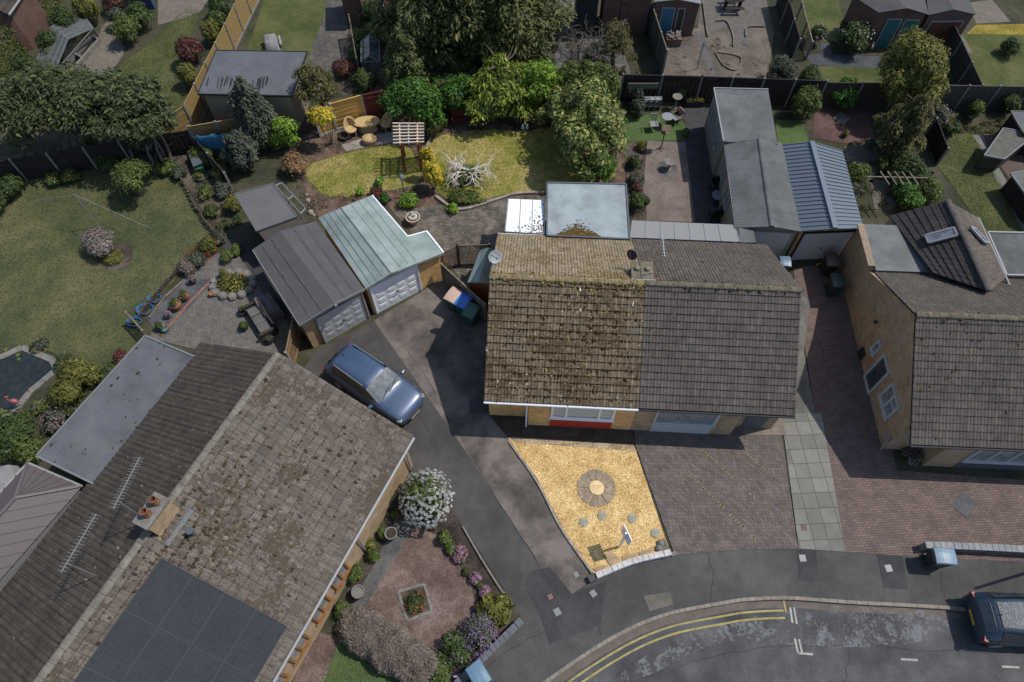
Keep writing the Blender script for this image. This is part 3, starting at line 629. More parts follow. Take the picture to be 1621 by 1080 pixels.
# top right
ground('concrete_yard', [(870, -10), (915, -10), (912, 45), (980, 60), (1000, 120), (880, 120)], 3, M['gravel_g'])
ground('flower_bed', [(1042, 50), (1105, 45), (1110, -10), (1210, -10), (1225, 50), (1215, 130), (1048, 122)], 3, M['gravel_n'])
ground('garden_path', [(1108, -10), (1210, -10), (1215, 45), (1190, 40), (1180, 85), (1150, 60), (1155, 40), (1118, 55)], 4, plain('path_concrete', (.115, .105, .095)))
ground('garden_path', [(1100, 50), (1112, 50), (1128, 100), (1136, 128), (1126, 128), (1112, 90)], 5, plain('path_concrete2', (.105, .098, .095)))
ground('lawn', [(1250, -10), (1325, -5), (1345, 65), (1260, 68)], 3, M['lawn_b'])
ground('lawn', [(1290, 106), (1400, 104), (1400, 135), (1290, 135)], 3, M['lawn_b'])
ground('slate_path', [(1272, 88), (1300, 85), (1297, 68), (1312, 68), (1318, 86), (1392, 90), (1392, 108), (1288, 104)], 4, M['slate_path'])
ground('lawn', [(1500, 60), (1535, 52), (1700, 52), (1700, 145), (1540, 142), (1515, 95)], 3, M['lawn_b'])
ground('flower_bed', [(1545, 40), (1640, 38), (1640, 56), (1530, 54)], 4, patchy('stonecrop', [(.14, .11, .02), (.22, .17, .03), (.28, .22, .05)], 1, 6, 12, .9, .4))
ground('patio', [(1503, 75), (1522, 55), (1540, 84), (1505, 84)], 5, M['beige_pave'])
ground('garden_path', [(1530, 5), (1570, 0), (1600, 35), (1545, 38)], 4, M['beige_pave'])
# neighbour behind the adjoining house
ground('artificial_turf', [(987, 183), (1070, 180), (1085, 200), (1083, 223), (990, 223)], 5, M['turf'])
ground('gravel_bed', [(1025, 223), (1085, 226), (1100, 352), (1025, 350), (1018, 300)], 5, patchy('pink_gravel', [(.13, .105, .088), (.165, .135, .115), (.20, .17, .145)], .8, 4, 16, .9, .35, .7))
ground('flower_bed', [(987, 223), (1025, 223), (1020, 300), (1025, 350), (1000, 350)], 4, M['mulch'])
ground('decking', [(1083, 165), (1120, 165), (1135, 240), (1150, 352), (1100, 352), (1086, 230)], 6, brick('deck', (.062, .06, .064), (.05, .048, .052), (.025, .025, .025), 3, .14, rot=.05, uv=False))
ground('patio_circle', [(1055+17*math.cos(a*.393), 268+13*math.sin(a*.393)) for a in range(16)], 6, M['gravel_g'])
ground('artificial_turf', [(1226, 190), (1270, 192), (1280, 225), (1232, 230)], 5, M['turf'])
ground('patio', [(1290, 172), (1372, 170), (1385, 225), (1340, 228), (1285, 218)], 5, patchy('red_shale', [(.075, .045, .042), (.105, .062, .058), (.135, .085, .078)], .8, 4, 14, .9, .5))
ground('gravel_bed', [(1335, 232), (1385, 228), (1395, 260), (1380, 290), (1345, 282)], 5, M['gravel_n'])
ground('gravel_bed', [(1375, 285), (1400, 285), (1420, 330), (1385, 335)], 5, M['gravel_n'])
ground('lawn', [(1465, 212), (1540, 212), (1562, 250), (1605, 330), (1625, 372), (1560, 368), (1475, 250)], 3, M['lawn_b'])
ground('garden_path', [(1540, 214), (1556, 214), (1570, 248), (1640, 365), (1620, 368), (1562, 255)], 4, plain('path_pale', (.16, .155, .145)))
ground('patio', [(1556, 212), (1600, 214), (1640, 290), (1640, 340), (1572, 248)], 4, plain('path_brown', (.10, .075, .065)))
# ---------------------------------------------------------------- building kit
class Frame:
    def __init__(s, o, a): s.o = Vector((o[0], o[1], 0)); s.u = Vector((math.cos(a), math.sin(a), 0)); s.v = Vector((-math.sin(a), math.cos(a), 0)); s.a = a
    def w(s, u, v, z=0): return s.o+s.u*u+s.v*v+Z*z
def tiled(parent, eL, eR, rR, rL, mat, course=.29, roll=.13, amp=.018, step=.022, name='roof_slope', samp=4, under=.06, prof=None):
    """courses of rolled tiles over a sloping quad, eave first"""
    eL, eR, rR, rL = map(Vector, (eL, eR, rR, rL)); wd = ((eR-eL).length+(rR-rL).length)/2; ln = ((rL-eL).length+(rR-eR).length)/2
    n = (eR-eL).cross(rL-eL).normalized(); n = -n if n.z < 0 else n
    nu = max(2, int(wd/roll)*samp); nv = max(1, round(ln/course)); vs, fs, uv = [], [], []; pr = prof or {4: [0, .75, 1, .75], 6: [0, .2, .9, 1, .9, .2], 2: [0, 1]}[samp]
    for k in range(nv):
        for e, st in ((k/nv, step), ((k+1)/nv, 0)):
            for i in range(nu+1):
                t = i/nu; p = eL.lerp(eR, t).lerp(rL.lerp(rR, t), e)
                vs.append(p+n*(st+amp*pr[i % samp]+.004*math.sin(t*wd*1.7+k*2.3))); uv.append((t*wd, e*nv*course-(.0005 if e == (k+1)/nv else -.0005)))
    r = nu+1
    for k in range(2*nv-1):
        for i in range(nu): fs.append((k*r+i, k*r+i+1, (k+1)*r+i+1, (k+1)*r+i))
    me = bpy.data.meshes.new(name); off = wp(parent); b0 = len(vs)
    q = [eL, eR, rR, rL]; q2 = [p-n*under for p in q]; q1 = [p-n*.03 for p in q]; vs += q1+q2; fs += [(b0, b0+1, b0+5, b0+4), (b0+1, b0+2, b0+6, b0+5), (b0+2, b0+3, b0+7, b0+6), (b0+3, b0, b0+4, b0+7), (b0+7, b0+6, b0+5, b0+4)]; uv += [(0, 0)]*8
    me.from_pydata([v-off for v in vs], [], fs); me.update()
    ul = me.uv_layers.new(name='uv'); a = np.array(uv)[np.array([l.vertex_index for l in me.loops])]; ul.data.foreach_set('uv', a.ravel())
    me.materials.append(mat); return link(name, me, parent)
def mossy(parent, eL, eR, rR, rL, n, size, mat, course=.29, name='moss', dist=None, snap=.6, z0=.015):
    """cushions of moss and lichen, mostly caught along the tile courses"""
    eL, eR, rR, rL = map(Vector, (eL, eR, rR, rL)); ln = (rL-eL).length; nn = (eR-eL).cross(rL-eL).normalized(); nn = -nn if nn.z < 0 else nn
    nv = max(1, round(ln/course)); m = MB(); U = (eR-eL).normalized(); V = (rL-eL).normalized()
    for _ in range(n):
        t, e = (dist() if dist else (random.random(), random.random()))
        if random.random() < snap: e = (round(e*nv)+random.uniform(-.05, .12))/nv
        if not (0.005 < e < .995 and 0.003 < t < .997): continue
        c = eL.lerp(eR, t).lerp(rL.lerp(rR, t), e)+nn*z0; r = size*random.lognormvariate(0, .5); r = min(r, size*2.6); a = random.uniform(0, 6.28)
        ring = [c+(U*math.cos(a+i*1.2566)+V*math.sin(a+i*1.2566)*random.uniform(.8, 2.2))*r*random.uniform(.6, 1.15) for i in range(5)]
        m.add(ring+[c+nn*r*.55], [(i, (i+1) % 5, 5) for i in range(5)])
    return m.build(name, mat, parent, kind='stuff', uv=False)
def clustered(cs, spread=.1):
    def f():
        c = random.choice(cs); return random.gauss(c[0], spread*c[2]), random.gauss(c[1], spread*c[2]*(c[3] if len(c) > 3 else 1))
    return f
def ridge(parent, a, b, mat, r=.12, moss=0, mm=None, name='ridge_tile'):
    a = Vector(a); b = Vector(b); d = (b-a).normalized(); L_ = (b-a).length; n = int(L_/.42); x = d.cross(Z).normalized(); m = MB()
    for i in range(n):
        p, q = a+d*(i*L_/n), a+d*((i+1)*L_/n-.012); k = 7; rr = r*(1+.05*(i % 2))
        vs = [w+x*math.cos(math.pi*j/(k-1))*rr+Z*(math.sin(math.pi*j/(k-1))*rr*.7+.02-.05) for w in (p, q) for j in range(k)]
        m.add(vs, [(j, j+1, k+j+1, k+j) for j in range(k-1)]+[tuple(range(k)), tuple(range(k, 2*k))[::-1]])
    m.build(name, mat, parent)
    if moss:
        g = MB(); 
        for _ in range(moss):
            c = a.lerp(b, random.random())+x*random.gauss(0, r*.75); c.z = a.z+.05-abs((c-a).dot(x))*.42; rr = random.uniform(.025, .07)
            ring = [c+Vector((math.cos(i*1.2566), math.sin(i*1.2566), -.2))*rr*random.uniform(.6, 1.2) for i in range(5)]; g.add(ring+[c+Z*rr*.6], [(i, (i+1) % 5, 5) for i in range(5)])
        g.build('ridge_moss', mm, parent, kind='stuff', uv=False)
def gutter(parent, a, b, mat, r=.055, name='gutter'):
    MB().tube(a, b, r, n=8).build(name, mat, parent)
def window(parent, o, u, n, w, h, frame, glass, bars=(), sill=None, curtain=None, name='window', th=.06, trans=()):
    """o: lower-left corner on the wall face; u along the wall, n outward"""
    o = Vector(o); u = Vector(u).normalized(); n = Vector(n).normalized(); f = MB(); t = th
    f.beam(o+n*.03+Z*t/2, o+u*w+n*.03+Z*t/2, .1, t); f.beam(o+n*.03+Z*(h-t/2), o+u*w+n*.03+Z*(h-t/2), .1, t)
    for k in (t/2, *[b*w for b in bars], w-t/2): f.beam(o+u*k+n*.033+Z*t, o+u*k+n*.033+Z*(h-t), t, .094)
    for (x0, x1, z) in trans: f.beam(o+u*(x0*w)+n*.03+Z*(z*h), o+u*(x1*w)+n*.03+Z*(z*h), .08, t*.8)
    if sill: f.beam(o-u*.05+n*.06-Z*.03, o+u*(w+.05)+n*.06-Z*.03, .12, .06)
    fo = f.build(name, frame, parent)
    g = MB(); a = o+n*.015; g.add([a, a+u*w, a+u*w+Z*h, a+Z*h], [(0, 1, 2, 3)]); g.add([a-n*.012, a+u*w-n*.012, a+u*w+Z*h-n*.012, a+Z*h-n*.012], [(0, 1, 2, 3)])
    g.build('pane', glass, fo); 
    if curtain:
        c = MB(); k = 40
        vs = []; 
        for i in range(k+1):
            q = o+u*(w*(.04+.92*i/k))+n*(.018+.002*math.sin(i*1.9)); vs += [q+Z*h*.1, q+Z*h*.9]
        c.add(vs, [(2*i, 2*i+2, 2*i+3, 2*i+1) for i in range(k)]); c.build('net_curtain', curtain, fo)
    return fo
def flat_roof(parent, q, z, mat, th=.12, edge=None, kerbh=.05, name='flat_roof', slope=None):
    """roof deck with an upstand trim round it"""
    q = [Vector((p[0], p[1], z+(slope[i] if slope else 0))) for i, p in enumerate(q)]; o = MB().slab(q, th).build(name, mat, parent)
    if edge:
        m = MB(); k = len(q)
        for i in range(k): m.beam(q[i]+Z*(kerbh/2-th*.35), q[(i+1) % k]+Z*(kerbh/2-th*.35), .07, kerbh+th*.7)
        m.build('roof_trim', edge, parent)
    return o
def garage_door(parent, o, u, n, w, h, mat, frame, hmat, cols=4, rows=4):
    o = Vector(o); u = Vector(u).normalized(); n = Vector(n).normalized(); m = MB(); m.beam(o+u*w/2+n*.03, o+u*w/2+n*.03+Z*h, w-.12, .04, up=n)
    cw = (w-.3)/cols; ch = (h-.25)/rows
    for i in range(cols):
        for j in range(rows):
            c = o+u*(.15+cw*(i+.5))+Z*(.14+ch*(j+.5))+n*.053
            if cols == 1: continue
            a = cw*.36; b = ch*.36; m.beam(c-u*a, c+u*a, b*2, .012, up=n); m.beam(c+n*.008-u*a*.72, c+n*.008+u*a*.72, b*1.4, .012, up=n)
    if cols == 1:
        for k in range(1, int(w/.16)): m.beam(o+u*k*.16+n*.052+Z*.05, o+u*k*.16+n*.052+Z*(h-.05), .015, .01, up=n)
    d = m.build('garage_door', mat, parent, bevel=.004)
    f = MB(); f.beam(o+u*.03+n*.05, o+u*.03+n*.05+Z*h, .06, .1); f.beam(o+u*(w-.03)+n*.05, o+u*(w-.03)+n*.05+Z*h, .06, .1); f.beam(o+n*.05+Z*(h+.03), o+u*w+n*.05+Z*(h+.03), .1, .06); f.build('frame', frame, d)
    hd = MB(); c = o+u*w*.5+Z*h*.45+n*.07; hd.tube(c, c+n*.05, .035); hd.beam(c+n*.05-u*.06, c+n*.05+u*.06, .03, .03); hd.build('handle', hmat, d)
    return d
def fence(a, b, h, label, panel='lap', mat=None, pmat=None, spacing=1.83, post=.1, name='panel_fence', posth=.08, group=None, gravel=None, capm=None):
    a = Vector(a); b = Vector(b); L_ = (b-a).length; n = max(1, round(L_/spacing)); d = (b-a)/L_; s = L_/n; c = (a+b)/2
    x = Vector((-d.y, d.x, 0)); t = thing(name, label, 'fence', (c.x, c.y, 0), group=group)
    for i in range(n+1): MB().box(a+d*s*i+Z*(h+posth)/2, (post, post, h+posth), math.atan2(d.y, d.x)).build('post', pmat, t)
    g = .15 if gravel else 0
    for i in range(n):
        p = a+d*(s*i+post/2); q = a+d*(s*(i+1)-post/2); m = MB(); w = (q-p).length; e = .05
        if gravel: MB().beam(p+Z*.075, q+Z*.075, .05, .15).build('gravel_board', gravel, t)
        if panel == 'lap':                          # waney horizontal laps
            k = int((h-g)/.14)
            for j in range(k):
                z = g+(j+.5)*(h-g)/k; jj = random.uniform(-.008, .008); m.beam(p+x*(.012+jj)+Z*z, q+x*(.012-jj)+Z*(z+.006), .016+.012*(j % 2), (h-g)/k*1.05)
        elif panel == 'vert':
            k = int(w/.12)
            for j in range(k): m.box(p+d*(w/k*(j+.5))+x*(.012*(j % 2))+Z*(g+(h-g)/2), (w/k*.96, .018, h-g-random.uniform(0, .02)), math.atan2(d.y, d.x))
            for z in (g+.25, h-.25): m.beam(p-x*.03+Z*z, q-x*.03+Z*z, .04, .07)
        elif panel == 'lattice':
            k = int((w+h)/.16)
            for sgn in (1, -1):
                for j in range(k):
                    o0 = j*.16-h
                    lo_, hi_ = max(0, -o0), min(h, w-o0)
                    if hi_ <= lo_: continue
                    f = (lambda t_: p+d*(o0+t_)+Z*t_) if sgn > 0 else (lambda t_: q-d*(o0+t_)+Z*t_)
                    m.beam(f(lo_)+x*.008*sgn, f(hi_)+x*.008*sgn, .012, .03)
            for z in (.04, h-.02): m.beam(p+Z*z, q+Z*z, .04, .05)
        elif panel == 'pales':
            k = int(w/.085)
            for j in range(k): m.box(p+d*(w/k*(j+.5))+Z*(h/2+random.uniform(-.03, .03)), (w/k*.6, .02, h), math.atan2(d.y, d.x)+random.uniform(-.1, .1))
        m.beam(p+Z*(h+.015), q+Z*(h+.015), .06, .03)
        m.build('panel', mat, t)
    return t
# ---------------------------------------------------------------- the semi-detached pair
A0 = Vector((-1.12, 12.06, 0)); FA = math.atan2(-.66, 12.25); F1 = Frame(A0, FA); w1 = F1.w
ZE, ZR, DV, DB = 2.45, 5.0, 4.25, 8.5
def gable_plate(mb, F, u0, u1, v0, v1, vr, ze, zr):
    vs = [F.w(u, v, z) for u in (u0, u1) for v, z in ((v0, ze), (vr, zr), (v1, ze))]
    mb.add(vs, [(0, 2, 1), (3, 4, 5), (0, 1, 4, 3), (1, 2, 5, 4), (2, 0, 3, 5)])
def semi(name, label, ul, ur, gable_left, wallm, front, roofF, roofB, bay):
    t = thing(name, label, 'house', w1((ul+ur)/2, 4.2)); m = MB()
    b0, b1 = bay; pts = [(ul+.12 if gable_left else ul, .5), (b0, .5), (b0, .12), (b1, .12), (b1, .5), (ur if gable_left else ur-.12, .5)]
    pts = [p for i, p in enumerate(pts) if i == 0 or p != pts[i-1]]
    L0 = pts[0][0]; R0 = pts[-1][0]
    if abs(b1-ur) < .01: pts = [p for p in pts if not (p[0] == ur and p[1] == .5)]; R0 = ur
    if abs(b0-ul) < .01: pts = [p for p in pts if not (p[0] == ul and p[1] == .5)]; L0 = ul
    pts += [(R0, 8.3), (L0, 8.3)]
    m.prism([w1(*p) for p in pts], 0, 2.4)
    if gable_left: gable_plate(m, F1, L0, L0+.25, .2, 8.3, 4.25, 2.4, 4.88)
    else: gable_plate(m, F1, R0-.25, R0, .2, 8.3, 4.25, 2.4, 4.88)
    m.build('wall', wallm, t)
    tiled(t, w1(ul, 0, ZE), w1(ur, 0, ZE), w1(ur, DV, ZR), w1(ul, DV, ZR), roofF, .29, .13, .02, .04, 'front_roof')
    tiled(t, w1(ur, DB, ZE), w1(ul, DB, ZE), w1(ul, DV, ZR), w1(ur, DV, ZR), roofB, .29, .13, .024, .02, 'rear_roof')
    return t
H1 = semi('brick_bungalow', 'left half of the semi-detached bungalows, mossy brown roof, red cladding under its window', 0, 6.14, True, M['brick_y'], None, T_main, T_back, (1.8, 6.14))
H2 = semi('brick_bungalow', 'right half of the semi-detached pair, plain grey-brown tiled roof with block paving in front', 6.15, 12.3, False, M['brick_n'], None, T_nb, T_nbb, (6.15, 10.4))
ridge(H1, w1(0, DV, ZR+.03), w1(6.14, DV, ZR+.03), plain('ridge_main', (.21, .17, .10), .9, .4, 5), .13, 900, MOSS_Y)
ridge(H2, w1(6.16, DV, ZR+.03), w1(12.3, DV, ZR+.03), plain('ridge_nb', (.125, .11, .08), .9, .35, 4), .13, 260, MOSS_N)
fr = (w1(0, 0, ZE), w1(6.14, 0, ZE), w1(6.14, DV, ZR), w1(0, DV, ZR)); br = (w1(6.14, DB, ZE), w1(0, DB, ZE), w1(0, DV, ZR), w1(6.14, DV, ZR))
mossy(H1, *fr, 3800, .03, MOSS_D, snap=.75)
mossy(H1, *fr, 1500, .042, islands('moss_black', [(0, (.028, .018, .009)), (.7, (.06, .04, .016)), (.9, (.2, .15, .07))]), dist=clustered([(.6, .45, 1.6, 1.2), (.4, .2, 1.4, .6), (.85, .5, 1.2, 2), (.7, .75, 1.5, 1), (.3, .55, 1, 1.5), (.55, .25, 1.5, .8)], .1), snap=.6, name='moss_drift')
mossy(H1, *fr, 700, .028, MOSS_Y, dist=clustered([(.15, .97, 1.6, .35), (.4, .98, 2, .3), (.7, .97, 2, .3), (.95, .97, 1.4, .4)], .1), name='ridge_side_moss')
mossy(H1, *br, 1500, .026, MOSS_Y, snap=.3); mossy(H1, *br, 800, .028, MOSS_Y, dist=clustered([(.5, .97, 3, .22), (.15, .6, 1.2, 1.2), (.2, .95, 2, .3)], .11), snap=.2, name='ridge_side_moss')
f2 = (w1(6.16, 0, ZE), w1(12.3, 0, ZE), w1(12.3, DV, ZR), w1(6.16, DV, ZR)); b2 = (w1(12.3, DB, ZE), w1(6.16, DB, ZE), w1(6.16, DV, ZR), w1(12.3, DV, ZR))
mossy(H2, *f2, 420, .024, MOSS_N); mossy(H2, *f2, 420, .03, MOSS_L, dist=clustered([(.1, .8, 1.2, 1.2), (.08, .5, .9, 1.6)], .1), name='moss_drift')
mossy(H2, *b2, 500, .022, MOSS_N, snap=.2); mossy(H2, *b2, 450, .03, MOSS_L, dist=clustered([(.88, .55, 1, 2.5)], .09), snap=.2, name='moss_drift')
for t, a, b, mm in ((H1, 0, 6.14, M['white']), (H2, 6.16, 12.3, M['black'])):
    gutter(t, w1(a, -.05, 2.38), w1(b, -.05, 2.38), mm); MB().beam(w1(a, .03, 2.33), w1(b, .03, 2.33), .03, .16).build('fascia', mm, t); gutter(t, w1(a, DB+.05, 2.38), w1(b, DB+.05, 2.38), mm)
for t, u, mm in ((H1, .02, M['wood_g']), (H2, 12.28, M['grey_n'])):
    m = MB(); m.beam(w1(u, 0, 2.38), w1(u, DV, 4.93), .04, .14); m.beam(w1(u, DB, 2.38), w1(u, DV, 4.93), .04, .14); m.build('verge_board', mm, t)
nf = -F1.v
window(H1, w1(2.72, .12, 1.0), F1.u, nf, 2.6, 1.3, M['white'], M['glass'], (.24, .76), True, M['net'], th=.1)
rc = MB()
for i in range(26): rc.beam(w1(2.72+i*.1+.05, .1, .05), w1(2.72+i*.1+.05, .1, .95), .09, .03, up=nf)
rc.build('red_cladding', M['redtile'], H1)
m = MB(); m.tube(w1(1.72, .02, 2.36), w1(1.72, .02, .05), .035, n=8); m.build('downpipe', M['white'], H1)
window(H2, w1(6.95, .12, .95), F1.u, nf, 2.55, 1.32, M['door_n'], M['glass_p'], (.97,), True, None, th=.09)
m = MB(); m.beam(w1(8.22, .1, .05), w1(8.22, .1, .88), 2.5, .03, up=nf); m.build('panel_cladding', M['door_n'], H2)
MB().tube(w1(12.2, .1, 2.36), w1(11.0, .12, 2.2), .035, n=8).build('downpipe', M['pipe'], H2)
dr = MB(); dr.beam(w1(11.3, .47, .05), w1(11.3, .47, 2.05), .85, .05, up=nf); dr.build('front_door', M['grey_d'], H2)
# low boxed flue stack on the rear slope at the party line (no top showing brick)
ch = MB(); ch.box(w1(6.1, 4.95, 4.55), (.8, .8, .6), FA); cho = ch.build('chimney', plain('chimney_render', (.19, .165, .12), .9, .35, 3), H1)
MB().box(w1(6.1, 4.95, 4.87), (.88, .88, .06), FA).build('capping', plain('cap', (.16, .14, .10), .9, .35, 3), cho)
for du in (-.2, .22): MB().lathe(w1(6.1+du, 5.0, 4.9), [(.12, 0), (.1, .08), (.11, .1), (.08, .13)], 12).build('chimney_pot', plain('chimney_render', (.19, .165, .12)), cho)
m = MB(); m.beam(w1(5.6, 4.4, 5.0), w1(6.6, 4.4, 5.0), .05, .06); m.build('flashing', M['white_n'], cho)
def dish(px, py, h, r, label, mat, face, base):
    c = PL(px, py, Vector(base)+Z*h, Vector(F1.v)) if False else P(px, py, h); t = thing('satellite_dish', label, 'satellite dish', (base[0], base[1], base[2])); n = Vector(face).normalized()
    x = n.orthogonal().normalized(); y = n.cross(x); m = MB(); k = 20; vs = []
    for j, (rr, dd) in enumerate(((0.02, 0), (.5, -.0), (.85, .03), (1, .07))): vs += [c+(x*math.cos(6.283*i/k)+y*math.sin(6.283*i/k)*1.05)*r*rr+n*dd*r*3 for i in range(k)]
    fs = [tuple(range(k))]+[(j*k+i, j*k+(i+1) % k, (j+1)*k+(i+1) % k, (j+1)*k+i) for j in range(3) for i in range(k)]
    o = m.add(vs, fs).build('reflector', mat, t, smooth=True); so = o.modifiers.new('t', 'SOLIDIFY'); so.thickness = .015
    m = MB(); m.tube(base, c-n*.08, .025); m.tube(base, Vector(base)+Z*-.3, .025); m.build('mast', M['pipe'], t)
    m = MB(); m.tube(c-y*r*.9, c+n*r*1.2, .012); m.tube(c+n*r*1.2, c+n*r*1.05, .035); m.build('feed_arm', M['black'], t)
dish(783, 407, 4.6, .28, 'grey satellite dish fixed at the left rear edge of the mossy roof', M['pipe'], (.3, -.7, .6), w1(-.03, 5.2, 4.2))
dish(1001, 403, 5.1, .22, 'small dark brown satellite dish beside the low chimney between the two halves', plain('dish_rust', (.06, .04, .035)), (-.5, -.7, .35), w1(5.7, 5.3, 4.55))
def aerial(px, py, h, L_, direction, label, base, n=9, mat=None, spread=.32, lean=None):
    top = Vector((base[0], base[1], h)); t = thing('tv_aerial', label, 'TV aerial', base); m = MB(); m.tube(base, top, .022, n=6); m.build('mast', mat or M['alu'], t)
    d = Vector(direction).normalized(); s = d.cross(Z).normalized(); m = MB(); m.tube(top-d*L_*.15, top+d*L_*.85, .018, n=6)
    for i in range(n):
        q = top+d*L_*(-.12+i*.95/(n-1)); m.tube(q-s*spread/2, q+s*spread/2, .011, n=5)
    m.build('antenna', mat or M['alu'], t)
aerial(0, 0, 6.1, 1.0, (.02, 1, .05), 'thin grey TV aerial standing on the party line of the semi-detached roofs', w1(6.75, 4.9, 4.7), n=7, spread=.22)
# rear lean-tos and flat extension
t = thing('flat_extension', 'flat blue-grey roofed extension behind the mossy bungalow, dead leaves along its edge', 'extension', (3.5, 21.8, 0))
q = [(1.6, 20.3), (1.69, 23.55), (5.47, 23.45), (5.36, 20.1)]; qi = [(1.72, 20.4), (1.8, 23.43), (5.35, 23.33), (5.25, 20.2)]
MB().prism(qi, 0, 2.5).build('wall', M['brick_y'], t); flat_roof(t, q, 2.62, M['lead'], .12, M['grey_d'], .05)
m = MB(); qq = [Vector((*p, 2.63)) for p in q]
for i in range(1500):
    a = random.random(); e = abs(random.gauss(0, .07))+.005; ad = max(0, .16-abs(a-.42)*.42); e = e*ad/.1+.01
    c = qq[0].lerp(qq[3], .08+a*.72).lerp(qq[1].lerp(qq[2], .08+a*.72), min(.3, e)); r = random.uniform(.03, .06); an = random.uniform(0, 6)
    m.add([c+Vector((math.cos(an+k*1.57)*r, math.sin(an+k*1.57)*r*.6, .005+.012*(k % 2))) for k in range(4)], [(0, 1, 2, 3)])
m.build('dead_leaves', islands('dead_leaf', [(0, (.06, .04, .014)), (.5, (.12, .08, .03)), (.8, (.2, .14, .055))]), t, kind='stuff', uv=False)
t = thing('lean_to', 'lean-to with bright white roof sheets behind the mossy bungalow', 'lean-to', (.8, 21.4, 0))
q = [P(799, 366, 2.45), P(804, 315, 2.25), P(862, 317, 2.25), P(863, 370, 2.45)]
MB().slab(q, .03).build('roof_sheet', M['poly'], t); MB().prism([q[0]+Vector((.08, .05, 0)), q[1]+Vector((.08, -.08, 0)), q[2]+Vector((-.03, -.08, 0)), q[3]+Vector((-.03, .05, 0))], 0, 2.15).build('wall', M['white'], t)
for f in (.02, .36, .68, .98): MB().beam(q[0].lerp(q[3], f)+Z*.012, q[1].lerp(q[2], f)+Z*.012, .035, .03).build('glazing_bar', M['pipe'], t)
m = MB()
for i in range(170):
    f = min(1, max(0, 1-abs(random.gauss(0, .3)))); g = abs(random.gauss(0, .28))
    if g > .95: continue
    c = q[0].lerp(q[3], f*.97).lerp(q[1].lerp(q[2], f*.97), g)+Z*.015; r = random.uniform(.02, .05); an = random.uniform(0, 6); m.add([c+Vector((math.cos(an+k*1.57)*r, math.sin(an+k*1.57)*r*.7, .012*(k % 2))) for k in range(4)], [(0, 1, 2, 3)])
m.build('dead_leaves', MATS['dead_leaf'], t, kind='stuff', uv=False)
t = thing('lean_to', 'long lean-to with clouded cream roof sheets behind the plain-tiled right half', 'lean-to', (8.5, 20.6, 0))
q = [P(997, 376, 2.45), P(1000, 349, 2.2), P(1165, 356, 2.2), P(1172, 383, 2.45)]
MB().slab(q, .03).build('roof_sheet', M['poly_n'], t); MB().prism([q[0]+Vector((.05, 0, 0)), q[1]+Vector((.05, -.08, 0)), q[2]+Vector((-.05, -.08, 0)), q[3]+Vector((-.05, 0, 0))], 0, 2.1).build('wall', M['grey_n'], t)
for f in (.005, .14, .28, .41, .55, .69, .83, .995): MB().beam(q[0].lerp(q[3], f)+Z*.012, q[1].lerp(q[2], f)+Z*.012, .03, .03).build('glazing_bar', M['white_n'], t)
t = thing('flat_extension', 'small flat grey roof between the cream lean-to and the grey garage', 'extension', (*P(1183, 368, 0).xy, 0))
q = [P(1168, 352, 2.35), P(1190, 352, 2.35), P(1197, 384, 2.35), P(1172, 384, 2.35)]; flat_roof(t, q, 2.35, M['corr'], .1); MB().prism([p*1 for p in q], 0, 2.2).build('wall', M['grey_n'], t)
# ---------------------------------------------------------------- house on the right
F3 = Frame((15.33, 10.2), math.atan2(-.0465, 1)); w3 = F3.w; H3 = thing('brick_bungalow', 'buff brick bungalow at the right edge with a big gable wall facing the drive', 'house', w3(5, 4.2)); RW = 9
m = MB(); m.prism([w3(.2, .8), w3(1.7, .8), w3(1.7, .12), w3(RW, .12), w3(RW, 8.3), w3(.2, 8.3)], 0, 2.4); gable_plate(m, F3, .2, .45, .3, 8.3, 4.28, 2.4, 4.88)
m.prism([w3(.2, 8.303), w3(2.6, 8.303), w3(2.6, 10.7), w3(.2, 10.7)], 0, 2.58); m.build('wall', M['brick_n'], H3)
tiled(H3, w3(0, 0, ZE), w3(RW, 0, ZE), w3(RW, DV+.05, ZR), w3(0, DV+.05, ZR), T_nb, .29, .13, .02, .03, 'front_roof')
tiled(H3, w3(RW, 8.1, ZE+.1), w3(.35, 8.1, ZE+.1), w3(0, DV+.05, ZR), w3(RW, DV+.05, ZR), T_nbb, .29, .13, .024, .02, 'rear_roof')
mossy(H3, w3(0, 0, ZE), w3(RW, 0, ZE), w3(RW, DV, ZR), w3(0, DV, ZR), 700, .026, MOSS_N, snap=.5)
ridge(H3, w3(.02, DV+.05, ZR+.03), w3(RW, DV+.05, ZR+.03), plain('ridge_nb', (.125, .11, .08)), .13, 160, MOSS_N)
gutter(H3, w3(0, -.05, 2.38), w3(RW, -.05, 2.38), M['black']); MB().beam(w3(.02, .03, 2.33), w3(RW, .03, 2.33), .03, .15).build('fascia', M['white_n'], H3)
nl = -F3.u
def onwall(px, py, uoff=.2): return PL(px, py, w3(uoff, 0, 0), F3.u)
a = onwall(1364, 600); b = onwall(1400, 583); p0 = onwall(1372, 629)
window(H3, (a.x, a.y, .05), -F3.v*1.0, nl, (Vector(a)-Vector(p0)).length if False else .95, 2.0, M['door_n'], M['glass'], (), False, None, 'side_door', th=.09)
a = onwall(1393, 627); window(H3, (a.x, a.y, .95), -F3.v, nl, 1.15, 1.15, M['door_n'], M['glass_p'], (.5,), True, None, th=.08, trans=((.5, 1, .6),))
a = onwall(1376, 556); window(H3, (a.x, a.y, 1.2), -F3.v, nl, .42, .7, M['door_n'], M['glass_p'], (), True, None, th=.07)
window(H3, w3(2.9, .12, .85), F3.u, -F3.v, 4.2, 1.42, M['door_n'], M['glass_p'], (.2, .4, .6, .8), True, None, th=.09)
MB().beam(w3(5, .1, .05), w3(5, .1, .78), 4.1, .03, up=-F3.v).build('grey_cladding', M['grey_d'], H3)
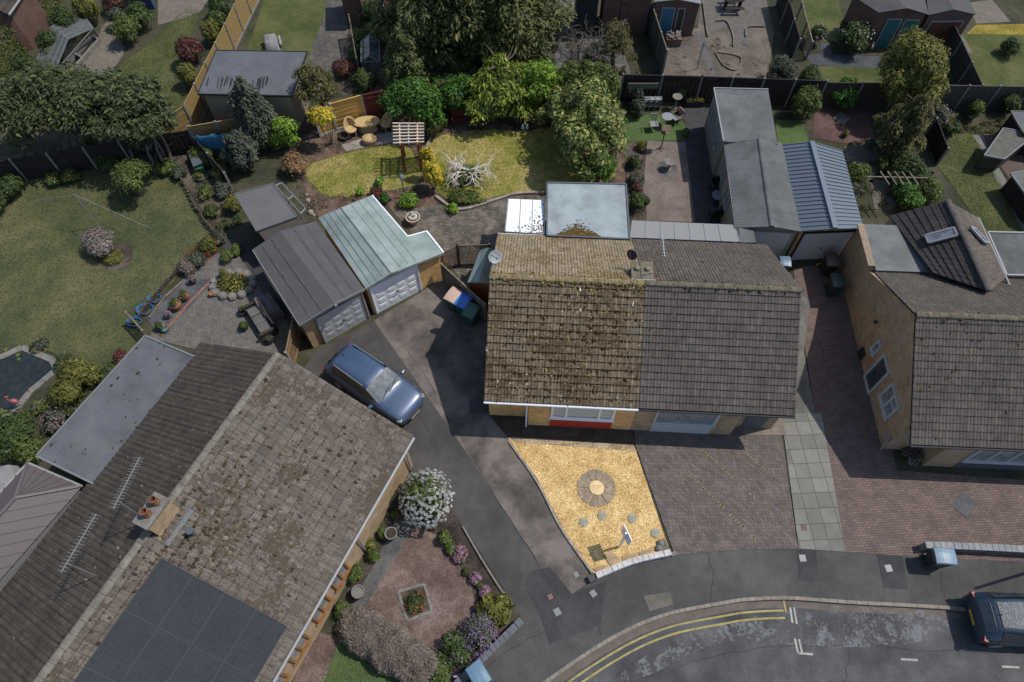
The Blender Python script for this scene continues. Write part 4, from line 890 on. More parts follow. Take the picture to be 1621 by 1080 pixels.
for a_, b_ in ((w3(.13, .95, .95), w3(.13, .75, .05)), (w3(.02, .1, 2.35), w3(.1, .7, 2.1))): MB().tube(a_, b_, .035, n=8).build('downpipe', M['white_n'], H3)
m = MB(); c = onwall(1392, 782-200); m.box(onwall(1388, 778-200), (.05, .05, .05)); c = onwall(1364, 560, .15); m.box(c, (.12, .4, .5), F3.a); c = onwall(1387, 780-260, .15)
m.build('meter_box', M['black'], H3); m = MB(); c = onwall(1435, 603, .17); m.box(c, (.05, .25, .2), F3.a); m.build('alarm_box', plain('alarm_yellow', (.33, .24, .08)), H3)
m = MB(); c = onwall(1388, 510, .12); m.tube(c, c+nl*.12, .07); m.build('flue', M['black'], H3)
m = MB(); 
for i in range(26): m.box(w3(.18, 8.35+i*.092, 2.74), (.3, .085, .08), F3.a)
m.build('coping', plain('coping_brick', (.26, .2, .14)), H3)
MB().prism([w3(.2, 8.34), w3(.35, 8.34), w3(.35, 10.7), w3(.2, 10.7)], 2.575, 2.71).build('parapet', M['brick_n'], H3)
q = [w3(.36, 8.12), w3(2.7, 8.12), w3(2.7, 10.75), w3(.36, 10.75)]; flat_roof(H3, q, 2.7, plain('felt_worn', (.14, .145, .145), .8, .3, .9, c2=(.19, .195, .195)), .1)
# tiled rear wing with rooflights
WL = [P(1408, 342, 2.6), P(1500, 318, 4.0), P(1548, 345, 3.0)]; WB = [P(1478, 433, 2.8), P(1566, 462, 4.0), P(1592, 440, 3.2)]
_n = (WL[1]-WL[0]).cross(WB[1]-WL[0]).normalized(); WB[0] = PL(1478, 433, WL[0], _n); _n = (WL[1]-WL[2]).cross(WB[1]-WL[2]).normalized(); WB[2] = PL(1592, 440, WL[2], _n)
WG = thing('rear_wing', 'dark tiled rear wing with two rooflights behind the gabled right bungalow', 'extension', (*((WL[1]+WB[1])/2).xy, 0))
d = (WB[1]-WL[1]); d.z = 0; d = d.normalized()
m = MB(); m.prism([WL[0]+d*.1, WL[2]+d*.1, WB[2], WB[0]], 0, 2.55); m.add([WL[0]+d*.12+Z*-.1, WL[1]+d*.12+Z*-.1, WL[2]+d*.12+Z*-.1, Vector((*(WL[2]+d*.12).xy, 0)), Vector((*(WL[0]+d*.12).xy, 0))], [(0, 1, 2, 3, 4)]); m.build('wall', M['brick_n'], WG)
tiled(WG, WB[0], WL[0], WL[1], WB[1], T_dark, .33, .30, .012, .03, 'left_roof'); tiled(WG, WL[2], WB[2], WB[1], WL[1], T_nbb, .3, .15, .012, .02, 'right_roof')
ridge(WG, WL[1]+Z*.04, WB[1]+Z*.04, plain('ridge_wing', (.09, .08, .075)), .14); gutter(WG, WL[2], WB[2]+d*.4, M['white_n'], .06)
def skylight(parent, px, n, o):
    q = [PL(x, y, o, n)+n*.14 for x, y in px]; m = MB()
    for i in range(4): m.beam(q[i], q[(i+1) % 4], .09, .09, up=n)
    s = m.build('rooflight', M['white_n'], parent); MB().slab([p+n*.02 for p in q], .03).build('pane', glassm('sky_pane', (.17, .185, .20), .15), s)
nL = (WL[1]-WL[0]).cross(WB[0]-WL[0]).normalized(); nL = nL if nL.z > 0 else -nL; nR = (WL[1]-WL[2]).cross(WB[2]-WL[2]).normalized(); nR = nR if nR.z > 0 else -nR
skylight(WG, [(1466, 375), (1511, 363), (1517, 375), (1471, 387)], nL, WL[0]); skylight(WG, [(1531, 363), (1539, 366), (1560, 388), (1552, 386)], nR, WL[2])
t = thing('flat_extension', 'flat stained grey roof cut by the right edge behind the gabled bungalow', 'extension', (*P(1620, 400, 0).xy, 0)); q = [P(1563, 368, 2.8), P(1700, 371, 2.8), P(1700, 438, 2.8), P(1593, 436, 2.8)]
flat_roof(t, q, 2.8, plain('felt_stained', (.10, .103, .105), .8, .35, .8, c2=(.16, .163, .165)), .12, M['white_n'], .06); MB().prism([p*1 for p in q], 0, 2.66).build('wall', M['brick_n'], t)
# ---------------------------------------------------------------- big house bottom left
R0 = Vector((-8.71, 12.76, 0)); D4 = Vector((-.42, -.907, 0)).normalized(); N4 = Vector((-D4.y, D4.x, 0)); N4 = N4 if N4.x > 0 else -N4
def w4(a, n, z=0): return R0+D4*a+N4*n+Z*z
LR = 15; H4 = thing('brick_bungalow', 'large bungalow filling the bottom left corner, mossy brown roof carrying solar panels', 'house', w4(6, 0))
Z4 = 5.0; NR, NLf = 5.35, -4.72
m = MB(); m.prism([w4(.35, NR-.12), w4(LR, NR-.12), w4(LR, NLf+.4), w4(.35, NLf+.4)], 0, 2.4); vs = [w4(a, n, z) for a in (.35, .6) for n, z in ((NR-.12, 2.4), (0, 4.85), (NLf+.4, 2.4))]
m.add(vs, [(0, 1, 2), (3, 5, 4), (0, 3, 4, 1), (1, 4, 5, 2)]); m.build('wall', M['brick_n'], H4)
rr = (w4(LR, NR, ZE), w4(-.05, NR, ZE), w4(-.05, 0, Z4), w4(LR, 0, Z4)); rl = (w4(0, NLf, ZE), w4(LR, NLf, ZE), w4(LR, 0, Z4), w4(0, 0, Z4))
tiled(H4, *rr, T_left, .34, .165, .012, .034, 'east_roof', 2); tiled(H4, *rl, T_leftd, .3, .2, .03, .02, 'west_roof')
mossy(H4, *rr, 2600, .035, MOSS_L, .34, dist=clustered([(.45, .85, 1, 1.2), (.55, .9, 1.2, 1), (.6, .6, 1, 1.5), (.75, .4, 1.5, 1.5), (.5, .7, 1, 1), (.85, .6, 1.5, 2)], .09), snap=.5)
mossy(H4, *rl, 900, .034, MOSS_L, .3, dist=clustered([(.4, .6, 2, 2), (.6, .5, 2, 2), (.45, .8, 1, 1)], .1), snap=.3)
ridge(H4, w4(0, 0, Z4+.04), w4(LR, 0, Z4+.04), plain('ridge_left', (.16, .15, .125), .9, .3, 4), .14, 240, MOSS_N)
gutter(H4, w4(0, NR+.05, 2.38), w4(LR, NR+.05, 2.38), M['white_n'], .06); MB().beam(w4(0, NR-.06, 2.33), w4(LR, NR-.06, 2.33), .03, .14).build('fascia', M['white_n'], H4)
m = MB(); m.beam(w4(0, NR, 2.38), w4(0, 0, 4.93), .05, .14); m.beam(w4(0, NLf, 2.38), w4(0, 0, 4.93), .05, .14); m.build('verge_board', M['stone_n'], H4)
wd = plain('window_timber', (.22, .11, .045), .6, .3, 6)
for s0, ww in ((5.1, .9), (6.35, .9), (7.75, .95), (9.1, .9)): window(H4, w4(s0, NR-.12, .9), D4, N4, ww, 1.4, wd, M['glass_p'], (.5,), True, None, th=.09)
MB().beam(w4(10.3, NR-.04, .1), w4(13.5, NR-.04, .1), .1, .1).build('plinth', M['stone_n'], H4)
m = MB(); m.slab([w4(11.2, NR-.3, 2.3), w4(11.2, NR+.55, 2.2), w4(14.9, NR+.55, 2.2), w4(14.9, NR-.3, 2.3)], .08); m.build('porch_roof', M['grey_n'], H4)
for a_ in (.6, 4.2): MB().tube(w4(a_, NR+.0, 2.33), w4(a_, NR-.06, .05), .035, n=8).build('downpipe', M['white_n'], H4)
# solar panels
un = (Vector(rr[1])-Vector(rr[0])).cross(Vector(rr[3])-Vector(rr[0])).normalized(); un = un if un.z > 0 else -un
p00 = PL(255, 883, Vector(rr[0])+un*.12, un); sl = (Vector(rr[1])-Vector(rr[2])).normalized(); sp_, lp_ = 1.04, 1.75
p10 = PL(454, 992, Vector(rr[0])+un*.12, un); sp_ = (p10-p00).dot(sl)/4
for i in range(4):
    for j in range(3):
        o = p00+sl*sp_*i+D4*lp_*j; m = MB(); q = [o+sl*.01+D4*.01, o+sl*(sp_-.01)+D4*.01, o+sl*(sp_-.01)+D4*(lp_-.01), o+sl*.01+D4*(lp_-.01)]; m.slab(q, .035); s_ = m.build('solar_panel', M['solar'], H4)
        f = MB(); 
        for k in range(4): f.beam(q[k]+un*.003, q[(k+1) % 4]+un*.003, .022, .014, up=un)
        f.build('frame', paint('panel_frame', (.05, .053, .058), .6, spec=.1), s_)
# chimney
def ch4(a, n): return w4(a, n)
c0 = w4(6.75, .12); ang4 = math.atan2(D4.y, D4.x)
m = MB(); m.box((c0.x, c0.y, 5.0), (1.0, .5, 1.5), ang4); c = m.build('chimney', M['brick_n'], H4); MB().box((c0.x, c0.y, 5.79), (1.1, .6, .08), ang4).build('chimney_cap', M['stone_n'], c)
for k, s in enumerate((-.28, .14)): q = c0+D4*s; MB().lathe((q.x, q.y, 5.83), [(.14, 0), (.11, .25), (.13, .27), (.13, .34), (.10, .34), (.09, .1)], 16).build('chimney_pot', plain('terracotta_old', (.19, .095, .06), .9, .3, 8), c)
MB().box(c0+N4*.45+Z*4.72, (1.3, .5, .03), ang4, tilt=Matrix.Rotation(math.radians(25), 3, 'X')).build('flashing', M['lead_f'], c)
m = MB(); q = PL(308, 846, Vector(rr[0]), un); m.tube(q, q+Z*.4, .07); m.tube(q+Z*.4, q+Z*.43, .12); m.build('roof_vent', M['grey_d'], H4)
def aer4(label, base, h, L_, tilt, n): aerial(0, 0, h, L_, tilt, label, base, n=n, mat=paint('aerial_metal', (.17, .17, .165), .6), spread=.3)
aer4('longer TV aerial rising above the terracotta chimney pots', w4(7.0, -.35, 4.75), 6.9, 1.75, (.14, 1, -.12), 18)
aer4('second TV aerial left of the terracotta chimney pots, above the dark roof slope', w4(9.1, -.75, 4.5), 6.4, 1.85, (.22, 1, -.1), 18)
# flat roof and conservatory of the big house
t = thing('flat_extension', 'long flat blue-grey roof along the left side of the big mossy bungalow', 'extension', (-15.4, 11.8, 0)); q = [P(230, 532, 2.6), P(320, 570, 2.6), P(152, 768, 2.6), P(58, 722, 2.6)]
flat_roof(t, q, 2.6, plain('membrane_streaked', (.105, .109, .12), .7, .3, .7, c2=(.13, .134, .144)), .12, M['grey_n'], .05); ce = sum(q, Vector())/4; MB().prism([p.lerp(ce, .04) for p in q], 0, 2.46).build('wall', M['brick_n'], t); mossy(t, *[p+Z*.01 for p in (q[3], q[2], q[1], q[0])], 45, .035, MOSS_N, snap=0)
q = [P(44, 733, 2.4), P(130, 770, 2.4), P(25, 789, 3.3)]; dd = (P(0, 918, 2.4)-q[1]).normalized(); e1 = q[1]+dd*6.5; e0 = q[0]+dd*6.5; e2 = q[2]+dd*6.5
t = thing('conservatory', 'conservatory with plum-brown panelled hip roof at the left edge', 'conservatory', (*q[2].xy, 0))
def panelled(parent, a, b, c, d_, mat, n, name):
    m = MB(); m.slab([a, b, c, d_] if d_ is not None else [a, b, c], .06)
    nn = (b-a).cross(c-a).normalized(); nn = nn if nn.z > 0 else -nn
    for i in range(n+1):
        f = i/n; top = (d_.lerp(c, f) if d_ is not None else a.lerp(b, f).lerp(c, .985 if 0 < f < 1 else 1)); m.beam(a.lerp(b, f)+nn*.01, top+nn*.01, .035, .05, up=nn)
    m.build(name, mat, parent)
panelled(t, q[0], q[1], q[2], None, T_cons, 6, 'hip_roof'); panelled(t, q[1], e1, e2, q[2], T_cons, 12, 'side_roof'); panelled(t, e0, q[0], q[2], e2, T_cons, 12, 'side_roof')
m = MB()
for a, b in ((q[0], q[2]), (q[1], q[2]), (q[2], e2)): m.beam(a+Z*.03, b+Z*.03, .09, .07)
m.build('ridge_cap', paint('ridge_plum', (.13, .11, .11), .5), t); gutter(t, q[0], q[1], M['white_n'], .05); gutter(t, q[0], e0, M['white_n'], .05)
ce = (q[0]+q[1]+e0+e1)/4; MB().prism([p.lerp(ce, .05) for p in (q[0], q[1], e1, e0)], 0, 2.3).build('wall', M['white_n'], t)
# ---------------------------------------------------------------- garages and sheds
def roofplates(parent, ridge_a, ridge_b, la, lb, ra, rb, mat, th=.05, strips=0, lap=None):
    m = MB(); m.slab([la, lb, ridge_b, ridge_a], th); o = m.build('roof_slope', mat, parent); m = MB(); m.slab([ra, rb, ridge_b, ridge_a], th); o2 = m.build('roof_slope', mat, parent)
    if strips:                                     # felt laps
        for (a, b, o_) in ((la, lb, o), (ra, rb, o2)):
            m = MB(); n = (lb-la).cross(ridge_a-la).normalized()
            for k in range(1, strips+1):
                f = k/(strips+1); p = a.lerp(ridge_a, f); q = b.lerp(ridge_b, f); m.beam(p+Z*.006, q+Z*.006, .10, .008)
            m.build('felt_lap', lap or mat, o_)
    return o
t = thing('garage', 'green felt-roofed brick garage with a bright white panelled door', 'garage', (-6.5, 19.8, 0))
LF, LB = P(579, 457, 2.2), P(504, 345, 2.2); RF, RB = P(619, 432, 2.65), P(540, 329, 2.65); EB = P(589, 309, 2.2); gn = (RF-RB).cross(EB-RB).normalized(); EF, E1, E2 = (PL(x, y, RB, gn) for x, y in ((702, 400), (645, 374), (675, 366)))
MB().slab([LB, LF, RF, RB], .06).build('roof_slope', M['felt_g'], t); MB().slab([RB, EB, E1, E2, EF, RF], .06).build('roof_slope', M['felt_g'], t)
m = MB(); fl_ = plain('felt_seam', (.17, .21, .20), .9, .3, 3)
for f in (.22, .45, .7): m.beam(EB.lerp(RB, f)+Z*.012, (RF+(EB-RB)*(1-f))+Z*.012, .03, .01); m.beam(LB.lerp(RB, f)+Z*.012, LF.lerp(RF, f)+Z*.012, .03, .01)
m.beam(RB+Z*.02, RF+Z*.02, .05, .03); m.build('felt_seam', fl_, t)
m = MB(); m.beam(E2+Z*.0, EF+Z*.0, .08, .1); m.beam(EB-Z*.03, E1-Z*.03, .07, .07); m.beam(E1-Z*.03, E2-Z*.03, .06, .07); m.build('gutter', M['white'], t)
fu = (EF-LF); fu.z = 0; fu = fu.normalized(); fb = Vector((-fu.y, fu.x, 0)); nF = -fb; G0 = Vector((LF.x, LF.y, 0))+fb*.07+fu*.05
def g(u, v, z=0): return G0+fu*u+fb*v+Z*z
mx_ = MB(); mx_.prism([g(0, 0), g(2.75, 0), g(2.75, 4.4), g(0, 4.4)], 0, 2.08); mx_.prism([g(2.753, 0), g(3.72, 0), g(3.72, 1.25), g(2.753, 1.25)], 0, EF.z-.08)
mx_.add([g(0, 0, 2.12), g(2.75, 0, 2.12), g(1.35, 0, 2.55), g(0, .2, 2.12), g(2.75, .2, 2.12), g(1.35, .2, 2.55)], [(0, 1, 2), (3, 5, 4), (0, 2, 5, 3), (1, 4, 5, 2)]); mx_.build('wall', M['brick_y'], t)
garage_door(t, g(.1, 0), fu, nF, 2.45, 2.02, M['white'], M['white'], M['black'])
m = MB(); m.beam(LF+nF*.02-Z*.02, RF+nF*.02-Z*.02, .04, .13); m.beam(RF+nF*.02-Z*.02, EF+nF*.02-Z*.02, .04, .13); m.build('barge_board', plain('barge', (.3, .33, .30)), t)
t = thing('garage', 'grey felt-roofed garage with dimmed white door beside the blue car', 'garage', (-9.3, 18.6, 0))
LF, LB = P(475, 515, 2.2), P(400, 395, 2.2); RF, RB = P(530, 481, 2.65), P(443, 366, 2.65); EF, EB = P(577, 458, 2.2), P(500, 350, 2.2)
roofplates(t, RB, RF, LB, LF, EB, EF, M['felt_n'], .06, 2, plain('lap_n', (.075, .073, .075), .9))
fu = (EF-LF); fu.z = 0; fu = fu.normalized(); fb = Vector((-fu.y, fu.x, 0)); nF = -fb; G0 = Vector((LF.x, LF.y, 0))+fb*.08+fu*.1; WG_ = (EF-LF).length-.2
m = MB(); m.prism([g(0, 0), g(WG_, 0), g(WG_, 4.5), g(0, 4.5)], 0, 2.12); m.add([g(0, 0, 2.12), g(WG_, 0, 2.12), g(WG_/2, 0, 2.55), g(0, .2, 2.12), g(WG_, .2, 2.12), g(WG_/2, .2, 2.55)], [(0, 1, 2), (3, 5, 4), (0, 2, 5, 3), (1, 4, 5, 2)]); m.build('wall', M['brick_n'], t)
garage_door(t, g(.55, 0), fu, nF, 2.35, 2.02, M['door_n'], M['grey_n'], M['black'])
m = MB(); m.beam(LF+nF*.02-Z*.02, RF+nF*.02-Z*.02, .04, .13); m.beam(RF+nF*.02-Z*.02, EF+nF*.02-Z*.02, .04, .13); m.build('barge_board', M['grey_n'], t)
m = MB(); m.beam(LB-Z*.05, LF-Z*.05, .07, .07); m.build('gutter', M['white_n'], t)
m = MB(); c = RF+nF*.1-Z*.02; m.box(c, (.12, .12, .1), .5); m.build('security_light', M['stone_n'], t)
def box_shed(name, label, cat, q, h, roofm, wallm, trim=None, sl=None, inset=.12, th=.07):
    ce = sum((Vector((p.x, p.y, 0)) for p in q), Vector())/len(q); t = thing(name, label, cat, ce)
    m = MB(); qi = [Vector((p.x, p.y, 0)).lerp(ce, inset/max(.5, (Vector((p.x, p.y, 0))-ce).length)) for p in q]; m.prism(qi, 0, [p.z-th for p in q]); m.build('wall', wallm, t)
    m = MB(); m.slab(q, th); m.build('roof', roofm, t)
    if trim:
        m = MB()
        for i in range(len(q)): m.beam(q[i]-Z*.02, q[(i+1) % len(q)]-Z*.02, .05, .1)
        m.build('roof_trim', trim, t)
    return t
box_shed('shed', 'shed with a flat pale grey felt roof between the left lawn and the grey garage', 'shed', [P(372, 307, 2.2), P(432, 291, 2.2), P(470, 343, 2.0), P(406, 366, 2.0)], 2, M['felt_l'], M['wood_d'], M['felt_l'])
box_shed('lean_to', 'narrow dark slatted lean-to between the pale shed and the grey garage', 'lean-to', [P(408, 366, 1.9), P(470, 345, 1.9), P(492, 350, 1.8), P(420, 382, 1.8)], 2, plain('slatted', (.06, .055, .05), .9, .3, 2, streak=(1, 20, 1)), M['wood_d'])
m = MB(); a, b = P(434, 292, 1.2), P(478, 330, 1.2)
for f in (0, 1): m.beam(P(436, 294, 2.1), P(476, 338, 1.9), .06, .06); m.beam(P(446, 290, 2.1), P(484, 330, 1.9), .06, .06)
for f in (0, .5, 1): m.tube(P(436, 294, 2.1).lerp(P(476, 338, 1.9), f), Vector((*P(436, 294, 2.1).lerp(P(476, 338, 1.9), f).xy, 0)), .04); m.beam(P(436, 294, 2.1).lerp(P(476, 338, 1.9), f), P(446, 290, 2.1).lerp(P(484, 330, 1.9), f), .05, .05)
solo('log_store_frame', m, M['white_n'], 'open pale timber frame leaning along the side of the pale-roofed shed', 'timber frame')
t = box_shed('garden_building', 'cream boarded garden building with a flat streaked slate-blue roof behind the fence', 'garden building', [P(342, 80, 2.5), P(486, 82, 2.5), P(462, 152, 2.4), P(313, 149, 2.4)], 2, M['membrane'], M['cream'], M['black'], inset=.25)
m = MB()
for i in range(24):
    x = random.choice([random.uniform(318, 378), random.uniform(400, 430)]); y = random.uniform(120, 128); a = P(x, y, 2.455); b = P(x-3, y+random.uniform(8, 19), 2.44); m.beam(a, b, random.uniform(.03, .08), .01)
m.build('dirt_streak', plain('streak_dark', (.03, .03, .033)), t, kind='stuff')
# shed by the house, with the orange-brown end
t = thing('shed', 'small shed with grey-green felt roof and orange end tucked beside the mossy bungalow', 'shed', (*P(760, 440, 0).xy, 0))
a, b = P(773, 392, 2.0), P(757, 447, 2.0); l0, l1 = P(760, 396, 1.6), P(740, 447, 1.6); r0, r1 = P(790, 398, 1.6), P(774, 450, 1.6)
roofplates(t, a, b, l0, l1, r0, r1, M['felt_g'], .04); ce = (l0+l1+r0+r1)/4; m = MB(); m.prism([p.lerp(ce, .1) for p in (l0, l1, r1, r0)], 0, 1.58)
fr_ = [l1.lerp(ce, .1), r1.lerp(ce, .1), b.lerp(ce, .1)]; m.add([Vector((p.x, p.y, z)) for p, z in zip(fr_, (1.58, 1.58, 1.93))], [(0, 1, 2)]); m.build('wall', plain('shed_orange', (.30, .11, .04), .8, .25, 3, streak=(9, .5, 1)), t)
# workshop and two garages on the right
t = thing('workshop', 'long workshop with flat pale grey roof and windows down its left side', 'workshop', (*P(1180, 200, 0).xy, 0))
q = [P(1130, 140, 2.55), P(1216, 142, 2.55), P(1231, 228, 2.5), P(1145, 224, 2.5)]; ce = sum(q, Vector())/4
MB().prism([q[0].lerp(ce, .05), q[1].lerp(ce, .04), q[2].lerp(ce, .02), q[3].lerp(ce, .05)], 0, 2.45).build('wall', M['cream'], t); flat_roof(t, q, 0, M['corr'], .08, M['white_n'], .05) if False else MB().slab(q, .09).build('roof', M['corr'], t)
m = MB(); m.beam(q[0], q[3], .06, .12); m.beam(q[0], q[1], .05, .1); m.build('roof_trim', M['white_n'], t)
du = (q[3]-q[0]); du.z = 0; du.normalize(); nn = Vector((du.y, -du.x, 0)); nn = nn if nn.x < 0 else -nn; wl = q[0].lerp(ce, .05); wl2 = q[3].lerp(ce, .05)
for s in (.08, .38, .68): o = wl.lerp(wl2, s); window(t, (o.x, o.y, 1.0), du, nn, .95, 1.1, M['white_n'], M['glass_p'], (.5,), False, None, th=.06)
t = thing('garage', 'long garage with grey corrugated sheet roof between the workshop and the blue-grey roof', 'garage', (*P(1200, 300, 0).xy, 0))
la, lb = P(1147, 224, 2.3), P(1165, 361, 2.3); ra, rb = P(1237, 226, 2.3), P(1268, 367, 2.3); a, b = P(1202, 220, 2.75), P(1222, 359, 2.75)
def corr(parent, eL, eR, rR, rL, mat, pitch=.15, amp=.02, name='roof_sheet', along=True):
    return tiled(parent, eL, eR, rR, rL, mat, 1.6, pitch, amp, .012, name, 4)
corr(t, lb, la, a, b, M['corr']); corr(t, ra, rb, b, a, M['corr']); ridge(t, a+Z*.03, b+Z*.03, M['corr'], .11)
q = [la, lb, rb, ra]; ce = sum(q, Vector())/4; qi = [p.lerp(ce, .05) for p in q]; m = MB(); m.prism(qi, 0, 2.22); m.add([Vector((*qi[1].xy, 2.2)), Vector((*qi[2].xy, 2.2)), Vector((*b.lerp(ce, .05).xy, 2.66))], [(0, 1, 2)]); m.build('wall', M['cream'], t)
du = (qi[1]-qi[0]); du.z = 0; du.normalize(); nn = Vector((du.y, -du.x, 0)); nn = nn if nn.x < 0 else -nn
for s in (.1, .45): o = qi[0].lerp(qi[1], s); window(t, (o.x, o.y, 1.0), du, nn, 1.0, 1.0, M['white_n'], M['glass_p'], (.5,), False, None, th=.06)
du = (qi[2]-qi[1]); du.z = 0; dn = du.normalized(); nn = Vector((dn.y, -dn.x, 0)); nn = nn if nn.y < 0 else -nn; garage_door(t, Vector((*qi[1].xy, 0))+dn*.15, dn, nn, du.length-.3, 2.05, M['door_n'], M['white_n'], M['black'], 1, 1)
m = MB(); m.beam(la-Z*.04, lb-Z*.04, .08, .08); m.build('gutter', M['white_n'], t)
t = thing('garage', 'garage with ribbed blue-grey metal roof and plain pale door', 'garage', (*P(1300, 320, 0).xy, 0))
la, lb = P(1238, 230, 2.3), P(1268, 366, 2.3); ra, rb = P(1334, 240, 2.3), P(1367, 362, 2.3); a, b = P(1285, 225, 2.85), P(1322, 362, 2.85)
def ribbed(parent, e0, e1, r1, r0, mat, n, name):
    m = MB(); m.slab([e0, e1, r1, r0], .03); nn = (e1-e0).cross(r0-e0).normalized(); nn = nn if nn.z > 0 else -nn
    for i in range(n+1): m.beam(e0.lerp(e1, i/n)+nn*.015, r0.lerp(r1, i/n)+nn*.015, .045, .05, up=nn)
    m.build(name, mat, parent)
ribbed(t, la, lb, b, a, M['metal_bl'], 22, 'roof_sheet'); ribbed(t, ra, rb, b, a, M['metal_bl'], 22, 'roof_sheet'); m = MB(); m.beam(a+Z*.05, b+Z*.05, .22, .05); m.build('ridge_cap', paint('ridge_bl', (.13, .16, .19), .4), t)
q = [la, lb, rb, ra]; ce = sum(q, Vector())/4; qi = [p.lerp(ce, .04) for p in q]; m = MB(); m.prism(qi, 0, 2.24); m.add([Vector((*qi[1].xy, 2.2)), Vector((*qi[2].xy, 2.2)), Vector((*b.lerp(ce, .05).xy, 2.78))], [(0, 1, 2)]); m.build('wall', M['brick_n'], t)
du = (qi[2]-qi[1]); du.z = 0; dn = du.normalized(); nn = Vector((dn.y, -dn.x, 0)); nn = nn if nn.y < 0 else -nn; garage_door(t, Vector((*qi[1].xy, 0))+dn*.15, dn, nn, du.length-.3, 2.05, M['door_n'], M['wood_d'], M['black'], 1, 1)
# sheds over at the right edge
def simple_gable(name, label, cat, la, lb, ra, rb, a, b, roofm, wallm, door=None, front='b'):
    t = thing(name, label, cat, (*((la+rb)/2).xy, 0)); roofplates(t, a, b, la, lb, ra, rb, roofm, .05); q = [la, lb, rb, ra]; ce = sum(q, Vector())/4; qi = [p.lerp(ce, .06) for p in q]
    m = MB(); m.prism(qi, 0, la.z-.06); f = b.lerp(ce, .06); m.add([Vector((*qi[1].xy, la.z-.07)), Vector((*qi[2].xy, la.z-.07)), Vector((*f.xy, b.z-.07))], [(0, 1, 2)]); m.build('wall', wallm, t)
    du = qi[2]-qi[1]; du.z = 0; dn = du.normalized(); nn = Vector((dn.y, -dn.x, 0)); nn = nn if nn.y < 0 else -nn
    for (f0, w_, h_, mt) in door or []:
        o = Vector((*qi[1].xy, 0))+dn*(du.length*f0)+nn*.02; m = MB(); m.beam(o+dn*w_/2, o+dn*w_/2+Z*h_, w_, .05, up=nn); dd_ = m.build('door', mt, t); m = MB(); m.beam(o, o+Z*h_, .06, .09); m.beam(o+dn*w_, o+dn*w_+Z*h_, .06, .09); m.beam(o+Z*h_, o+dn*w_+Z*h_, .09, .06); m.build('frame', M['white_n'], dd_)
    return t, qi
teal = paint('teal_door', (.025, .12, .135), .5); blued = paint('blue_door', (.03, .125, .22), .5)
simple_gable('garage', 'brick garage with double teal doors under a dark roof at the top right', 'garage', P(1348, -8, 2.3), P(1391, 20, 2.3), P(1462, -10, 2.3), P(1470, 23, 2.3), P(1405, -15, 2.7), P(1437, 13, 2.7), M['felt_n'], M['brick_r'], [(.25, .8, 1.9, teal), (.62, .8, 1.9, teal)])
simple_gable('shed', 'brick outbuilding with brown front beside the teal-doored garage, next to yellow stonecrop', 'outbuilding', P(1466, -10, 2.3), P(1470, 24, 2.3), P(1530, -10, 2.3), P(1545, 23, 2.3), P(1495, -14, 2.6), P(1510, 15, 2.6), M['felt_n'], M['brick_r'], [(.12, 1.9, 1.85, plain('brown_door', (.10, .045, .03)))])
simple_gable('shed', 'little brick shed with a blue door at the top of the picture', 'shed', P(1038, -12, 2.2), P(1036, 3, 2.2), P(1106, -12, 2.2), P(1110, 6, 2.2), P(1072, -14, 2.5), P(1074, -1, 2.5), M['grey_n'], M['brick_r'], [(.18, .75, 1.85, blued), (.55, .4, 1.85, plain('brown_door2', (.06, .045, .04)))])
t = box_shed('outbuilding', 'brick outbuilding with dark openings left of the blue-doored shed', 'outbuilding', [P(953, -35, 2.5), P(1030, -35, 2.5), P(1034, -3, 2.5), P(955, -5, 2.5)], 2.4, M['felt_n'], M['brick_r'])
for x0, x1 in ((974, 990), (1003, 1016)):
    a, b = P(x0, 40), P(x1, 41); a.y = b.y = P(955, -5, 2.5).y+.08; window(t, (a.x*1.0, a.y, .15), Vector((1, 0, 0)), Vector((0, -1, 0)), 1.0, 1.9, M['wood_d'], M['glass'], (.5,), False, None, 'window')
box_shed('outbuilding', 'windowless dark grey outbuilding at the top edge next to the tall conifer', 'outbuilding', [P(912, -40, 2.6), P(950, -40, 2.6), P(950, -2, 2.6), P(913, -2, 2.6)], 2.4, M['felt_n'], plain('dark_render', (.035, .037, .04)))
box_shed('garden_store', 'narrow tall brick garden store at the top, between a paved strip and green hedge blocks', 'store', [P(537, -45, 2.2), P(570, -45, 2.2), P(570, -8, 2.2), P(537, -8, 2.2)], 2.2, M['felt_n'], M['brick_r'])
# house corner top-left
t = thing('brick_house', 'red-brick house corner with brown tiled roof in the top left corner', 'house', (-33, 38, 0))
a, b, c_, d_ = P(-40, 45, 2.5), P(14, 24, 2.5), P(48, -25, 2.5), P(0, -60, 2.5)
MB().prism([a.lerp(c_, .06), b.lerp(d_, .06), c_.lerp(a, .04), P(-60, -60, 2.5)], 0, 2.4).build('wall', M['brick_r'], t); tiled(t, b, c_, P(0, -60, 4.2), P(-60, -10, 4.2), T_top, .33, .16, .02, .03, 'roof'); gutter(t, b, c_, M['white_n'], .07)
box_shed('shed', 'blue-fronted shed at the top edge left, beside a dark doorway', 'shed', [P(193, -62, 2.2), P(222, -62, 2.2), P(222, -36, 2.2), P(195, -36, 2.2)], 2, M['felt_n'], paint('blue_wall', (.035, .06, .13), .6))
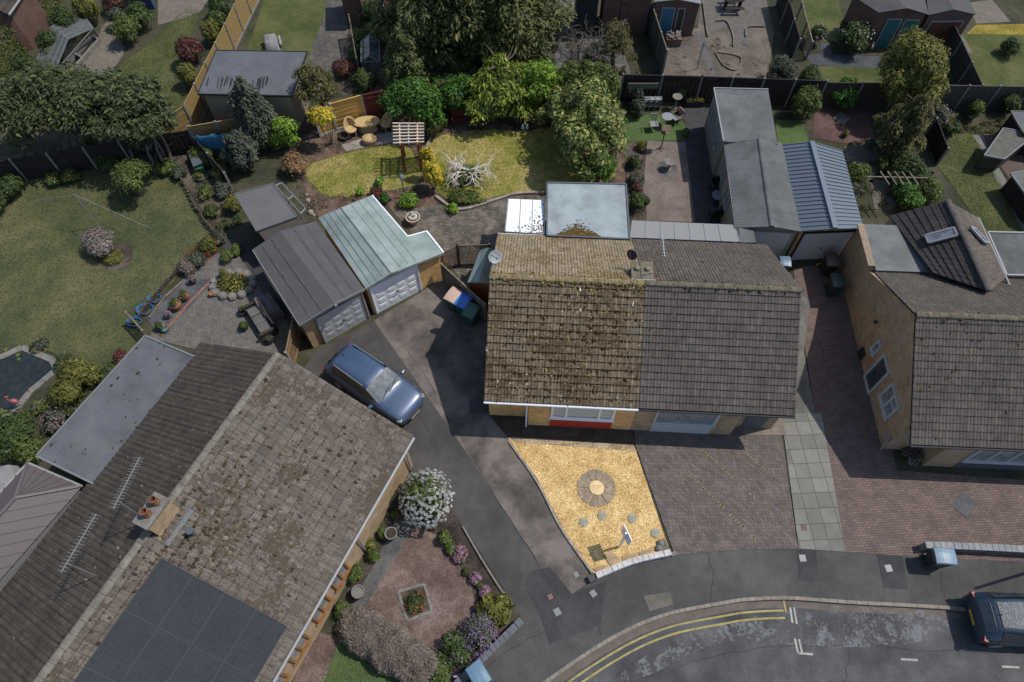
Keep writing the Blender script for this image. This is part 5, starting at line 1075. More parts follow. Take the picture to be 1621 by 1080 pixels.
# greenhouse and cold frames
def glasshouse(label, q, h, hr, rt=.04, name='greenhouse', gm=None, frame=None):
    """q: four ground corners; ridge along q0-q1 side middle"""
    ce = sum(q, Vector())/4; t = thing(name, label, 'greenhouse', ce); m = MB(); r0 = (q[0]+q[3])/2+Z*hr; r1 = (q[1]+q[2])/2+Z*hr; T = [p+Z*h for p in q]
    for a, b in ((T[0], T[1]), (T[1], T[2]), (T[2], T[3]), (T[3], T[0]), (r0, r1), (T[0], r0), (T[3], r0), (T[1], r1), (T[2], r1)): m.beam(a, b, rt, rt)
    for p in q: m.beam(p, p+Z*h, rt, rt)
    for k in (.25, .5, .75): m.beam(T[0].lerp(T[1], k), r0.lerp(r1, k), rt*.7, rt*.7); m.beam(T[3].lerp(T[2], k), r0.lerp(r1, k), rt*.7, rt*.7); m.beam(q[0].lerp(q[1], k), T[0].lerp(T[1], k), rt*.7, rt*.7); m.beam(q[3].lerp(q[2], k), T[3].lerp(T[2], k), rt*.7, rt*.7)
    m.build('frame', frame or M['white_n'], t); m = MB(); m.add([T[0], T[1], r1, r0], [(0, 1, 2, 3)]); m.add([T[3], T[2], r1, r0], [(0, 1, 2, 3)]); m.add([q[0], q[1], T[1], T[0]], [(0, 1, 2, 3)]); m.add([q[3], q[2], T[2], T[3]], [(0, 1, 2, 3)]); m.add([q[1], q[2], T[2], r1, T[1]], [(0, 1, 2, 3, 4)])
    m.build('pane', gm or glassm('house_glass', (.16, .19, .19), .1, .45), t); return t
glasshouse('small pale glasshouse at the foot of the tallest conifer', [P(578, 95), P(578, 128), P(606, 128), P(606, 95)], 1.3, 1.7)
glasshouse('long translucent netted frame beside the curved beige path in the top left garden', [P(100, 135), P(70, 120), P(140, 40), P(160, 65)], .9, 1.6, .04, 'cold_frame', glassm('net_film', (.12, .135, .13), .6, .6), M['grey_n'])
m = MB()
for a, b in (((75, 135), (150, 62)), ((95, 142), (160, 68))): m.beam(P(*a)+Z*.15, P(*b)+Z*.15, .15, .3)
for f in (0, .3, .6, 1): m.beam(P(75, 135).lerp(P(150, 62), f)+Z*.15, P(95, 142).lerp(P(160, 68), f)+Z*.15, .15, .28)
solo('raised_bed', m, M['stone_n'], 'long narrow raised bed of pale boards in front of the translucent netted frame', 'raised bed')
# ---------------------------------------------------------------- fences
fence(P(311, 209), P(412, -2), 1.8, 'pale wooden fence with concrete posts running diagonally beside the cream garden building', 'lap', M['wood'], M['post'], gravel=M['post'])
fence(P(260, 243), P(312, 209), 1.8, 'short end of pale wooden fence meeting the black fence', 'lap', M['wood'], M['post'])
fence(P(318, 240), P(400, 226), 1.75, 'low pale wooden fence behind the blue tarpaulin', 'lap', M['wood'], M['post'])
fence(P(-70, 305), P(316, 240), 1.5, 'long black-stained fence with concrete posts behind the big left lawn', 'vert', M['wood_d'], M['post'], gravel=None)
fence(P(316, 240), P(368, 300), 1.2, 'dark fence between the left flower border and the vegetable strip', 'vert', M['wood_d'], M['post'])
t = thing('tarpaulin', 'crumpled blue tarpaulin draped over the end of the black fence', 'tarpaulin', (*P(340, 232).xy, 0)); m = MB(); n = 14; A_, B_ = P(308, 214, 1.55), P(372, 208, 1.6); A2, B2 = P(316, 238, .5), P(372, 236, .6)
vs = [A_.lerp(B_, i/n).lerp(A2.lerp(B2, i/n), j/5)+Vector((0, -.1+.05*math.sin(i*2.1+j), .06*math.sin(i*1.3+j*1.7)*(j < 5))) for j in range(6) for i in range(n+1)]
m.add(vs, [(j*(n+1)+i, j*(n+1)+i+1, (j+1)*(n+1)+i+1, (j+1)*(n+1)+i) for j in range(5) for i in range(n)]); o = m.build('sheet', paint('blue_tarp', (.03, .14, .24), .4), t, smooth=True); o.modifiers.new('t', 'SOLIDIFY').thickness = .01
fence(P(1022, 42), P(1047, 122), 1.8, 'slatted fence down the left side of the clothes-post garden', 'lap', plain('olive_fence', (.125, .12, .085)), M['post'])
fence(P(980, 160), P(1100, 163), 1.8, 'dark fence behind the artificial turf, pale panel fixed on it', 'vert', M['wood_d'], M['post'])
fence(P(1100, 163), P(1290, 170), 1.8, 'dark fence behind the long workshop', 'vert', M['wood_d'], M['post'])
fence(P(1290, 170), P(1460, 173), 1.7, 'dark ivy-clad fence behind the red shale garden', 'lap', plain('fence_brown', (.055, .047, .04)), M['post'])
fence(P(1462, 172), P(1700, 176), 1.6, 'grey-brown fence with leaning pale posts at the top right', 'lap', plain('fence_grey', (.075, .068, .06)), M['post'])
fence(P(1472, 40), P(1530, 172), 1.6, 'diagonal dark fence between the golden tree and the top right lawn', 'vert', plain('fence_brown', (.055, .047, .04)), M['post'])
fence(P(1228, 10), P(1252, 100), 1.6, 'dark fence left of the slate path garden', 'vert', M['wood_d'], M['post'])
fence(P(1252, 5), P(1275, 95), 1.2, 'thin post and wire fence between two top gardens', 'lattice', M['wood_g'], M['post'])
fence(P(560, 60), P(572, 128), 1.5, 'weathered grey picket fence beside the small glasshouse', 'pales', plain('grey_pale', (.12, .105, .085)), M['wood_g'])
fence(P(1465, 215), P(1482, 262), 1.2, 'dark panel fence at the foot of the dark cypress', 'vert', M['wood_d'], M['post'])
fence(P(508, 217), P(534, 207), 1.75, 'short stretch of honey-coloured fence left of the wicker chairs', 'lap', M['wood_in'], M['post_in'], gravel=M['post_in'])
fence(P(534, 207), P(582, 193), 1.85, 'honey-coloured panel fence directly behind the wicker table', 'lap', M['wood_in'], M['post_in'], gravel=M['post_in'])
fence(P(582, 193), P(612, 187), 1.85, 'dark red-brown panel beside the honey-coloured fence', 'vert', M['wood_r'], M['wood_r'])
fence(P(703, 446), P(769, 508), 1.4, 'weathered close-board fence between the bins and the shed', 'vert', M['wood_g'], M['wood_g'], posth=.05)
fence(P(703, 432), P(727, 420), 1.5, 'left trellis panel above the weathered close-board fence', 'lattice', plain('lattice_brown', (.12, .085, .06)), plain('lattice_brown', (.12, .085, .06)))
fence(P(727, 420), P(776, 418), 1.5, 'right trellis panel behind the small shed', 'lattice', plain('lattice_brown', (.12, .085, .06)), plain('lattice_brown', (.12, .085, .06)))
def log_roll(px, label, h=.4):
    q = dense([P(*p) for p in px], 5); m = MB()
    for a, b in zip(q, q[1:]):
        n = max(1, int((b-a).length/.09))
        for i in range(n): c = a.lerp(b, i/n); hh = h*random.uniform(.8, 1.1); m.tube(c, c+Z*hh+Vector((random.uniform(-.04, .04), random.uniform(-.04, .04), 0)), .04, n=6)
    solo('log_edging', m, plain('log_edge', (.10, .085, .065), .9, .4, 5), label, 'edging')
log_roll([(290, 287), (312, 330), (340, 372)], 'log edging along the upper right side of the left lawn'); log_roll([(332, 392), (290, 425), (262, 455), (222, 505)], 'log edging between the left lawn and the slate chippings', .35)
fence(P(215, 512), P(240, 540), .9, 'short picket fence at the corner of the long flat-roofed extension', 'pales', M['wood_g'], M['wood_g'])
fence(P(467, 585), P(478, 530), 1.5, 'short wooden fence between the grey garage and the big bungalow', 'vert', plain('fence_warm', (.18, .12, .07)), M['post'])
# low walls
def wall_line(px, w, h, label, mat, capm, base=0, name='garden_wall'):
    q = dense([P(*p) for p in px], 4); c = sum(q, Vector())/len(q); t = thing(name, label, 'wall', c); m = MB(); m2 = MB()
    for a, b in zip(q, q[1:]): m.beam(a+Z*(h/2-.03), b+Z*(h/2-.03), w*.85, h)
    m.build('brickwork', mat, t)
    for a, b in zip(q, q[1:]):
        n = max(1, int((b-a).length/.2)); d = (b-a)/n
        for i in range(n): m2.beam(a+d*i+Z*(h+.0), a+d*(i+.93)+Z*(h+.0), w, .07)
    m2.build('coping', capm, t)
wall_line([(943, 914), (1000, 891), (1060, 877)], .22, .3, 'low white-painted wall closing the ochre gravel garden from the pavement', M['white'], M['stone_pale'])
wall_line([(724, 1085), (778, 1032), (826, 985)], .26, .45, 'low wall with grey copings at the foot of the flowering triangular garden', plain('wall_buff', (.22, .17, .12)), plain('cope_grey', (.115, .12, .135), .9, .2, 4))
wall_line([(1455, 868), (1540, 871), (1700, 880)], .26, .5, 'pale concrete-capped wall behind the blue-lidded bin at bottom right', M['stone_n'], plain('cope_pale', (.24, .245, .25), .8, .25, 3))
solo('block', MB().box(P(937, 916, .12), (.3, .24, .24), .4), M['black'], 'black block at the left end of the low white wall', 'block'); 
solo('kerb_stone', MB().box(P(1066, 877, .06), (.2, .16, .12), .3), M['stone_n'], 'single grey stone at the right end of the low white wall', 'stone')
edging([(733, 835), (765, 890), (800, 945), (812, 960)], .07, .12, M['stone_n'], 'thin pale edging between the asphalt drive and the flowering garden')
# ---------------------------------------------------------------- ochre garden details
c = P(944, 773); t = thing('paving_circle', 'ring of brown wedge stones round a pale disc, set in the ochre gravel', 'paving circle', (c.x, c.y, 0)); wsm = plain('wedge_stone', (.25, .20, .155), .9, .35, 3)
for i in range(12):
    a0 = i*math.pi/6+.05; a1 = (i+1)*math.pi/6-.03; pts = [(c.x+r*math.cos(a), c.y+r*math.sin(a)) for r, a in ((.34, a0), (.34, a1))]+[(c.x+.78*math.cos(a0+(a1-a0)*k/4), c.y+.78*math.sin(a0+(a1-a0)*k/4)) for k in (4, 3, 2, 1, 0)]
    MB().prism(pts, 0, .065+random.uniform(-.01, .01)).build('wedge_stone', wsm, t)
m = MB(); m.lathe((c.x, c.y, 0), [(.31, 0), (.31, .08), (.27, .1), (.10, .105), (.09, .09), (.01, .09)], 32); m.build('centre_disc', plain('disc_stone', (.62, .46, .26), .9, .25, 5), t)
for i, (x, y, l) in enumerate(((924, 827, 'far-left of four round stepping stones below the wedge-stone ring'), (953, 817, 'round stepping stone straight below the wedge-stone ring'), (1001, 821, 'round stepping stone directly above the white signboard'), (1037, 844, 'round stepping stone nearest the right end of the white wall'))):
    p = P(x, y); m = MB(); m.lathe((p.x, p.y, 0), [(.19, 0), (.19, .055), (.17, .065), (.01, .07)], 20); solo('stepping_stone', m, plain('step_stone', (.27, .26, .20), .9, .35, 8), l, 'stepping stone', 'round stepping stones in the ochre gravel')
for i, (pts, l) in enumerate((([(955, 880), (968, 872), (985, 888), (968, 897)], 'broken triangular slab nearest the white signboard post'), ([(984, 880), (1008, 874), (1010, 884), (988, 892)], 'brown rectangular slab behind the middle of the white wall'), ([(1011, 874), (1032, 867), (1034, 877), (1015, 882)], 'ochre-stained slab behind the right half of the white wall'), ([(1038, 868), (1042, 858), (1052, 852), (1060, 872), (1048, 874)], 'dark slab with pebbles in the corner of the ochre gravel'), ([(985-47, 900), (956, 893), (962, 903), (948, 908)], 'pale chipped slab beside the black block'))):
    solo('paving_slab', MB().slab([P(*p, .07) for p in pts], .06), plain('slab_%s' % ('dark' if i == 3 else 'buff'), (.12, .105, .09) if i == 3 else (.34, .25, .15), .9, .35, 4), l, 'paving slab', 'loose slabs along the white wall')
b = P(980, 866); t = thing('signboard', 'white estate-agent style board on a white post standing in the ochre gravel', 'sign', (b.x, b.y, 0)); MB().box((b.x, b.y, 1.0), (.07, .07, 2.0)).build('post', M['white'], t)
MB().box((b.x+.06, b.y+.02, 1.62), (.02, .62, .76), .38).build('board', M['white'], t); m = MB()
for dz in (-.38, .38): m.box((b.x+.06, b.y+.02, 1.62+dz), (.035, .64, .03), .38)
m.build('board_frame', M['white'], t)
for x, y, l in ((1046, 860, 'grey boulder in the dark corner slab'), (1043, 868, 'small rock beside the white wall corner')): m = MB(); p = P(x, y, .1); m.lathe((p.x, p.y, .05), [(.12, 0), (.15, .06), (.08, .13), (.01, .15)], 7); solo('rock', m, M['stone_n'], l, 'rock')
# ---------------------------------------------------------------- wheelie bins
def bin_(px, py, bodyc, lidc, label, rot, h=1.05, group=None, wh=(.56, .70)):
    p = P(px, py, h); t = thing('wheelie_bin', label, 'wheelie bin', (p.x, p.y, 0), rot, group); w, d = wh; H_ = h-.08; m = MB()
    vs = [(sx*w/2*k, sy*d/2*k+(.0), z) for z, k in ((.06, .78), (H_-.08, .97), (H_-.08, 1.03), (H_, 1.03)) for sx, sy in ((-1, -1), (1, -1), (1, 1), (-1, 1))]
    m.add(vs, [(0, 3, 2, 1)]+[(4*k+i, 4*k+(i+1) % 4, 4*k+4+(i+1) % 4, 4*k+4+i) for k in range(3) for i in range(4)]+[(12, 13, 14, 15)])
    for s in (-1, 1): m.box((s*w*.2, -d*.44, .5), (.04, .02, .7))
    m.build('body', paint('bin_'+str(bodyc), bodyc, .5), t, local=True, bevel=.02)
    m = MB(); n = 6; vs = []
    for j in range(n+1):
        y = -d*.56+d*1.12*j/n; z = H_+.01+.05*math.sin(math.pi*j/n)+.02*j/n; vs += [(-w*.56, y, z-.035), (-w*.5, y, z+.015), (-w*.2, y, z+.035), (w*.2, y, z+.035), (w*.5, y, z+.015), (w*.56, y, z-.035)]
    m.add(vs, [(j*6+i, j*6+i+1, (j+1)*6+i+1, (j+1)*6+i) for j in range(n) for i in range(5)]+[(0, 1, 2, 3, 4, 5), tuple(n*6+i for i in range(6))[::-1]])
    for s in (-1, 1): m.box((s*w*.25, d*.52, H_+.03), (.14, .05, .05))
    m.build('lid', paint('lid_'+str(lidc), lidc, .45), t, local=True, bevel=.012)
    MB().tube((-w*.42, d*.62, H_+.0), (w*.42, d*.62, H_+.0), .018, n=8).build('handle', M['black'], t, local=True)
    for s in (-1, 1): MB().tube((s*w*.36, d*.42, .11), (s*w*.48, d*.42, .11), .11, n=14).build('wheel', M['black'], t, local=True)
    return t
g3 = 'wheelie bins lined up along the weathered fence'
bin_(717, 466, (.03, .085, .06), (.50, .36, .28), 'wheelie bin with a beige-pink lid, nearest the garage', -.55+0, group=g3); bin_(733, 475, (.03, .085, .06), (.04, .16, .55), 'wheelie bin with a bright blue lid, in the middle of the three by the fence', -.55, group=g3); bin_(745, 491, (.03, .085, .06), (.03, .105, .07), 'wheelie bin with a dark green lid, nearest the mossy bungalow', -.5, group=g3)
bin_(1498, 880, (.03, .035, .03), (.12, .20, .27), 'wheelie bin with a faded blue lid standing on the pavement at bottom right', 1.5)
bin_(757, 1068, (.03, .035, .03), (.11, .19, .27), 'wheelie bin with a faded blue lid cut off by the bottom edge', .6); bin_(1244, 413, (.03, .035, .03), (.11, .18, .25), 'wheelie bin with a pale blue lid beside the plain-tiled roof', -.1, wh=(.5, .5))
bin_(1319, 410, (.02, .03, .025), (.085, .065, .055), 'wheelie bin with a brown lid in front of the buff gable wall', -.05); bin_(1328, 443, (.02, .035, .03), (.03, .05, .042), 'all-dark green wheelie bin against the buff gable wall', -.05)
# ---------------------------------------------------------------- cars
def car(label, loc, rot, paintc, L_=4.55, W_=1.86, H_=1.62, plate=(.5, .5, .5), roofm=None, rails=True, rearplate=None, hood=1.02, name='parked_car'):
    t = thing(name, label, 'car', loc, rot); w = W_/2; s = L_/4.55
    pm, tt, bb = _m('car_paint_'+label[:12]); bb.inputs['Base Color'].default_value = rgb(paintc); bb.inputs['Metallic'].default_value = .2; bb.inputs['Roughness'].default_value = .4; bb.inputs['Coat Weight'].default_value = .4; bb.inputs['Coat Roughness'].default_value = .2
    f_ = noise(tt, coords(tt), 2, 5, .7); tt.links.new(ramp(tt, f_, [(.3, sc(paintc, .85)), (.7, sc(paintc, 1.1))]), bb.inputs['Base Color'])
    # x, half width, sill, belt height, glass-top half width, roof edge z, roof centre z
    hb = hood
    ST = [(2.27, .50, .42, .62, .30, .62, .64), (2.24, .70, .32, .74, .48, .76, .79), (2.12, .84, .24, .84, .60, .88, .91), (1.9, .92, .22, .90, .68, .95, .98), (1.5, .96, .22, .94, .72, 1.0, hb+.02), (1.15, .975, .22, .97, .74, 1.03, hb+.06), (.98, .98, .22, .985, .74, 1.06, hb+.10),
          (.62, .985, .22, 1.0, .70, 1.32, 1.37), (.30, .99, .22, 1.01, .66, 1.50, 1.55), (.08, .995, .22, 1.015, .65, 1.555, 1.60), (-.45, 1, .22, 1.02, .65, 1.58, 1.625), (-1.05, .995, .22, 1.035, .635, 1.565, 1.61), (-1.6, .98, .23, 1.05, .60, 1.51, 1.555), (-1.82, .965, .24, 1.06, .57, 1.44, 1.49), (-2.08, .93, .28, 1.06, .56, 1.16, 1.2), (-2.18, .90, .32, .98, .55, 1.0, 1.02), (-2.26, .82, .40, .72, .5, .72, .72)]
    ST = [(x*s, hw*w, si, be, gw*w/.93, re*H_/1.62, rc*H_/1.62) for x, hw, si, be, gw, re, rc in ST]
    vs = []; K_ = 8
    for x, hw, si, be, gw, re, rc in ST:
        half = [(hw*.9, si), (hw*.99, si+(be-si)*.3), (hw, si+(be-si)*.65), (hw*.965, be), (hw*.90 if re > be+.1 else (hw*.9), be+.03 if re > be+.1 else be+(re-be)*.35), (gw, re), (gw*.72, re+(rc-re)*.75), (0, rc)]
        vs += [(x, y, z) for y, z in half]+[(x, -y, z) for y, z in half[-2::-1]]
    R_ = 2*K_-1; fs = []; n = len(ST); F_ = {}
    for j in range(n-1):
        for i in range(R_-1): F_[(j, i)] = (j*R_+i, j*R_+i+1, (j+1)*R_+i+1, (j+1)*R_+i)
    m = MB(); m.add(vs, list(F_.values())+[tuple(range(R_))[::-1], tuple((n-1)*R_+i for i in range(R_))]+[(j*R_, (j+1)*R_, (j+1)*R_+R_-1, j*R_+R_-1) for j in range(n-1)])
    m.build('body', pm, t, local=True, smooth=True, sub=1)
    gl = glassm('car_glass', (.03, .035, .04), .15) if plate else None; gw_ = glassm('windscreen_glass', (.13, .145, .15), .1)
    def patch(keys, name, mat, push=.012, trim=0):
        q = MB(); cen = Vector((0, 0, .6))
        for kk in keys:
            f = [Vector(vs[i]) for i in F_[kk]]; nn = (f[1]-f[0]).cross(f[3]-f[0]); 
            nn = nn.normalized() if nn.length > 1e-6 else Z; nn = nn if nn.dot(sum(f, Vector())/4-Vector((f[0].x, 0, .6))) > 0 else -nn
            q.add([p+nn*push for p in f], [(0, 1, 2, 3)])
        o = q.build(name, mat, t, local=True, smooth=True); return o
    patch([(j, i) for j in (6, 7) for i in (5, 6, 7, 8)], 'windscreen', gw_, .014)
    patch([(13, i) for i in (5, 6, 7, 8)], 'rear_window', gl, .014)
    for s_, a, b in ((1, 4, 4), (-1, 9, 9)):
        patch([(7, a), (8, a), (9, a)], 'side_window', gl, .01); patch([(10, a)], 'side_window', gl, .01); patch([(11, a)], 'side_window', gl, .01)
        for x, nm in ((1.42*s, 'front'), (-1.38*s, 'rear')):
            y = s_*w*.93; o = MB().tube((x, y-s_*.11, .33), (x, y+s_*.05, .33), .335, n=22).build('wheel', M['black'], t, local=True); MB().tube((x, y+s_*.04, .33), (x, y+s_*.065, .33), .21, n=14).build('rim', M['alu'], o, local=True)
            MB().tube((x, s_*w*.6, .36), (x, s_*(w*.985), .36), .40, n=22).build('wheel_arch', M['black'], t, local=True)
        m = MB(); m.box((.78*s, s_*(w+.1), 1.02), (.13, .2, .14), s_*.25); m.build('door_mirror', pm, t, local=True, bevel=.03)
        m = MB(); m.box((2.07*s, s_*w*.72, .78), (.2, .3, .1), -s_*.5); m.build('headlight', glassm('lamp_glass', (.2, .21, .23), .3), t, local=True, bevel=.03)
        m = MB(); m.box((-2.1*s, s_*w*.83, .92), (.16, .24, .16), s_*.4); m.build('tail_light', paint('tail_red', (.16, .012, .012), .5), t, local=True, bevel=.02)
        if rails: MB().tube((.15*s, s_*w*.69, H_*.985), (-1.55*s, s_*w*.665, H_*.965), .022, n=8).build('roof_rail', M['alu'], t, local=True)
    m = MB(); V_ = [Vector(v) for v in vs]; up_ = Z*.006
    def seam(ix, r=.007):
        for a, b in zip(ix, ix[1:]): m.tube(V_[a]+up_, V_[b]+up_, r, n=4)
    seam([6*R_+i for i in range(4, 11)]); seam([j*R_+4 for j in range(2, 7)]); seam([j*R_+10 for j in range(2, 7)]); seam([13*R_+i for i in range(5, 10)])
    for yy in (1, -1):
        o_ = 0 if yy > 0 else R_-1
        for j in (8, 10, 12): seam([j*R_+abs(o_-i) for i in (1, 2, 3, 4, 5)])
    m.build('panel_gap', M['black'], t, local=True)
    m = MB(); m.box((2.27*s, 0, .55), (.05, .9, .2)); m.build('grille', M['black'], t, local=True, bevel=.01)
    m = MB(); m.box((2.305*s, 0, .42), (.02, .52, .11)); m.build('number_plate', M['white_n'], t, local=True)
    m = MB(); m.box((-2.27*s, 0, .72), (.03, .52, .11)); m.build('number_plate', FL_yel, t, local=True)
    if rails:
        m = MB()
        for k in range(-3, 4): m.beam((.0, k*.14, H_*.985+.008-.004*abs(k)), (-1.45*s, k*.135, H_*.962+.008-.004*abs(k)), .02, .012)
        m.build('roof_rib', pm, t, local=True)
    m = MB(); m.tube((-1.5*s, 0, H_*.96), (-1.62*s, 0, H_*.96+.07), .018); m.build('antenna', M['black'], t, local=True)
    if roofm: patch([(j, i) for j in (9, 10, 11) for i in (6, 7)], 'glass_roof', roofm, .016)
    for (ya, yb) in ((-.5, .25), (-.05, .6)): MB().beam((1.02*s, ya*w, 1.13), (.84*s, yb*w, 1.24), .02, .02).build('wiper', M['black'], t, local=True)
    return t
FL_yel = plain('plate_yellow', (.38, .24, .04), .5, .1)
ca = (P(530, 560, .9)+P(655, 648, .9))/2; dv = P(655, 648, .9)-P(530, 560, .9)
car('blue estate-style car with silver roof rails parked on the shared driveway', (ca.x, ca.y, 0), math.atan2(dv.y, dv.x), (.05, .082, .15))
sr, st_, sb = _m('wet_glass_roof'); vv = N(st_, 'ShaderNodeTexVoronoi'); vv.inputs['Scale'].default_value = 18; st_.links.new(coords(st_), vv.inputs['Vector']); st_.links.new(ramp(st_, vv.outputs['Distance'], [(.1, (.32, .33, .34)), (.4, (.10, .105, .11))]), sb.inputs['Base Color']); sb.inputs['Roughness'].default_value = .6; sb.inputs['Specular IOR Level'].default_value = .2
cb = P(1543, 980, .75); car('dark blue hatchback at the right edge of the road, yellow plate on its rear', (cb.x+2.05, cb.y-.02, -.12), -.05, (.012, .028, .05), 4.1, 1.82, 1.48, roofm=sr, rails=False)
# ---------------------------------------------------------------- garden furniture and ornaments
def at(t, px, py, rot=0): p = P(px, py); t.location = (p.x, p.y, 0); t.rotation_euler = (0, 0, rot); return t
wick = plain('wicker', (.46, .33, .16), .85, .3, 14, fine=70)
def wicker_chair(px, py, rot, label):
    t = at(thing('wicker_chair', label, 'chair', group='wicker chairs round the low table'), px, py, rot); m = MB(); m.lathe((0, 0, .40), [(.30, 0), (.33, .05), (.30, .09), (.02, .10)], 20); m.build('seat', wick, t, local=True)
    m = MB(); n = 16; vs = []                     # wrap-round back with an oval hole
    for i in range(n+1):
        a = math.radians(-15+210*i/n); hh = .44+.50*math.sin(math.pi*i/n)**1.2
        for z in (.38, .38+.25*(hh-.38+.2), hh*.8+.1, hh+.08): r = .33+.05*(z-.38)/.5; vs.append((r*math.cos(a), r*math.sin(a), z))
    fs = [(4*i+j, 4*(i+1)+j, 4*(i+1)+j+1, 4*i+j+1) for i in range(n) for j in range(3) if not (i in (7, 8) and j == 1)]; m.add(vs, fs); o = m.build('backrest', wick, t, local=True, smooth=True); o.modifiers.new('t', 'SOLIDIFY').thickness = .05
    for a in (.7, 2.4, 3.9, 5.5): MB().tube((.26*math.cos(a), .26*math.sin(a), 0), (.27*math.cos(a), .27*math.sin(a), .42), .03, .035).build('leg', wick, t, local=True)
wicker_chair(558, 214, 0.35, 'wicker chair left of the wicker table, its back to the honey-coloured fence'); wicker_chair(613, 205, -.9, 'wicker chair right of the wicker table')
t = at(thing('wicker_table', 'long low wicker table between the two wicker chairs', 'table'), 583, 206, .12); m = MB(); m.lathe((0, 0, .55), [(.52, 0), (.56, .03), (.56, .07), (.5, .1), (.02, .1)], 20, sq=(1.35, .8)); m.build('tabletop', wick, t, local=True, bevel=0); m = MB(); m.lathe((0, 0, 0), [(.40, 0), (.34, .3), (.42, .56)], 18, sq=(1.35, .8)); m.build('base', wick, t, local=True)
t = at(thing('wicker_stool', 'round wicker footstool in front of the wicker table', 'footstool'), 586, 226, 0); m = MB(); m.lathe((0, 0, .05), [(.30, 0), (.37, .12), (.38, .28), (.33, .35), (.02, .37)], 20, sq=(1.1, .85)); m.build('cushion', wick, t, local=True, smooth=True); m = MB(); m.lathe((0, 0, 0), [(.28, 0), (.3, .06)], 16); m.build('base', wick, t, local=True)
t = at(thing('planter', 'dark round ring planter on the soil left of the wicker chairs', 'planter'), 546, 219); m = MB(); m.lathe((0, 0, 0), [(.22, 0), (.30, .22), (.25, .22), (.2, .1), (.01, .1)], 20); m.build('bowl', plain('dark_bowl', (.05, .045, .04)), t, local=True)
# red-brown bench in the shade
def bench(px, py, rot, label, mat, L_=1.2):
    t = at(thing('garden_bench', label, 'bench'), px, py, rot); m = MB()
    for k in range(4): m.box((0, -.05-.1*k, .43), (L_, .08, .025))
    m.build('seat', mat, t, local=True); m = MB()
    for k in range(3): m.box((0, .03+.02*k, .55+.13*k), (L_, .025, .10))
    m.build('backrest', mat, t, local=True)
    for s in (-1, 1): m = MB(); m.box((s*(L_/2-.05), -.18, .3), (.06, .06, .6)); m.box((s*(L_/2-.05), .04, .42), (.06, .06, .84)); m.box((s*(L_/2-.05), -.15, .6), (.07, .45, .04)); m.build('side_frame', mat, t, local=True)
bench(733, 195, .02, 'red-brown bench in the shade under the tallest conifer', M['wood_r'])
# pergola arch
pc = [P(632, 250), P(672, 250), P(672, 228), P(632, 228)]; pc = [P(642, 272), P(668, 271), P(668, 248), P(641, 248)]
c = sum(pc, Vector())/4; t = thing('pergola', 'small pergola arch with pale slats and lattice sides casting a shadow on the lawn', 'pergola', c)
for p in pc: MB().box((p.x, p.y, 1.05), (.09, .09, 2.1)).build('post', M['wood_r'], t)
for i, j in ((0, 3), (1, 2)): m = MB(); m.beam(pc[i]+Z*2.1+(pc[i]-pc[j])*.15, pc[j]+Z*2.1+(pc[j]-pc[i])*.2, .06, .1); m.build('rafter', M['wood_w'], t)
m = MB(); mm = (pc[0]+pc[1])/2; m2 = (pc[2]+pc[3])/2; m.beam(mm+Z*2.1+(mm-m2)*.15, m2+Z*2.1+(m2-mm)*.2, .05, .08); m.build('rafter', M['wood_w'], t)
for k in range(7): f = -.12+k*.21; a = pc[0].lerp(pc[3], f); b = pc[1].lerp(pc[2], f); d = (b-a).normalized(); MB().beam(a-d*.35+Z*2.18, b+d*.35+Z*2.18, .05, .07).build('slat', M['wood_w'], t)
for i, j in ((0, 3), (1, 2)):
    m = MB(); a, b = pc[i], pc[j]; L2 = (b-a).length; d = (b-a)/L2; hh = 1.7
    for k in range(-12, 14):
        for sg in (1, -1):
            x0 = k*.14 if sg > 0 else k*.14; lo_ = max(0, -x0); hi_ = min(hh, L2-x0)
            if hi_ > lo_: f = (lambda z: a+d*(x0+z)+Z*(z+.1)) if sg > 0 else (lambda z: b-d*(x0+z)+Z*(z+.1)); m.beam(f(lo_), f(hi_), .01, .03)
    m.build('lattice', M['wood_r'], t)
# contorted pale bare tree beside the yellow conifer
def bare_tree(px, py, r, h, label, mat, nb=11, name='bare_shrub', seed=4):
    rs = random.Random(seed); c = P(px, py, 0); t = thing(name, label, 'shrub', c); m = MB()
    def br(p, d, L_, rad, lvl):
        k = 5; q = p
        for i in range(k):
            d = (d+Vector((rs.uniform(-.9, .9), rs.uniform(-.9, .9), rs.uniform(-.55, .25)))*.8).normalized(); e = q+d*L_/k; e.z = max(.15, e.z); m.tube(q, e, rad*(1-i/k*.5), rad*(1-(i+1)/k*.5), 5, cap=False); q = e
            if lvl < 3 and i >= 1: br(q, (d+Vector((rs.uniform(-1, 1), rs.uniform(-1, 1), rs.uniform(-.5, .5)))).normalized(), L_*.55, rad*.55, lvl+1)
    m.tube((c.x, c.y, 0), (c.x, c.y, h*.45), .06, .05, 7)
    for i in range(nb): a = i*6.28/nb+rs.uniform(-.2, .2); br(Vector((c.x, c.y, h*rs.uniform(.35, .5))), Vector((math.cos(a), math.sin(a), .55)).normalized(), r*1.15, .034, 1)
    m.build('branches', mat, t, uv=False); return t, c
t, c = bare_tree(742, 286, .95, 1.6, 'bare contorted pale shrub beside the golden conifer on the bright lawn', plain('pale_twig', (.62, .56, .5), .8, .2, 6), 13, seed=21)
p, nr, s = crown(.95, .8, .45, 5200, .07, nb=12, inner=.5); k = (p[:, 0] > -.9); link('foliage', leafmesh('foliage', p[k], nr[k], s[k], L['green_l'] if False else leafm('leaf_sparse', (.03, .05, .015), (.10, .14, .04), (.22, .26, .08))), t, (0, 0, .42))
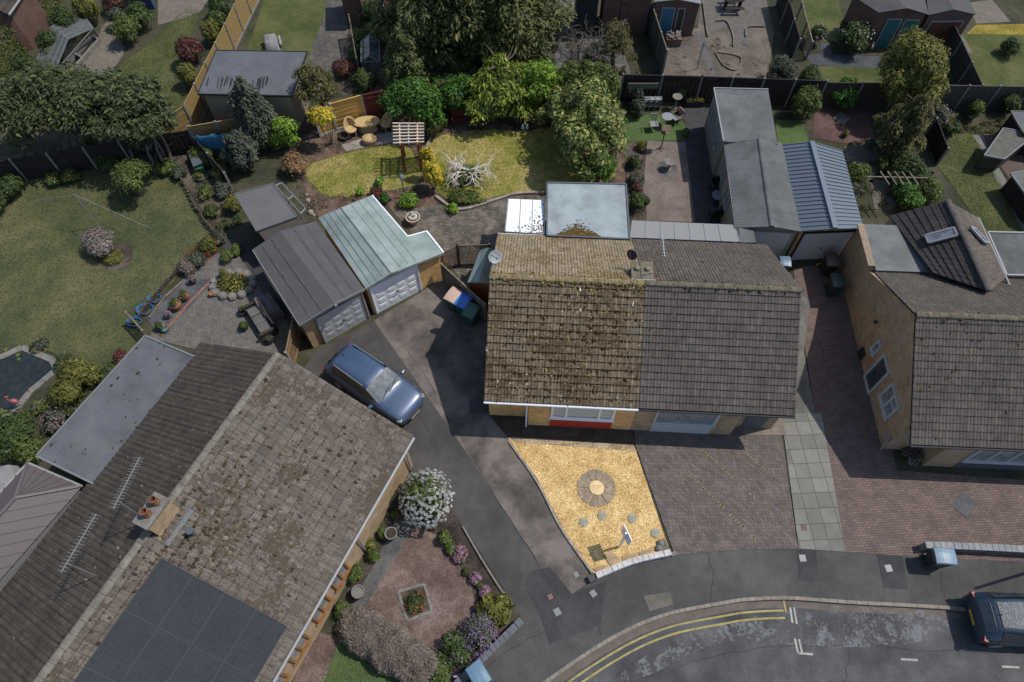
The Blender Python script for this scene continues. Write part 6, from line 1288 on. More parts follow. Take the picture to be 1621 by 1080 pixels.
# garden lamp
c = P(641, 312); t = thing('garden_lamp', 'grey-green lantern on a short post in the soil bed below the lawn', 'lamp post', c); MB().lathe((c.x, c.y, 0), [(.07, 0), (.07, .12), (.035, .16), (.03, 1.2), (.05, 1.24)], 12).build('post', paint('lamp_green', (.11, .14, .135), .5), t)
MB().lathe((c.x, c.y, 1.24), [(.05, 0), (.10, .05), (.13, .25), (.13, .27)], 6).build('lantern', glassm('lantern_glass', (.35, .38, .38), .2), t); MB().lathe((c.x, c.y, 1.5), [(.16, 0), (.10, .09), (.03, .14), (.03, .19), (.01, .2)], 12).build('cap', MATS['lamp_green'], t)
# stone urn with figure
def stone_urn(px, py, r, h, label, mat, soil, figure=False, cat='planter', name='stone_planter'):
    c = P(px, py); t = thing(name, label, cat, c); MB().lathe((c.x, c.y, 0), [(r*.6, 0), (r*.65, h*.2), (r*.8, h*.5), (r, h*.85), (r*1.05, h), (r*.85, h), (r*.8, h*.85), (.01, h*.82)], 22).build('bowl', mat, t)
    MB().lathe((c.x, c.y, h*.8), [(r*.82, 0), (r*.8, .05), (.01, .07)], 14).build('soil', soil, t)
    if figure:
        m = MB(); rr = random.Random(3)
        for i in range(9): a = i*.7; q = Vector((c.x+r*.45*math.cos(a), c.y+r*.45*math.sin(a), h*.9)); m.lathe(q, [(.07, 0), (.09, .06), (.05, .12), (.01, .13)], 7)
        m.lathe((c.x-.05, c.y+.05, h), [(.08, 0), (.09, .1), (.05, .2), (.06, .28), (.02, .34)], 10); m.build('rockery', M['stone_pale'], t)
    return t
stone_urn(655, 352, .36, .42, 'weathered stone bowl filled with rocks on the brown patio', plain('urn_stone', (.34, .29, .22), .9, .4, 8), M['soil'], True)
bs = plain('mulch_plain', (.05, .04, .033), .95, .4, 9)
stone_urn(622, 850, .24, .55, 'upper of two round stone urns along the timber-windowed wall', M['stone_n'], bs); stone_urn(571, 941, .24, .55, 'lower of two round stone urns along the timber-windowed wall, with a coiled top', M['stone_n'], M['stone_n'])
# rocks left of the garage
for i, (x, y, r, l) in enumerate(((488, 318, .14, 'brown rock under the russet bush'), (492, 337, .17, 'largest pale rock beside the back corner of the green-roofed garage'), (497, 341, .1, 'small pale rock at the garage corner'), (486, 309, .1, 'smallest rock in the bare soil behind the green-roofed garage'))):
    c = P(x, y); m = MB(); m.lathe((c.x, c.y, -.02), [(r*.8, 0), (r, r*.4), (r*.7, r*.9), (r*.2, r*1.1), (.01, r*1.1)], 8); solo('rock', m, M['stone'], l, 'rock')
c = P(831, 204); t = thing('garden_ornament', 'pair of little white stone birds at the edge of the bright lawn', 'ornament', c)
for dx in (-.12, .12): m = MB(); m.lathe((c.x+dx, c.y, 0), [(.08, 0), (.10, .1), (.06, .22), (.07, .3), (.01, .36)], 10); m.tube((c.x+dx, c.y, .3), (c.x+dx, c.y-.12, .28), .02, .008, 6); m.build('bird', M['white'], t, smooth=True)
# terracotta pots etc. on the left patio
def pot(px, py, r, h, label, leafmat=None, mat=None, n=420, group=None, pl=.2, name='plant_pot', fl=None):
    c = P(px, py); t = thing(name, label, 'plant pot', c, group=group); MB().lathe((c.x, c.y, 0), [(r*.68, 0), (r*.95, h*.8), (r*1.05, h*.82), (r*1.05, h), (r*.88, h), (r*.85, h*.85), (.01, h*.85)], 18).build('pot', mat or M['terra'], t)
    if leafmat: p, nr, s = crown(r*1.15, r*1.15, pl, n, .06, nb=5); link('plant', leafmesh('plant', p, nr, s, leafmat), t, (0, 0, h+pl*.4))
    if fl: flowers(t, (0, 0, h+pl*.4), r*1.1, r*1.1, pl, fl[0], fl[1], fl[2])
gp = 'pots on the slate chippings'
terr_n = plain('terracotta_n', (.24, .115, .07), .85, .2, 8)
pot(295, 473, .24, .36, 'upper of the two terracotta pots on the slate chippings', L['green_l'], terr_n, group=gp); pot(282, 488, .26, .38, 'lower of the two terracotta pots on the slate chippings', L['green_l'], terr_n, group=gp); pot(338, 468, .15, .24, 'empty little terracotta pot beside the rock garden', None, terr_n)
pot(269, 502, .15, .22, 'small grey pot with pink flowers at the foot of the slate chippings', L['grey'], M['stone_n'], 160, fl=(60, .05, FL['pink'])); pot(307, 448, .16, .22, 'small dark pot with pink flowers at the top of the slate chippings', L['grey'], M['black'], 160, fl=(60, .05, FL['pink'])); pot(257, 520, .22, .3, 'square-looking trough pot beside the picket fence corner', L['green'], M['stone_n'])
pot(386, 497, .2, .25, 'green potted plant left of the rattan sofa, upper', L['green_l'], M['black']); pot(388, 520, .22, .25, 'green potted plant left of the rattan sofa, lower', L['green_l'], M['black']); pot(427, 540, .25, .2, 'frilly pale green plant pot in front of the rattan sofa', L['grey'], M['black'])
pot(318, 273+12, .2, .2, 'grey tub in the narrow bed right of the left lawn', L['yellow'] if False else L['gold'], M['stone_n'])
c = P(440, 487); solo('watering_can', MB().lathe((c.x, c.y, 0), [(.12, 0), (.12, .22), (.05, .26)], 12).tube((c.x+.1, c.y, .08), (c.x+.32, c.y-.05, .28), .02), paint('can_green', (.04, .16, .12), .5), 'green watering can on the asphalt by the grey garage', 'watering can')
c = P(262, 526); solo('watering_can', MB().lathe((c.x, c.y, 0), [(.12, 0), (.12, .22), (.05, .26)], 12).tube((c.x+.1, c.y, .08), (c.x+.3, c.y+.1, .28), .02), paint('can_teal', (.03, .12, .10), .5), 'teal watering can beside the picket fence corner', 'watering can')
# rock garden ring
c = P(370, 452); t = thing('rock_garden', 'round raised rock garden with yellow flowers on the grey patio', 'rock garden', c)
for i in range(13): a = i*6.28/13; q = c+Vector((math.cos(a)*.95, math.sin(a)*.72, 0)); MB().lathe(q, [(.2, 0), (.24, .12), (.17, .24), (.01, .27)], 7).build('rock', M['stone_n'], t)
MB().lathe((c.x, c.y, 0), [(.85, 0), (.8, .16), (.01, .22)], 20, sq=(1, .75)).build('soil', bs, t)
p, nr, s = crown(.8, .6, .3, 1400, .07, nb=9); link('plants', leafmesh('plants', p, nr, s, L['green_l']), t, (0, 0, .2)); flowers(t, (0, 0, .2), .8, .6, .3, 150, .07, FL['yel'])
pot(357, 443, .3, .3, 'large lime-green clump standing in the rock garden', L['gold'], M['stone_n'], 900, pl=.35)
# rattan furniture with covers
t = at(thing('rattan_sofa', 'dark rattan corner sofa half under a grey cover beside the grey garage', 'sofa'), 415, 512, -.95); ra = plain('rattan_dark', (.045, .04, .036), .8, .35, 20)
for (x, y, w, d, h, nm) in ((0, 0, 1.7, .7, .38, 'seat'), (0, .4, 1.7, .14, .75, 'backrest'), (-.92, 0, .14, .8, .55, 'armrest'), (.92, 0, .14, .8, .55, 'armrest')): MB().box((x, y, h/2), (w, d, h)).build(nm, ra, t, local=True, bevel=.03)
for x in (-.5, .05, .55): MB().box((x, -.02, .43), (.5, .58, .1)).build('cushion', plain('cushion_grey', (.12, .115, .11)), t, local=True, bevel=.04)
t = at(thing('furniture_cover', 'pale grey cover slumped over the end of the rattan sofa', 'cover'), 428, 492, -.9); m = MB(); n = 12
vs = [(x*.7, y*.45, (.62+.05*math.sin(x*5+y*3)+.05*math.sin(y*7))*(1 if abs(x) < .9 and abs(y) < .9 else .05)) for y in [i/6-1 for i in range(13)] for x in [i/6-1 for i in range(13)]]
m.add(vs, [(j*13+i, j*13+i+1, (j+1)*13+i+1, (j+1)*13+i) for j in range(12) for i in range(12)]); m.build('sheet', plain('cover_grey', (.13, .12, .12), .8, .2), t, local=True, smooth=True)
# hose, dryer line
c = P(236, 487); t = thing('garden_hose', 'bright blue hose coiled along the picket edge of the left lawn', 'hose', c); cu = bpy.data.curves.new('h', 'CURVE')
for k, (x, y, r) in enumerate(((213, 510, .3), (230, 490, .35), (245, 473, .28))):
    m = MB(); q = P(x, y, .1)
    for j in range(3):
        pr = [q+Vector((math.cos(a*.45)*r*(1+.07*j), math.sin(a*.45)*r*(.7+.1*j), .04*j)) for a in range(12+3*j)]
        for a, b in zip(pr, pr[1:]): m.tube(a, b, .018, n=5, cap=False)
    m.build('coil', paint('hose_blue', (.03, .13, .30), .4), t)
def line_dryer(px, py, h, label, arms, mat=None, wires=()):
    c = P(px, py); t = thing('clothes_post', label, 'clothes post', c); MB().tube((c.x, c.y, 0), (c.x, c.y, h), .025).build('pole', mat or M['post'], t)
    for (x, y) in wires: MB().tube((c.x, c.y, h-.03), P(x, y, 1.5), .008, n=4).build('line', M['white_n'], t)
line_dryer(157, 359, 2.4, 'slim grey clothes post above the pinkish bush on the left lawn', (), None, ((55, 318), (240, 362)))
line_dryer(1103, 110, 1.9, 'green clothes post in the bare top garden', (), paint('post_green', (.03, .17, .13), .5), ((1068, 84),))
# pond with flamingo
pts = [(-60, 590), (10, 566), (35, 553), (80, 572), (88, 585), (45, 620), (8, 668), (-60, 690)]
m = MB(); m.slab([P(*p, .05) for p in pts], .04); w_ = m.build('pond_water', glassm('pond', (.018, .022, .018), .06), loc=P(20, 610)); tag(w_, kind='structure')
edging([(-60, 588), (10, 564), (36, 551), (84, 571), (92, 586), (48, 622), (10, 672)], .28, .1, M['stone_n'], 'paving edge around the dark pond', curve=False, name='pond_edging', seg=.5)
c = P(34, 644); t = thing('flamingo_ornament', 'pink flamingo ornament beside the pond', 'ornament', c); fm = paint('flamingo', (.38, .10, .11), .5)
m = MB()
for dx in (-.05, .05): m.tube((c.x+dx, c.y, 0), (c.x+dx, c.y, .42), .01, n=5)
m.build('leg', M['black'], t); m = MB(); m.lathe((c.x, c.y, .4), [(.03, 0), (.12, .08), (.14, .16), (.08, .25), (.01, .28)], 12, sq=(1.3, .8)); pr = [Vector((c.x-.12, c.y, .6)), Vector((c.x-.22, c.y, .72)), Vector((c.x-.18, c.y, .9)), Vector((c.x-.08, c.y, .97)), Vector((c.x, c.y, .93))]
for a, b in zip(pr, pr[1:]): m.tube(a, b, .03, .028, 8)
m.build('body', fm, t, smooth=True); MB().tube((c.x, c.y, .93), (c.x+.07, c.y, .87), .02, .006, 6).build('beak', M['black'], t)
for x, y, l in ((20, 558, 'lily pads at the upper corner of the pond'), (8, 655, 'lily pad patch by the lower pond edge')):
    m = MB(); c = P(x, y, .06)
    for i in range(16): q = c+Vector((random.gauss(0, .3), random.gauss(0, .18), .01*(i % 3))); m.lathe(q, [(random.uniform(.05, .1), 0), (.02, .006)], 9)
    solo('water_lilies', m, plain('lily', (.09, .11, .03)), l, 'water plant')
# covered thing on top lawn, brick pile, barbecue, etc.
t = at(thing('furniture_cover', 'pale grey cover over folded furniture on the lawn behind the slate-blue roofed building', 'cover'), 431, 74, .3); m = MB()
vs = [(x*.45, y*.6, (.5+.12*(1-abs(x))+.05*math.sin(y*6+x*3))*(1 if abs(x) < .9 and abs(y) < .9 else .03)) for y in [i/4-1 for i in range(9)] for x in [i/4-1 for i in range(9)]]
m.add(vs, [(j*9+i, j*9+i+1, (j+1)*9+i+1, (j+1)*9+i) for j in range(8) for i in range(8)]); m.build('sheet', plain('cover_pale', (.20, .20, .205), .8, .2), t, local=True, smooth=True); MB().box((.55, .1, .15), (.12, .9, .3)).build('side_panel', M['white_n'], t, local=True, bevel=.02)
c = P(1064, 68); t = thing('brick_planter', 'square brick planter piled with pale rubble in the bare garden', 'planter', c); MB().box((c.x, c.y, .25), (.9, .8, .5)).build('brickwork', M['brick_p'], t)
m = MB()
for i in range(22): m.box((c.x+random.uniform(-.4, .4), c.y+random.uniform(-.35, .35), .53+random.uniform(0, .08)), (.16, .1, .09), random.uniform(0, 3), tilt=Matrix.Rotation(random.uniform(-.5, .5), 3, 'X'))
m.build('rubble', M['stone_n'], t)
t = at(thing('garden_table', 'dark slatted picnic table at the top edge of the path garden', 'table'), 1158, 14, 0); m = MB()
for k in range(5): m.box((0, -.3+.15*k, .72), (1.2, .13, .03))
m.build('tabletop', M['wood_d'], t, local=True)
for s in (-1, 1): MB().box((0, s*.62, .43), (1.2, .22, .03)).build('bench_seat', M['wood_d'], t, local=True); MB().box((s*.45, 0, .36), (.07, 1.2, .07)).build('trestle', M['wood_d'], t, local=True); MB().box((s*.45, 0, .36), (.07, .5, .7)).build('leg', M['wood_d'], t, local=True)
# neighbour's patio set behind the adjoining house
wm = paint('cast_white', (.22, .225, .235), .5)
def metal_chair(px, py, rot, label):
    t = at(thing('metal_chair', label, 'chair', group='pale metal chairs on the artificial turf'), px, py, rot); MB().box((0, 0, .45), (.44, .44, .03)).build('seat', wm, t, local=True, bevel=.01); m = MB()
    for k in range(6): m.beam((-.2+.08*k, .22, .46), (-.2+.08*k, .28, .92), .02, .02)
    m.beam((-.22, .28, .92), (.22, .28, .92), .04, .04); m.build('backrest', wm, t, local=True)
    for sx, sy in ((-1, -1), (1, -1), (1, 1), (-1, 1)): MB().tube((sx*.2, sy*.2, 0), (sx*.18, sy*.18, .45), .014).build('leg', wm, t, local=True)
    for s in (-1, 1): MB().beam((s*.24, -.15, .66), (s*.24, .26, .66), .03, .03).build('armrest', wm, t, local=True)
metal_chair(1033, 206, .1, 'pale metal chair left of the small round table on the artificial turf'); metal_chair(1068, 196, -1.1, 'pale metal chair right of the small round table on the artificial turf')
c = P(1053, 200); t = thing('bistro_table', 'small round pale table between two metal chairs', 'table', c); MB().lathe((c.x, c.y, .68), [(.32, 0), (.32, .03), (.01, .03)], 22).build('tabletop', wm, t); MB().lathe((c.x, c.y, 0), [(.2, 0), (.03, .05), (.03, .68)], 12).build('base', wm, t)
t = at(thing('plant_stand', 'pale ladder-like plant stand against the dark fence on the turf', 'plant stand'), 1030, 172, 0)
for z in (.35, .7): m = MB(); m.box((0, 0, z), (1.0, .3, .04)); m.build('shelf', wm, t, local=True)
for x in (-.48, -.16, .16, .48): MB().box((x, 0, .38), (.05, .3, .75)).build('upright', wm, t, local=True)
c = P(1002, 134, 1.55); solo('wall_panel', MB().box(P(1018, 136, 1.5), (1.7, .05, .35)), plain('panel_sage', (.12, .13, .10)), 'long sage-coloured panel hung on the dark fence above the turf', 'panel')
def birdbath(px, py, h, label, mat):
    c = P(px, py); t = thing('bird_bath', label, 'bird bath', c); MB().lathe((c.x, c.y, 0), [(.18, 0), (.14, .06), (.06, .12), (.06, h-.1), (.12, h-.04)], 16).build('pedestal', mat, t); MB().lathe((c.x, c.y, h-.06), [(.12, 0), (.26, .08), (.28, .12), (.22, .1), (.01, .07)], 20).build('basin', mat, t)
birdbath(1068, 172, .8, 'stone bird bath by the dark fence, right of the plant stand', M['stone_n']); birdbath(1058, 268, .5, 'stone bird bath in the middle of the grey circle of stone', M['stone_n'])
c = P(1046, 236); t = thing('bird_table', 'wooden bird table with tilted roof on the pinkish gravel', 'bird table', c); wn = plain('bird_wood', (.17, .12, .08)); m = MB(); m.tube(c, c+Z*1.2, .035); m.box(c+Z*.04, (.4, .06, .06)); m.box(c+Z*.04, (.06, .4, .06)); m.build('post', wn, t); MB().box(c+Z*1.22, (.42, .36, .03)).build('tray', wn, t)
m = MB(); m.slab([c+Vector((-.25, -.22, 1.5)), c+Vector((.25, -.22, 1.5)), c+Vector((.25, 0, 1.68)), c+Vector((-.25, 0, 1.68))], .02); m.slab([c+Vector((-.25, .22, 1.5)), c+Vector((.25, .22, 1.5)), c+Vector((.25, 0, 1.68)), c+Vector((-.25, 0, 1.68))], .02)
for sx in (-.18, .18): m.tube(c+Vector((sx, 0, 1.22)), c+Vector((sx, 0, 1.65)), .012)
m.build('roof', wn, t)
c = P(1095, 226); t = thing('planter_box', 'dark planter trough with yellow flowers against the dark fence', 'planter', P(1098, 168)); c = P(1098, 168); MB().box(c+Z*.2, (1.0, .3, .4)).build('trough', M['black'], t); p, nr, s = crown(.5, .16, .15, 350, .06, nb=6); link('plant', leafmesh('plant', p, nr, s, L['green_l']), t, (0, 0, .45)); flowers(t, (0, 0, .45), .5, .16, .16, 50, .06, FL['yel'])
def rattan_chair(px, py, rot, label, top=None):
    t = at(thing('rattan_chair', label, 'chair', group='dark rattan chairs on the decking'), px, py, rot); MB().box((0, 0, .4), (.56, .56, .08)).build('seat', M['black'], t, local=True, bevel=.03)
    MB().box((0, .27, .68), (.58, .07, .55)).build('backrest', M['black'], t, local=True, bevel=.03)
    for s in (-1, 1): MB().box((s*.28, 0, .55), (.07, .56, .3)).build('armrest', M['black'], t, local=True, bevel=.02); MB().box((s*.25, .22, .2), (.05, .05, .4)).build('leg', M['black'], t, local=True); MB().box((s*.25, -.22, .2), (.05, .05, .4)).build('leg', M['black'], t, local=True)
rattan_chair(1131, 305, .1, 'black rattan chair beyond the glass table on the decking'); rattan_chair(1131, 345, 3.2, 'black rattan chair on the near side of the glass table')
c = P(1133, 322); t = thing('glass_table', 'round glass-topped table between the black rattan chairs', 'table', c); MB().lathe((c.x, c.y, .6), [(.35, 0), (.35, .02), (.01, .02)], 22).build('tabletop', glassm('table_glass', (.16, .17, .18), .1), t); MB().lathe((c.x, c.y, 0), [(.2, 0), (.12, .3), (.2, .6)], 12).build('base', M['black'], t)
solo('stone_slab', MB().slab([P(1318, 187, .06), P(1330, 177, .06), P(1348, 186, .06), P(1335, 197, .06)], .06), M['conc_n'], 'pale square slab lying on the red shale', 'slab')
# trellis pergola right and small doors
c = P(1420, 285); t = thing('trellis_arch', 'white-weathered pergola beams over climbing plants near the right house', 'pergola', c); a, b = P(1372, 280, 2), P(1468, 282, 2); MB().beam(a, b, .06, .06).build('beam', M['wood_g'], t)
for k in range(5): q = a.lerp(b, .28+k*.12); MB().beam(q+Vector((-.1, .35, .05)), q+Vector((.1, -.55, .05)), .05, .05).build('rafter', M['wood_g'], t)
for q in (a, b): MB().tube(Vector((*q.xy, 0)), q, .04).build('post', M['wood_g'], t)
# sheds at the right edge
box_shed('shed', 'olive shed with tilted flat roof at the right edge beside the lawn', 'shed', [P(1588, 203, 1.3), P(1640, 212, 1.3), P(1590, 252, 1.1), P(1558, 246, 1.1)], 2, plain('olive_roof', (.10, .10, .085)), plain('olive_wall', (.07, .065, .05)), M['grey_n'])
box_shed('shed', 'dark shed at the right edge above the olive one', 'shed', [P(1600, 176, 1.5), P(1700, 178, 1.5), P(1700, 225, 1.5), P(1620, 210, 1.5)], 2, M['membrane_d'], M['wood_d'], M['wood_g'])
box_shed('shed', 'pale-roofed structure cut by the right edge below the olive shed', 'shed', [P(1600, 275, 1.2), P(1720, 250, 1.2), P(1720, 360, 1.2), P(1640, 330, 1.2)], 2, M['corr'], M['wood_d'], M['grey_n'])
# ladder/frames behind the conifer
t = thing('climbing_frame', 'pale pipe frame over red and teal boards left of the tallest conifer', 'frame', P(618, 35))
for a, b in (((602, 25), (612, -10)), ((632, 25), (640, -10)), ((612, 30), (640, 28))): MB().tube(P(*a, .8), P(*b, .8), .03).build('rail', M['white_n'], t)
MB().box(P(622, 15, .3), (1.6, 1.5, .1)).build('red_board', plain('board_red', (.12, .04, .04)), t); MB().box(P(612, 36, .3), (1.2, .6, .1)).build('teal_board', paint('board_teal', (.09, .18, .18)), t)
for x in (604, 618, 632): MB().tube(P(x, 30), P(x, 30)+Z*.9, .025).build('upright', M['white_n'], t)
# left strip: bits beside the vegetable bed
box_shed('cold_frame', 'black plastic planter box with a green-lidded top in the strip right of the left lawn', 'planter', [P(296, 240, .6), P(310, 236, .6), P(320, 258, .6), P(306, 264, .6)], .5, M['grey_d'], M['black'])
c = P(319, 272); solo('storage_box', MB().box(c+Z*.2, (.5, .4, .4), .3), paint('box_g', (.03, .10, .05), .5), 'small dark green storage box in the vegetable strip', 'box')
t = stone_urn(140, 262, .25, .4, 'grey bucket planter in front of the black fence', M['grey_d'], bs)
c = P(5, 775); t = at(thing('furniture_cover', 'pale grey cover over furniture at the left edge above the plum roof', 'cover'), 8, 775, .2); m = MB(); vs = [(x*.8, y*.8, (.9+.12*(1-abs(x))+.05*math.sin(y*6+x*3))*(1 if abs(x) < .9 and abs(y) < .9 else .03)) for y in [i/4-1 for i in range(9)] for x in [i/4-1 for i in range(9)]]
m.add(vs, [(j*9+i, j*9+i+1, (j+1)*9+i+1, (j+1)*9+i) for j in range(8) for i in range(8)]); m.build('sheet', plain('cover_pale', (.20, .20, .205)), t, local=True, smooth=True)
solo('grate', MB().box(P(757, 643, .03), (.75, .65, .04)), M['black'], 'black square grate in the shade at the front corner of the mossy bungalow', 'grate')
# plinth box at the side wall (shade) and side canopy
solo('meter_cabinet', MB().box(w1(-.05, 3.0, .9), (.3, 1.4, 1.0), FA), plain('cab', (.035, .03, .026)), 'dark cabinet standing against the side of the mossy bungalow', 'cabinet')
# unseen street sign post, inferred from its shadow beside the right-hand car
c = P(1625, 905); t = thing('sign_post', 'slim grey post just beyond the right edge whose shadow crosses the pavement', 'post', c+Vector((.9, .2, 0))); q = c+Vector((.9, .2, 0)); MB().lathe(q, [(.06, 0), (.05, 5), (.04, 5.2)], 10).build('pole', M['post'], t)
# ---------------------------------------------------------------- trees
# the tall conifer behind the plot
def conemass(rx, ry, rz, n, size, nb, sub, seed, taper=.5):
    p, nr, s = crown(rx, ry, rz, n, size, nb=nb, sub=sub, inner=.12, zmin=-.9, lump=.3); k = 1-taper*np.clip((p[:, 2]+rz)/(2*rz), 0, 1); p[:, 0] *= k; p[:, 1] *= k; return p, nr, s
def conifer(px, py, hc, r, h, n, size, mat, label, base_z=.3, tiers=16, asp=.36, droop=.4, seed=2, sx=1, name='conifer', cat='tree', c=None, nb=80, taper=.55, sub=.22):
    c = c or P(px, py, hc); t = thing(name, label, cat, (c.x, c.y, 0)); rz = (h-base_z)/2; p, nr, s = conemass(r, r*.95, rz, n, size, nb, sub, seed, taper)
    link('crown', leafmesh('crown', p, nr, s, mat, asp, droop), t, (0, 0, base_z+rz)); limbs((c.x, c.y, 0), (c.x, c.y, h*.92), .05+r*.05, 12, min(r*.5, 2.2), t, BARK); return t
conifer(0, 0, 0, 6.3, 9.0, 90000, .24, leafm('leaf_spruce_mix', (.038, .05, .02), (.08, .096, .03), (.15, .15, .045), .15), 'broad dark conifer, the tallest tree, filling the top centre', .3, c=Vector((-2.2, 37.2, 0)), nb=260, sub=.17, taper=.3)
big_ = [o for o in bpy.data.objects if o.name.startswith('conifer') and o.type == 'EMPTY'][0]
p, nr, s = crown(5.7, 4.3, 2.3, 42000, .24, nb=150, sub=.16, inner=.1); link('lower_boughs', leafmesh('lower_boughs', p, nr, s, MATS['leaf_spruce_mix'], .36, .4), big_, (0, -.3, 2.2))
conifer(790, 142, 1.6, 2.9, 3.6, 22000, .18, L['spruce_in'], 'bright-tipped conifer at the back of the bright lawn under the tallest one', .2)
conifer(640, 95, 2.8, 1.9, 4.6, 9000, .2, L['spruce'], 'smaller dark conifer at the left foot of the tallest conifer')
conifer(400, 185, 2.2, 1.5, 4.6, 13000, .17, L['grey'], 'grey-green weeping conifer at the left corner of the plot', .2, seed=5)
conifer(385, 245, 1.0, 1.2, 2.6, 7000, .15, L['grey'], 'grey-green conifer spilling over the vegetable strip', .1, seed=6)
tree(500, 140, 36, 3.9, 2.5, L['olive'], 'olive-yellow tree beside the slate-blue roofed building', name='broadleaf_tree', leaf=.12)
tree(655, 168, 58, 3.2, 1.6, L['deep'], 'dense dark green rounded tree right of the wicker table', name='broadleaf_tree', leaf=.13, ry=38)
tree(575, 135, 22, 2.2, 1.3, L['green'], 'small green tree behind the red-brown fence panel', name='broadleaf_tree', leaf=.11)
tree(925, 195, 66, 3.7, 1.9, L['laurel'], 'large speckled yellow-green laurel on the right boundary', name='laurel_tree', leaf=.15, ry=98, nb=110, sub=.2, n=24000, inner=.1)
tree(735, 150, 36, 2.6, 1.4, L['deep'], 'dark rounded tree directly behind the red-brown bench', name='broadleaf_tree', leaf=.13, ry=18)
tree(905, 140, 34, 3.0, 1.6, L['green_l'], 'light green tree between the bright tree and the corner tree at the back boundary', name='broadleaf_tree', leaf=.13, ry=26)
tree(945, 135, 44, 3.4, 2.0, L['green_l'], 'light green tree in the back right corner of the plot, behind the laurel', name='broadleaf_tree', leaf=.13, ry=32, nb=50, sub=.24)
hedge([P(690, 168)+Z*0, P(790, 168), P(880, 170), P(975, 172)], .8, 1.9, L['deep'], 'dark hedge running along the back boundary behind the bench', .12, dens=.7)
tree(858, 142, 52, 3.4, 1.7, L['bright'], 'bright green tree between the tall conifer and the laurel', name='broadleaf_tree', leaf=.13, ry=30)
tree(950, 268, 28, 2.2, 1.2, L['deep'], 'dark green shrub tree behind the flat blue-grey extension', name='broadleaf_tree', leaf=.11)
tree(975, 70, 28, 3.0, 1.6, L['olive'], 'thin olive tree above the laurel, in front of the brick outbuilding', name='broadleaf_tree', leaf=.1, ry=30, n=3200)
bare_tree(915, 95, 1.4, 2.2, 'leafless grey thicket right of the tallest conifer', plain('twig_grey', (.11, .1, .09)), 10, seed=9)
bare_tree(945, 88, 1.1, 1.8, 'leafless grey thicket under the thin olive tree', plain('twig_grey', (.11, .1, .09)), 8, seed=12)
# pines in the top left garden with bare trunks
for i, (px, py, hc, r, h, l) in enumerate(((20, 178, 3.0, 1.9, 4.4, 'leftmost of the dark pines above the black fence'), (75, 165, 3.2, 2.1, 4.8, 'second dark pine from the left above the black fence'), (135, 160, 3.3, 2.1, 4.9, 'middle dark pine above the black fence, pale bare trunks below'), (190, 165, 3.3, 2.1, 4.8, 'fourth dark pine above the black fence'), (228, 185, 3.1, 1.6, 4.3, 'rightmost of the dark pines, nearest the pale wooden fence'))):
    c = P(px, py, hc); t = thing('pine_tree', l, 'tree', (c.x, c.y-.4, 0), group='row of pines above the black fence')
    p, nr, s = crown(r*1.08, r*1.05, (h-hc)*1.0, 10500, .2, nb=60, sub=.24, zmin=-.7, lump=.3, inner=.1); link('crown', leafmesh('crown', p, nr, s, L['pine'], .36, .2), t, (0, .4, hc))
    for k in range(3): b = (c.x-.5+.5*k, c.y-.9+.2*k, 0); limbs(b, (c.x-.4+.4*k, c.y+.1, hc), .09, 3, .5, t, plain('bark_grey', (.15, .13, .105), .9, .3, 6), name='trunk')
hedge([P(-20, 130), P(35, 70), P(85, -10)], 1.5, 2.0, L['green_l'], 'long clipped bright green hedge in the top left corner', .1, dens=.8)
for i, (x, y, r, h, mt, l) in enumerate(((25, 140, 26, 1.8, 'green', 'loose dark shrub below the clipped hedge, nearest the left edge'), (50, 110, 24, 1.8, 'green', 'dark shrub beside the middle of the clipped hedge'), (78, 78, 24, 1.8, 'green', 'dark shrub between clipped hedge and netted frame'), (105, 40, 24, 2.0, 'green', 'dark shrub at the top end of the netted frame'), (140, 18, 22, 2.0, 'gold', 'yellow-green shrub above the netted frame'),
    (205, 48, 26, 1.6, 'green_l', 'round clipped green bush on the curved beige path'), (224, 24, 22, 1.5, 'green', 'rounded bush behind the clipped round one'), (190, 28, 18, 1.3, 'grey', 'greyish bush left of the rounded pair'), (302, 78, 24, 1.8, 'red', 'dark red-leaved shrub beside the pale diagonal fence'), (332, 52, 16, 1.6, 'gold', 'yellow shrub above the dark red-leaved shrub'), (345, 35, 18, 1.3, 'green', 'clipped green mound beside the top of the diagonal fence'), (297, 123, 17, 1.4, 'gold', 'yellow shrub below the dark red-leaved shrub'), (350, 10, 24, 1.5, 'green', 'green bush at the top edge left of the diagonal fence'), (178, 5, 18, 1.2, 'red', 'dark reddish bush at the top edge by the blue shed'),
    (144, 222, 12, 1.0, 'gold', 'yellow-green shrub among the pine trunks'),
    (567, 90, 18, 1.1, 'green', 'lowest green hedge block beside the paved strip'), (580, 60, 22, 1.3, 'green_l', 'middle green hedge block beside the paved strip'), (590, 22, 24, 1.5, 'green', 'uppermost green hedge block right of the tall store'), (545, 108, 20, .8, 'red', 'dark purple low bush at the foot of the paved strip'))):
    bush(x, y, r, h, L[mt], l, leaf=.1)
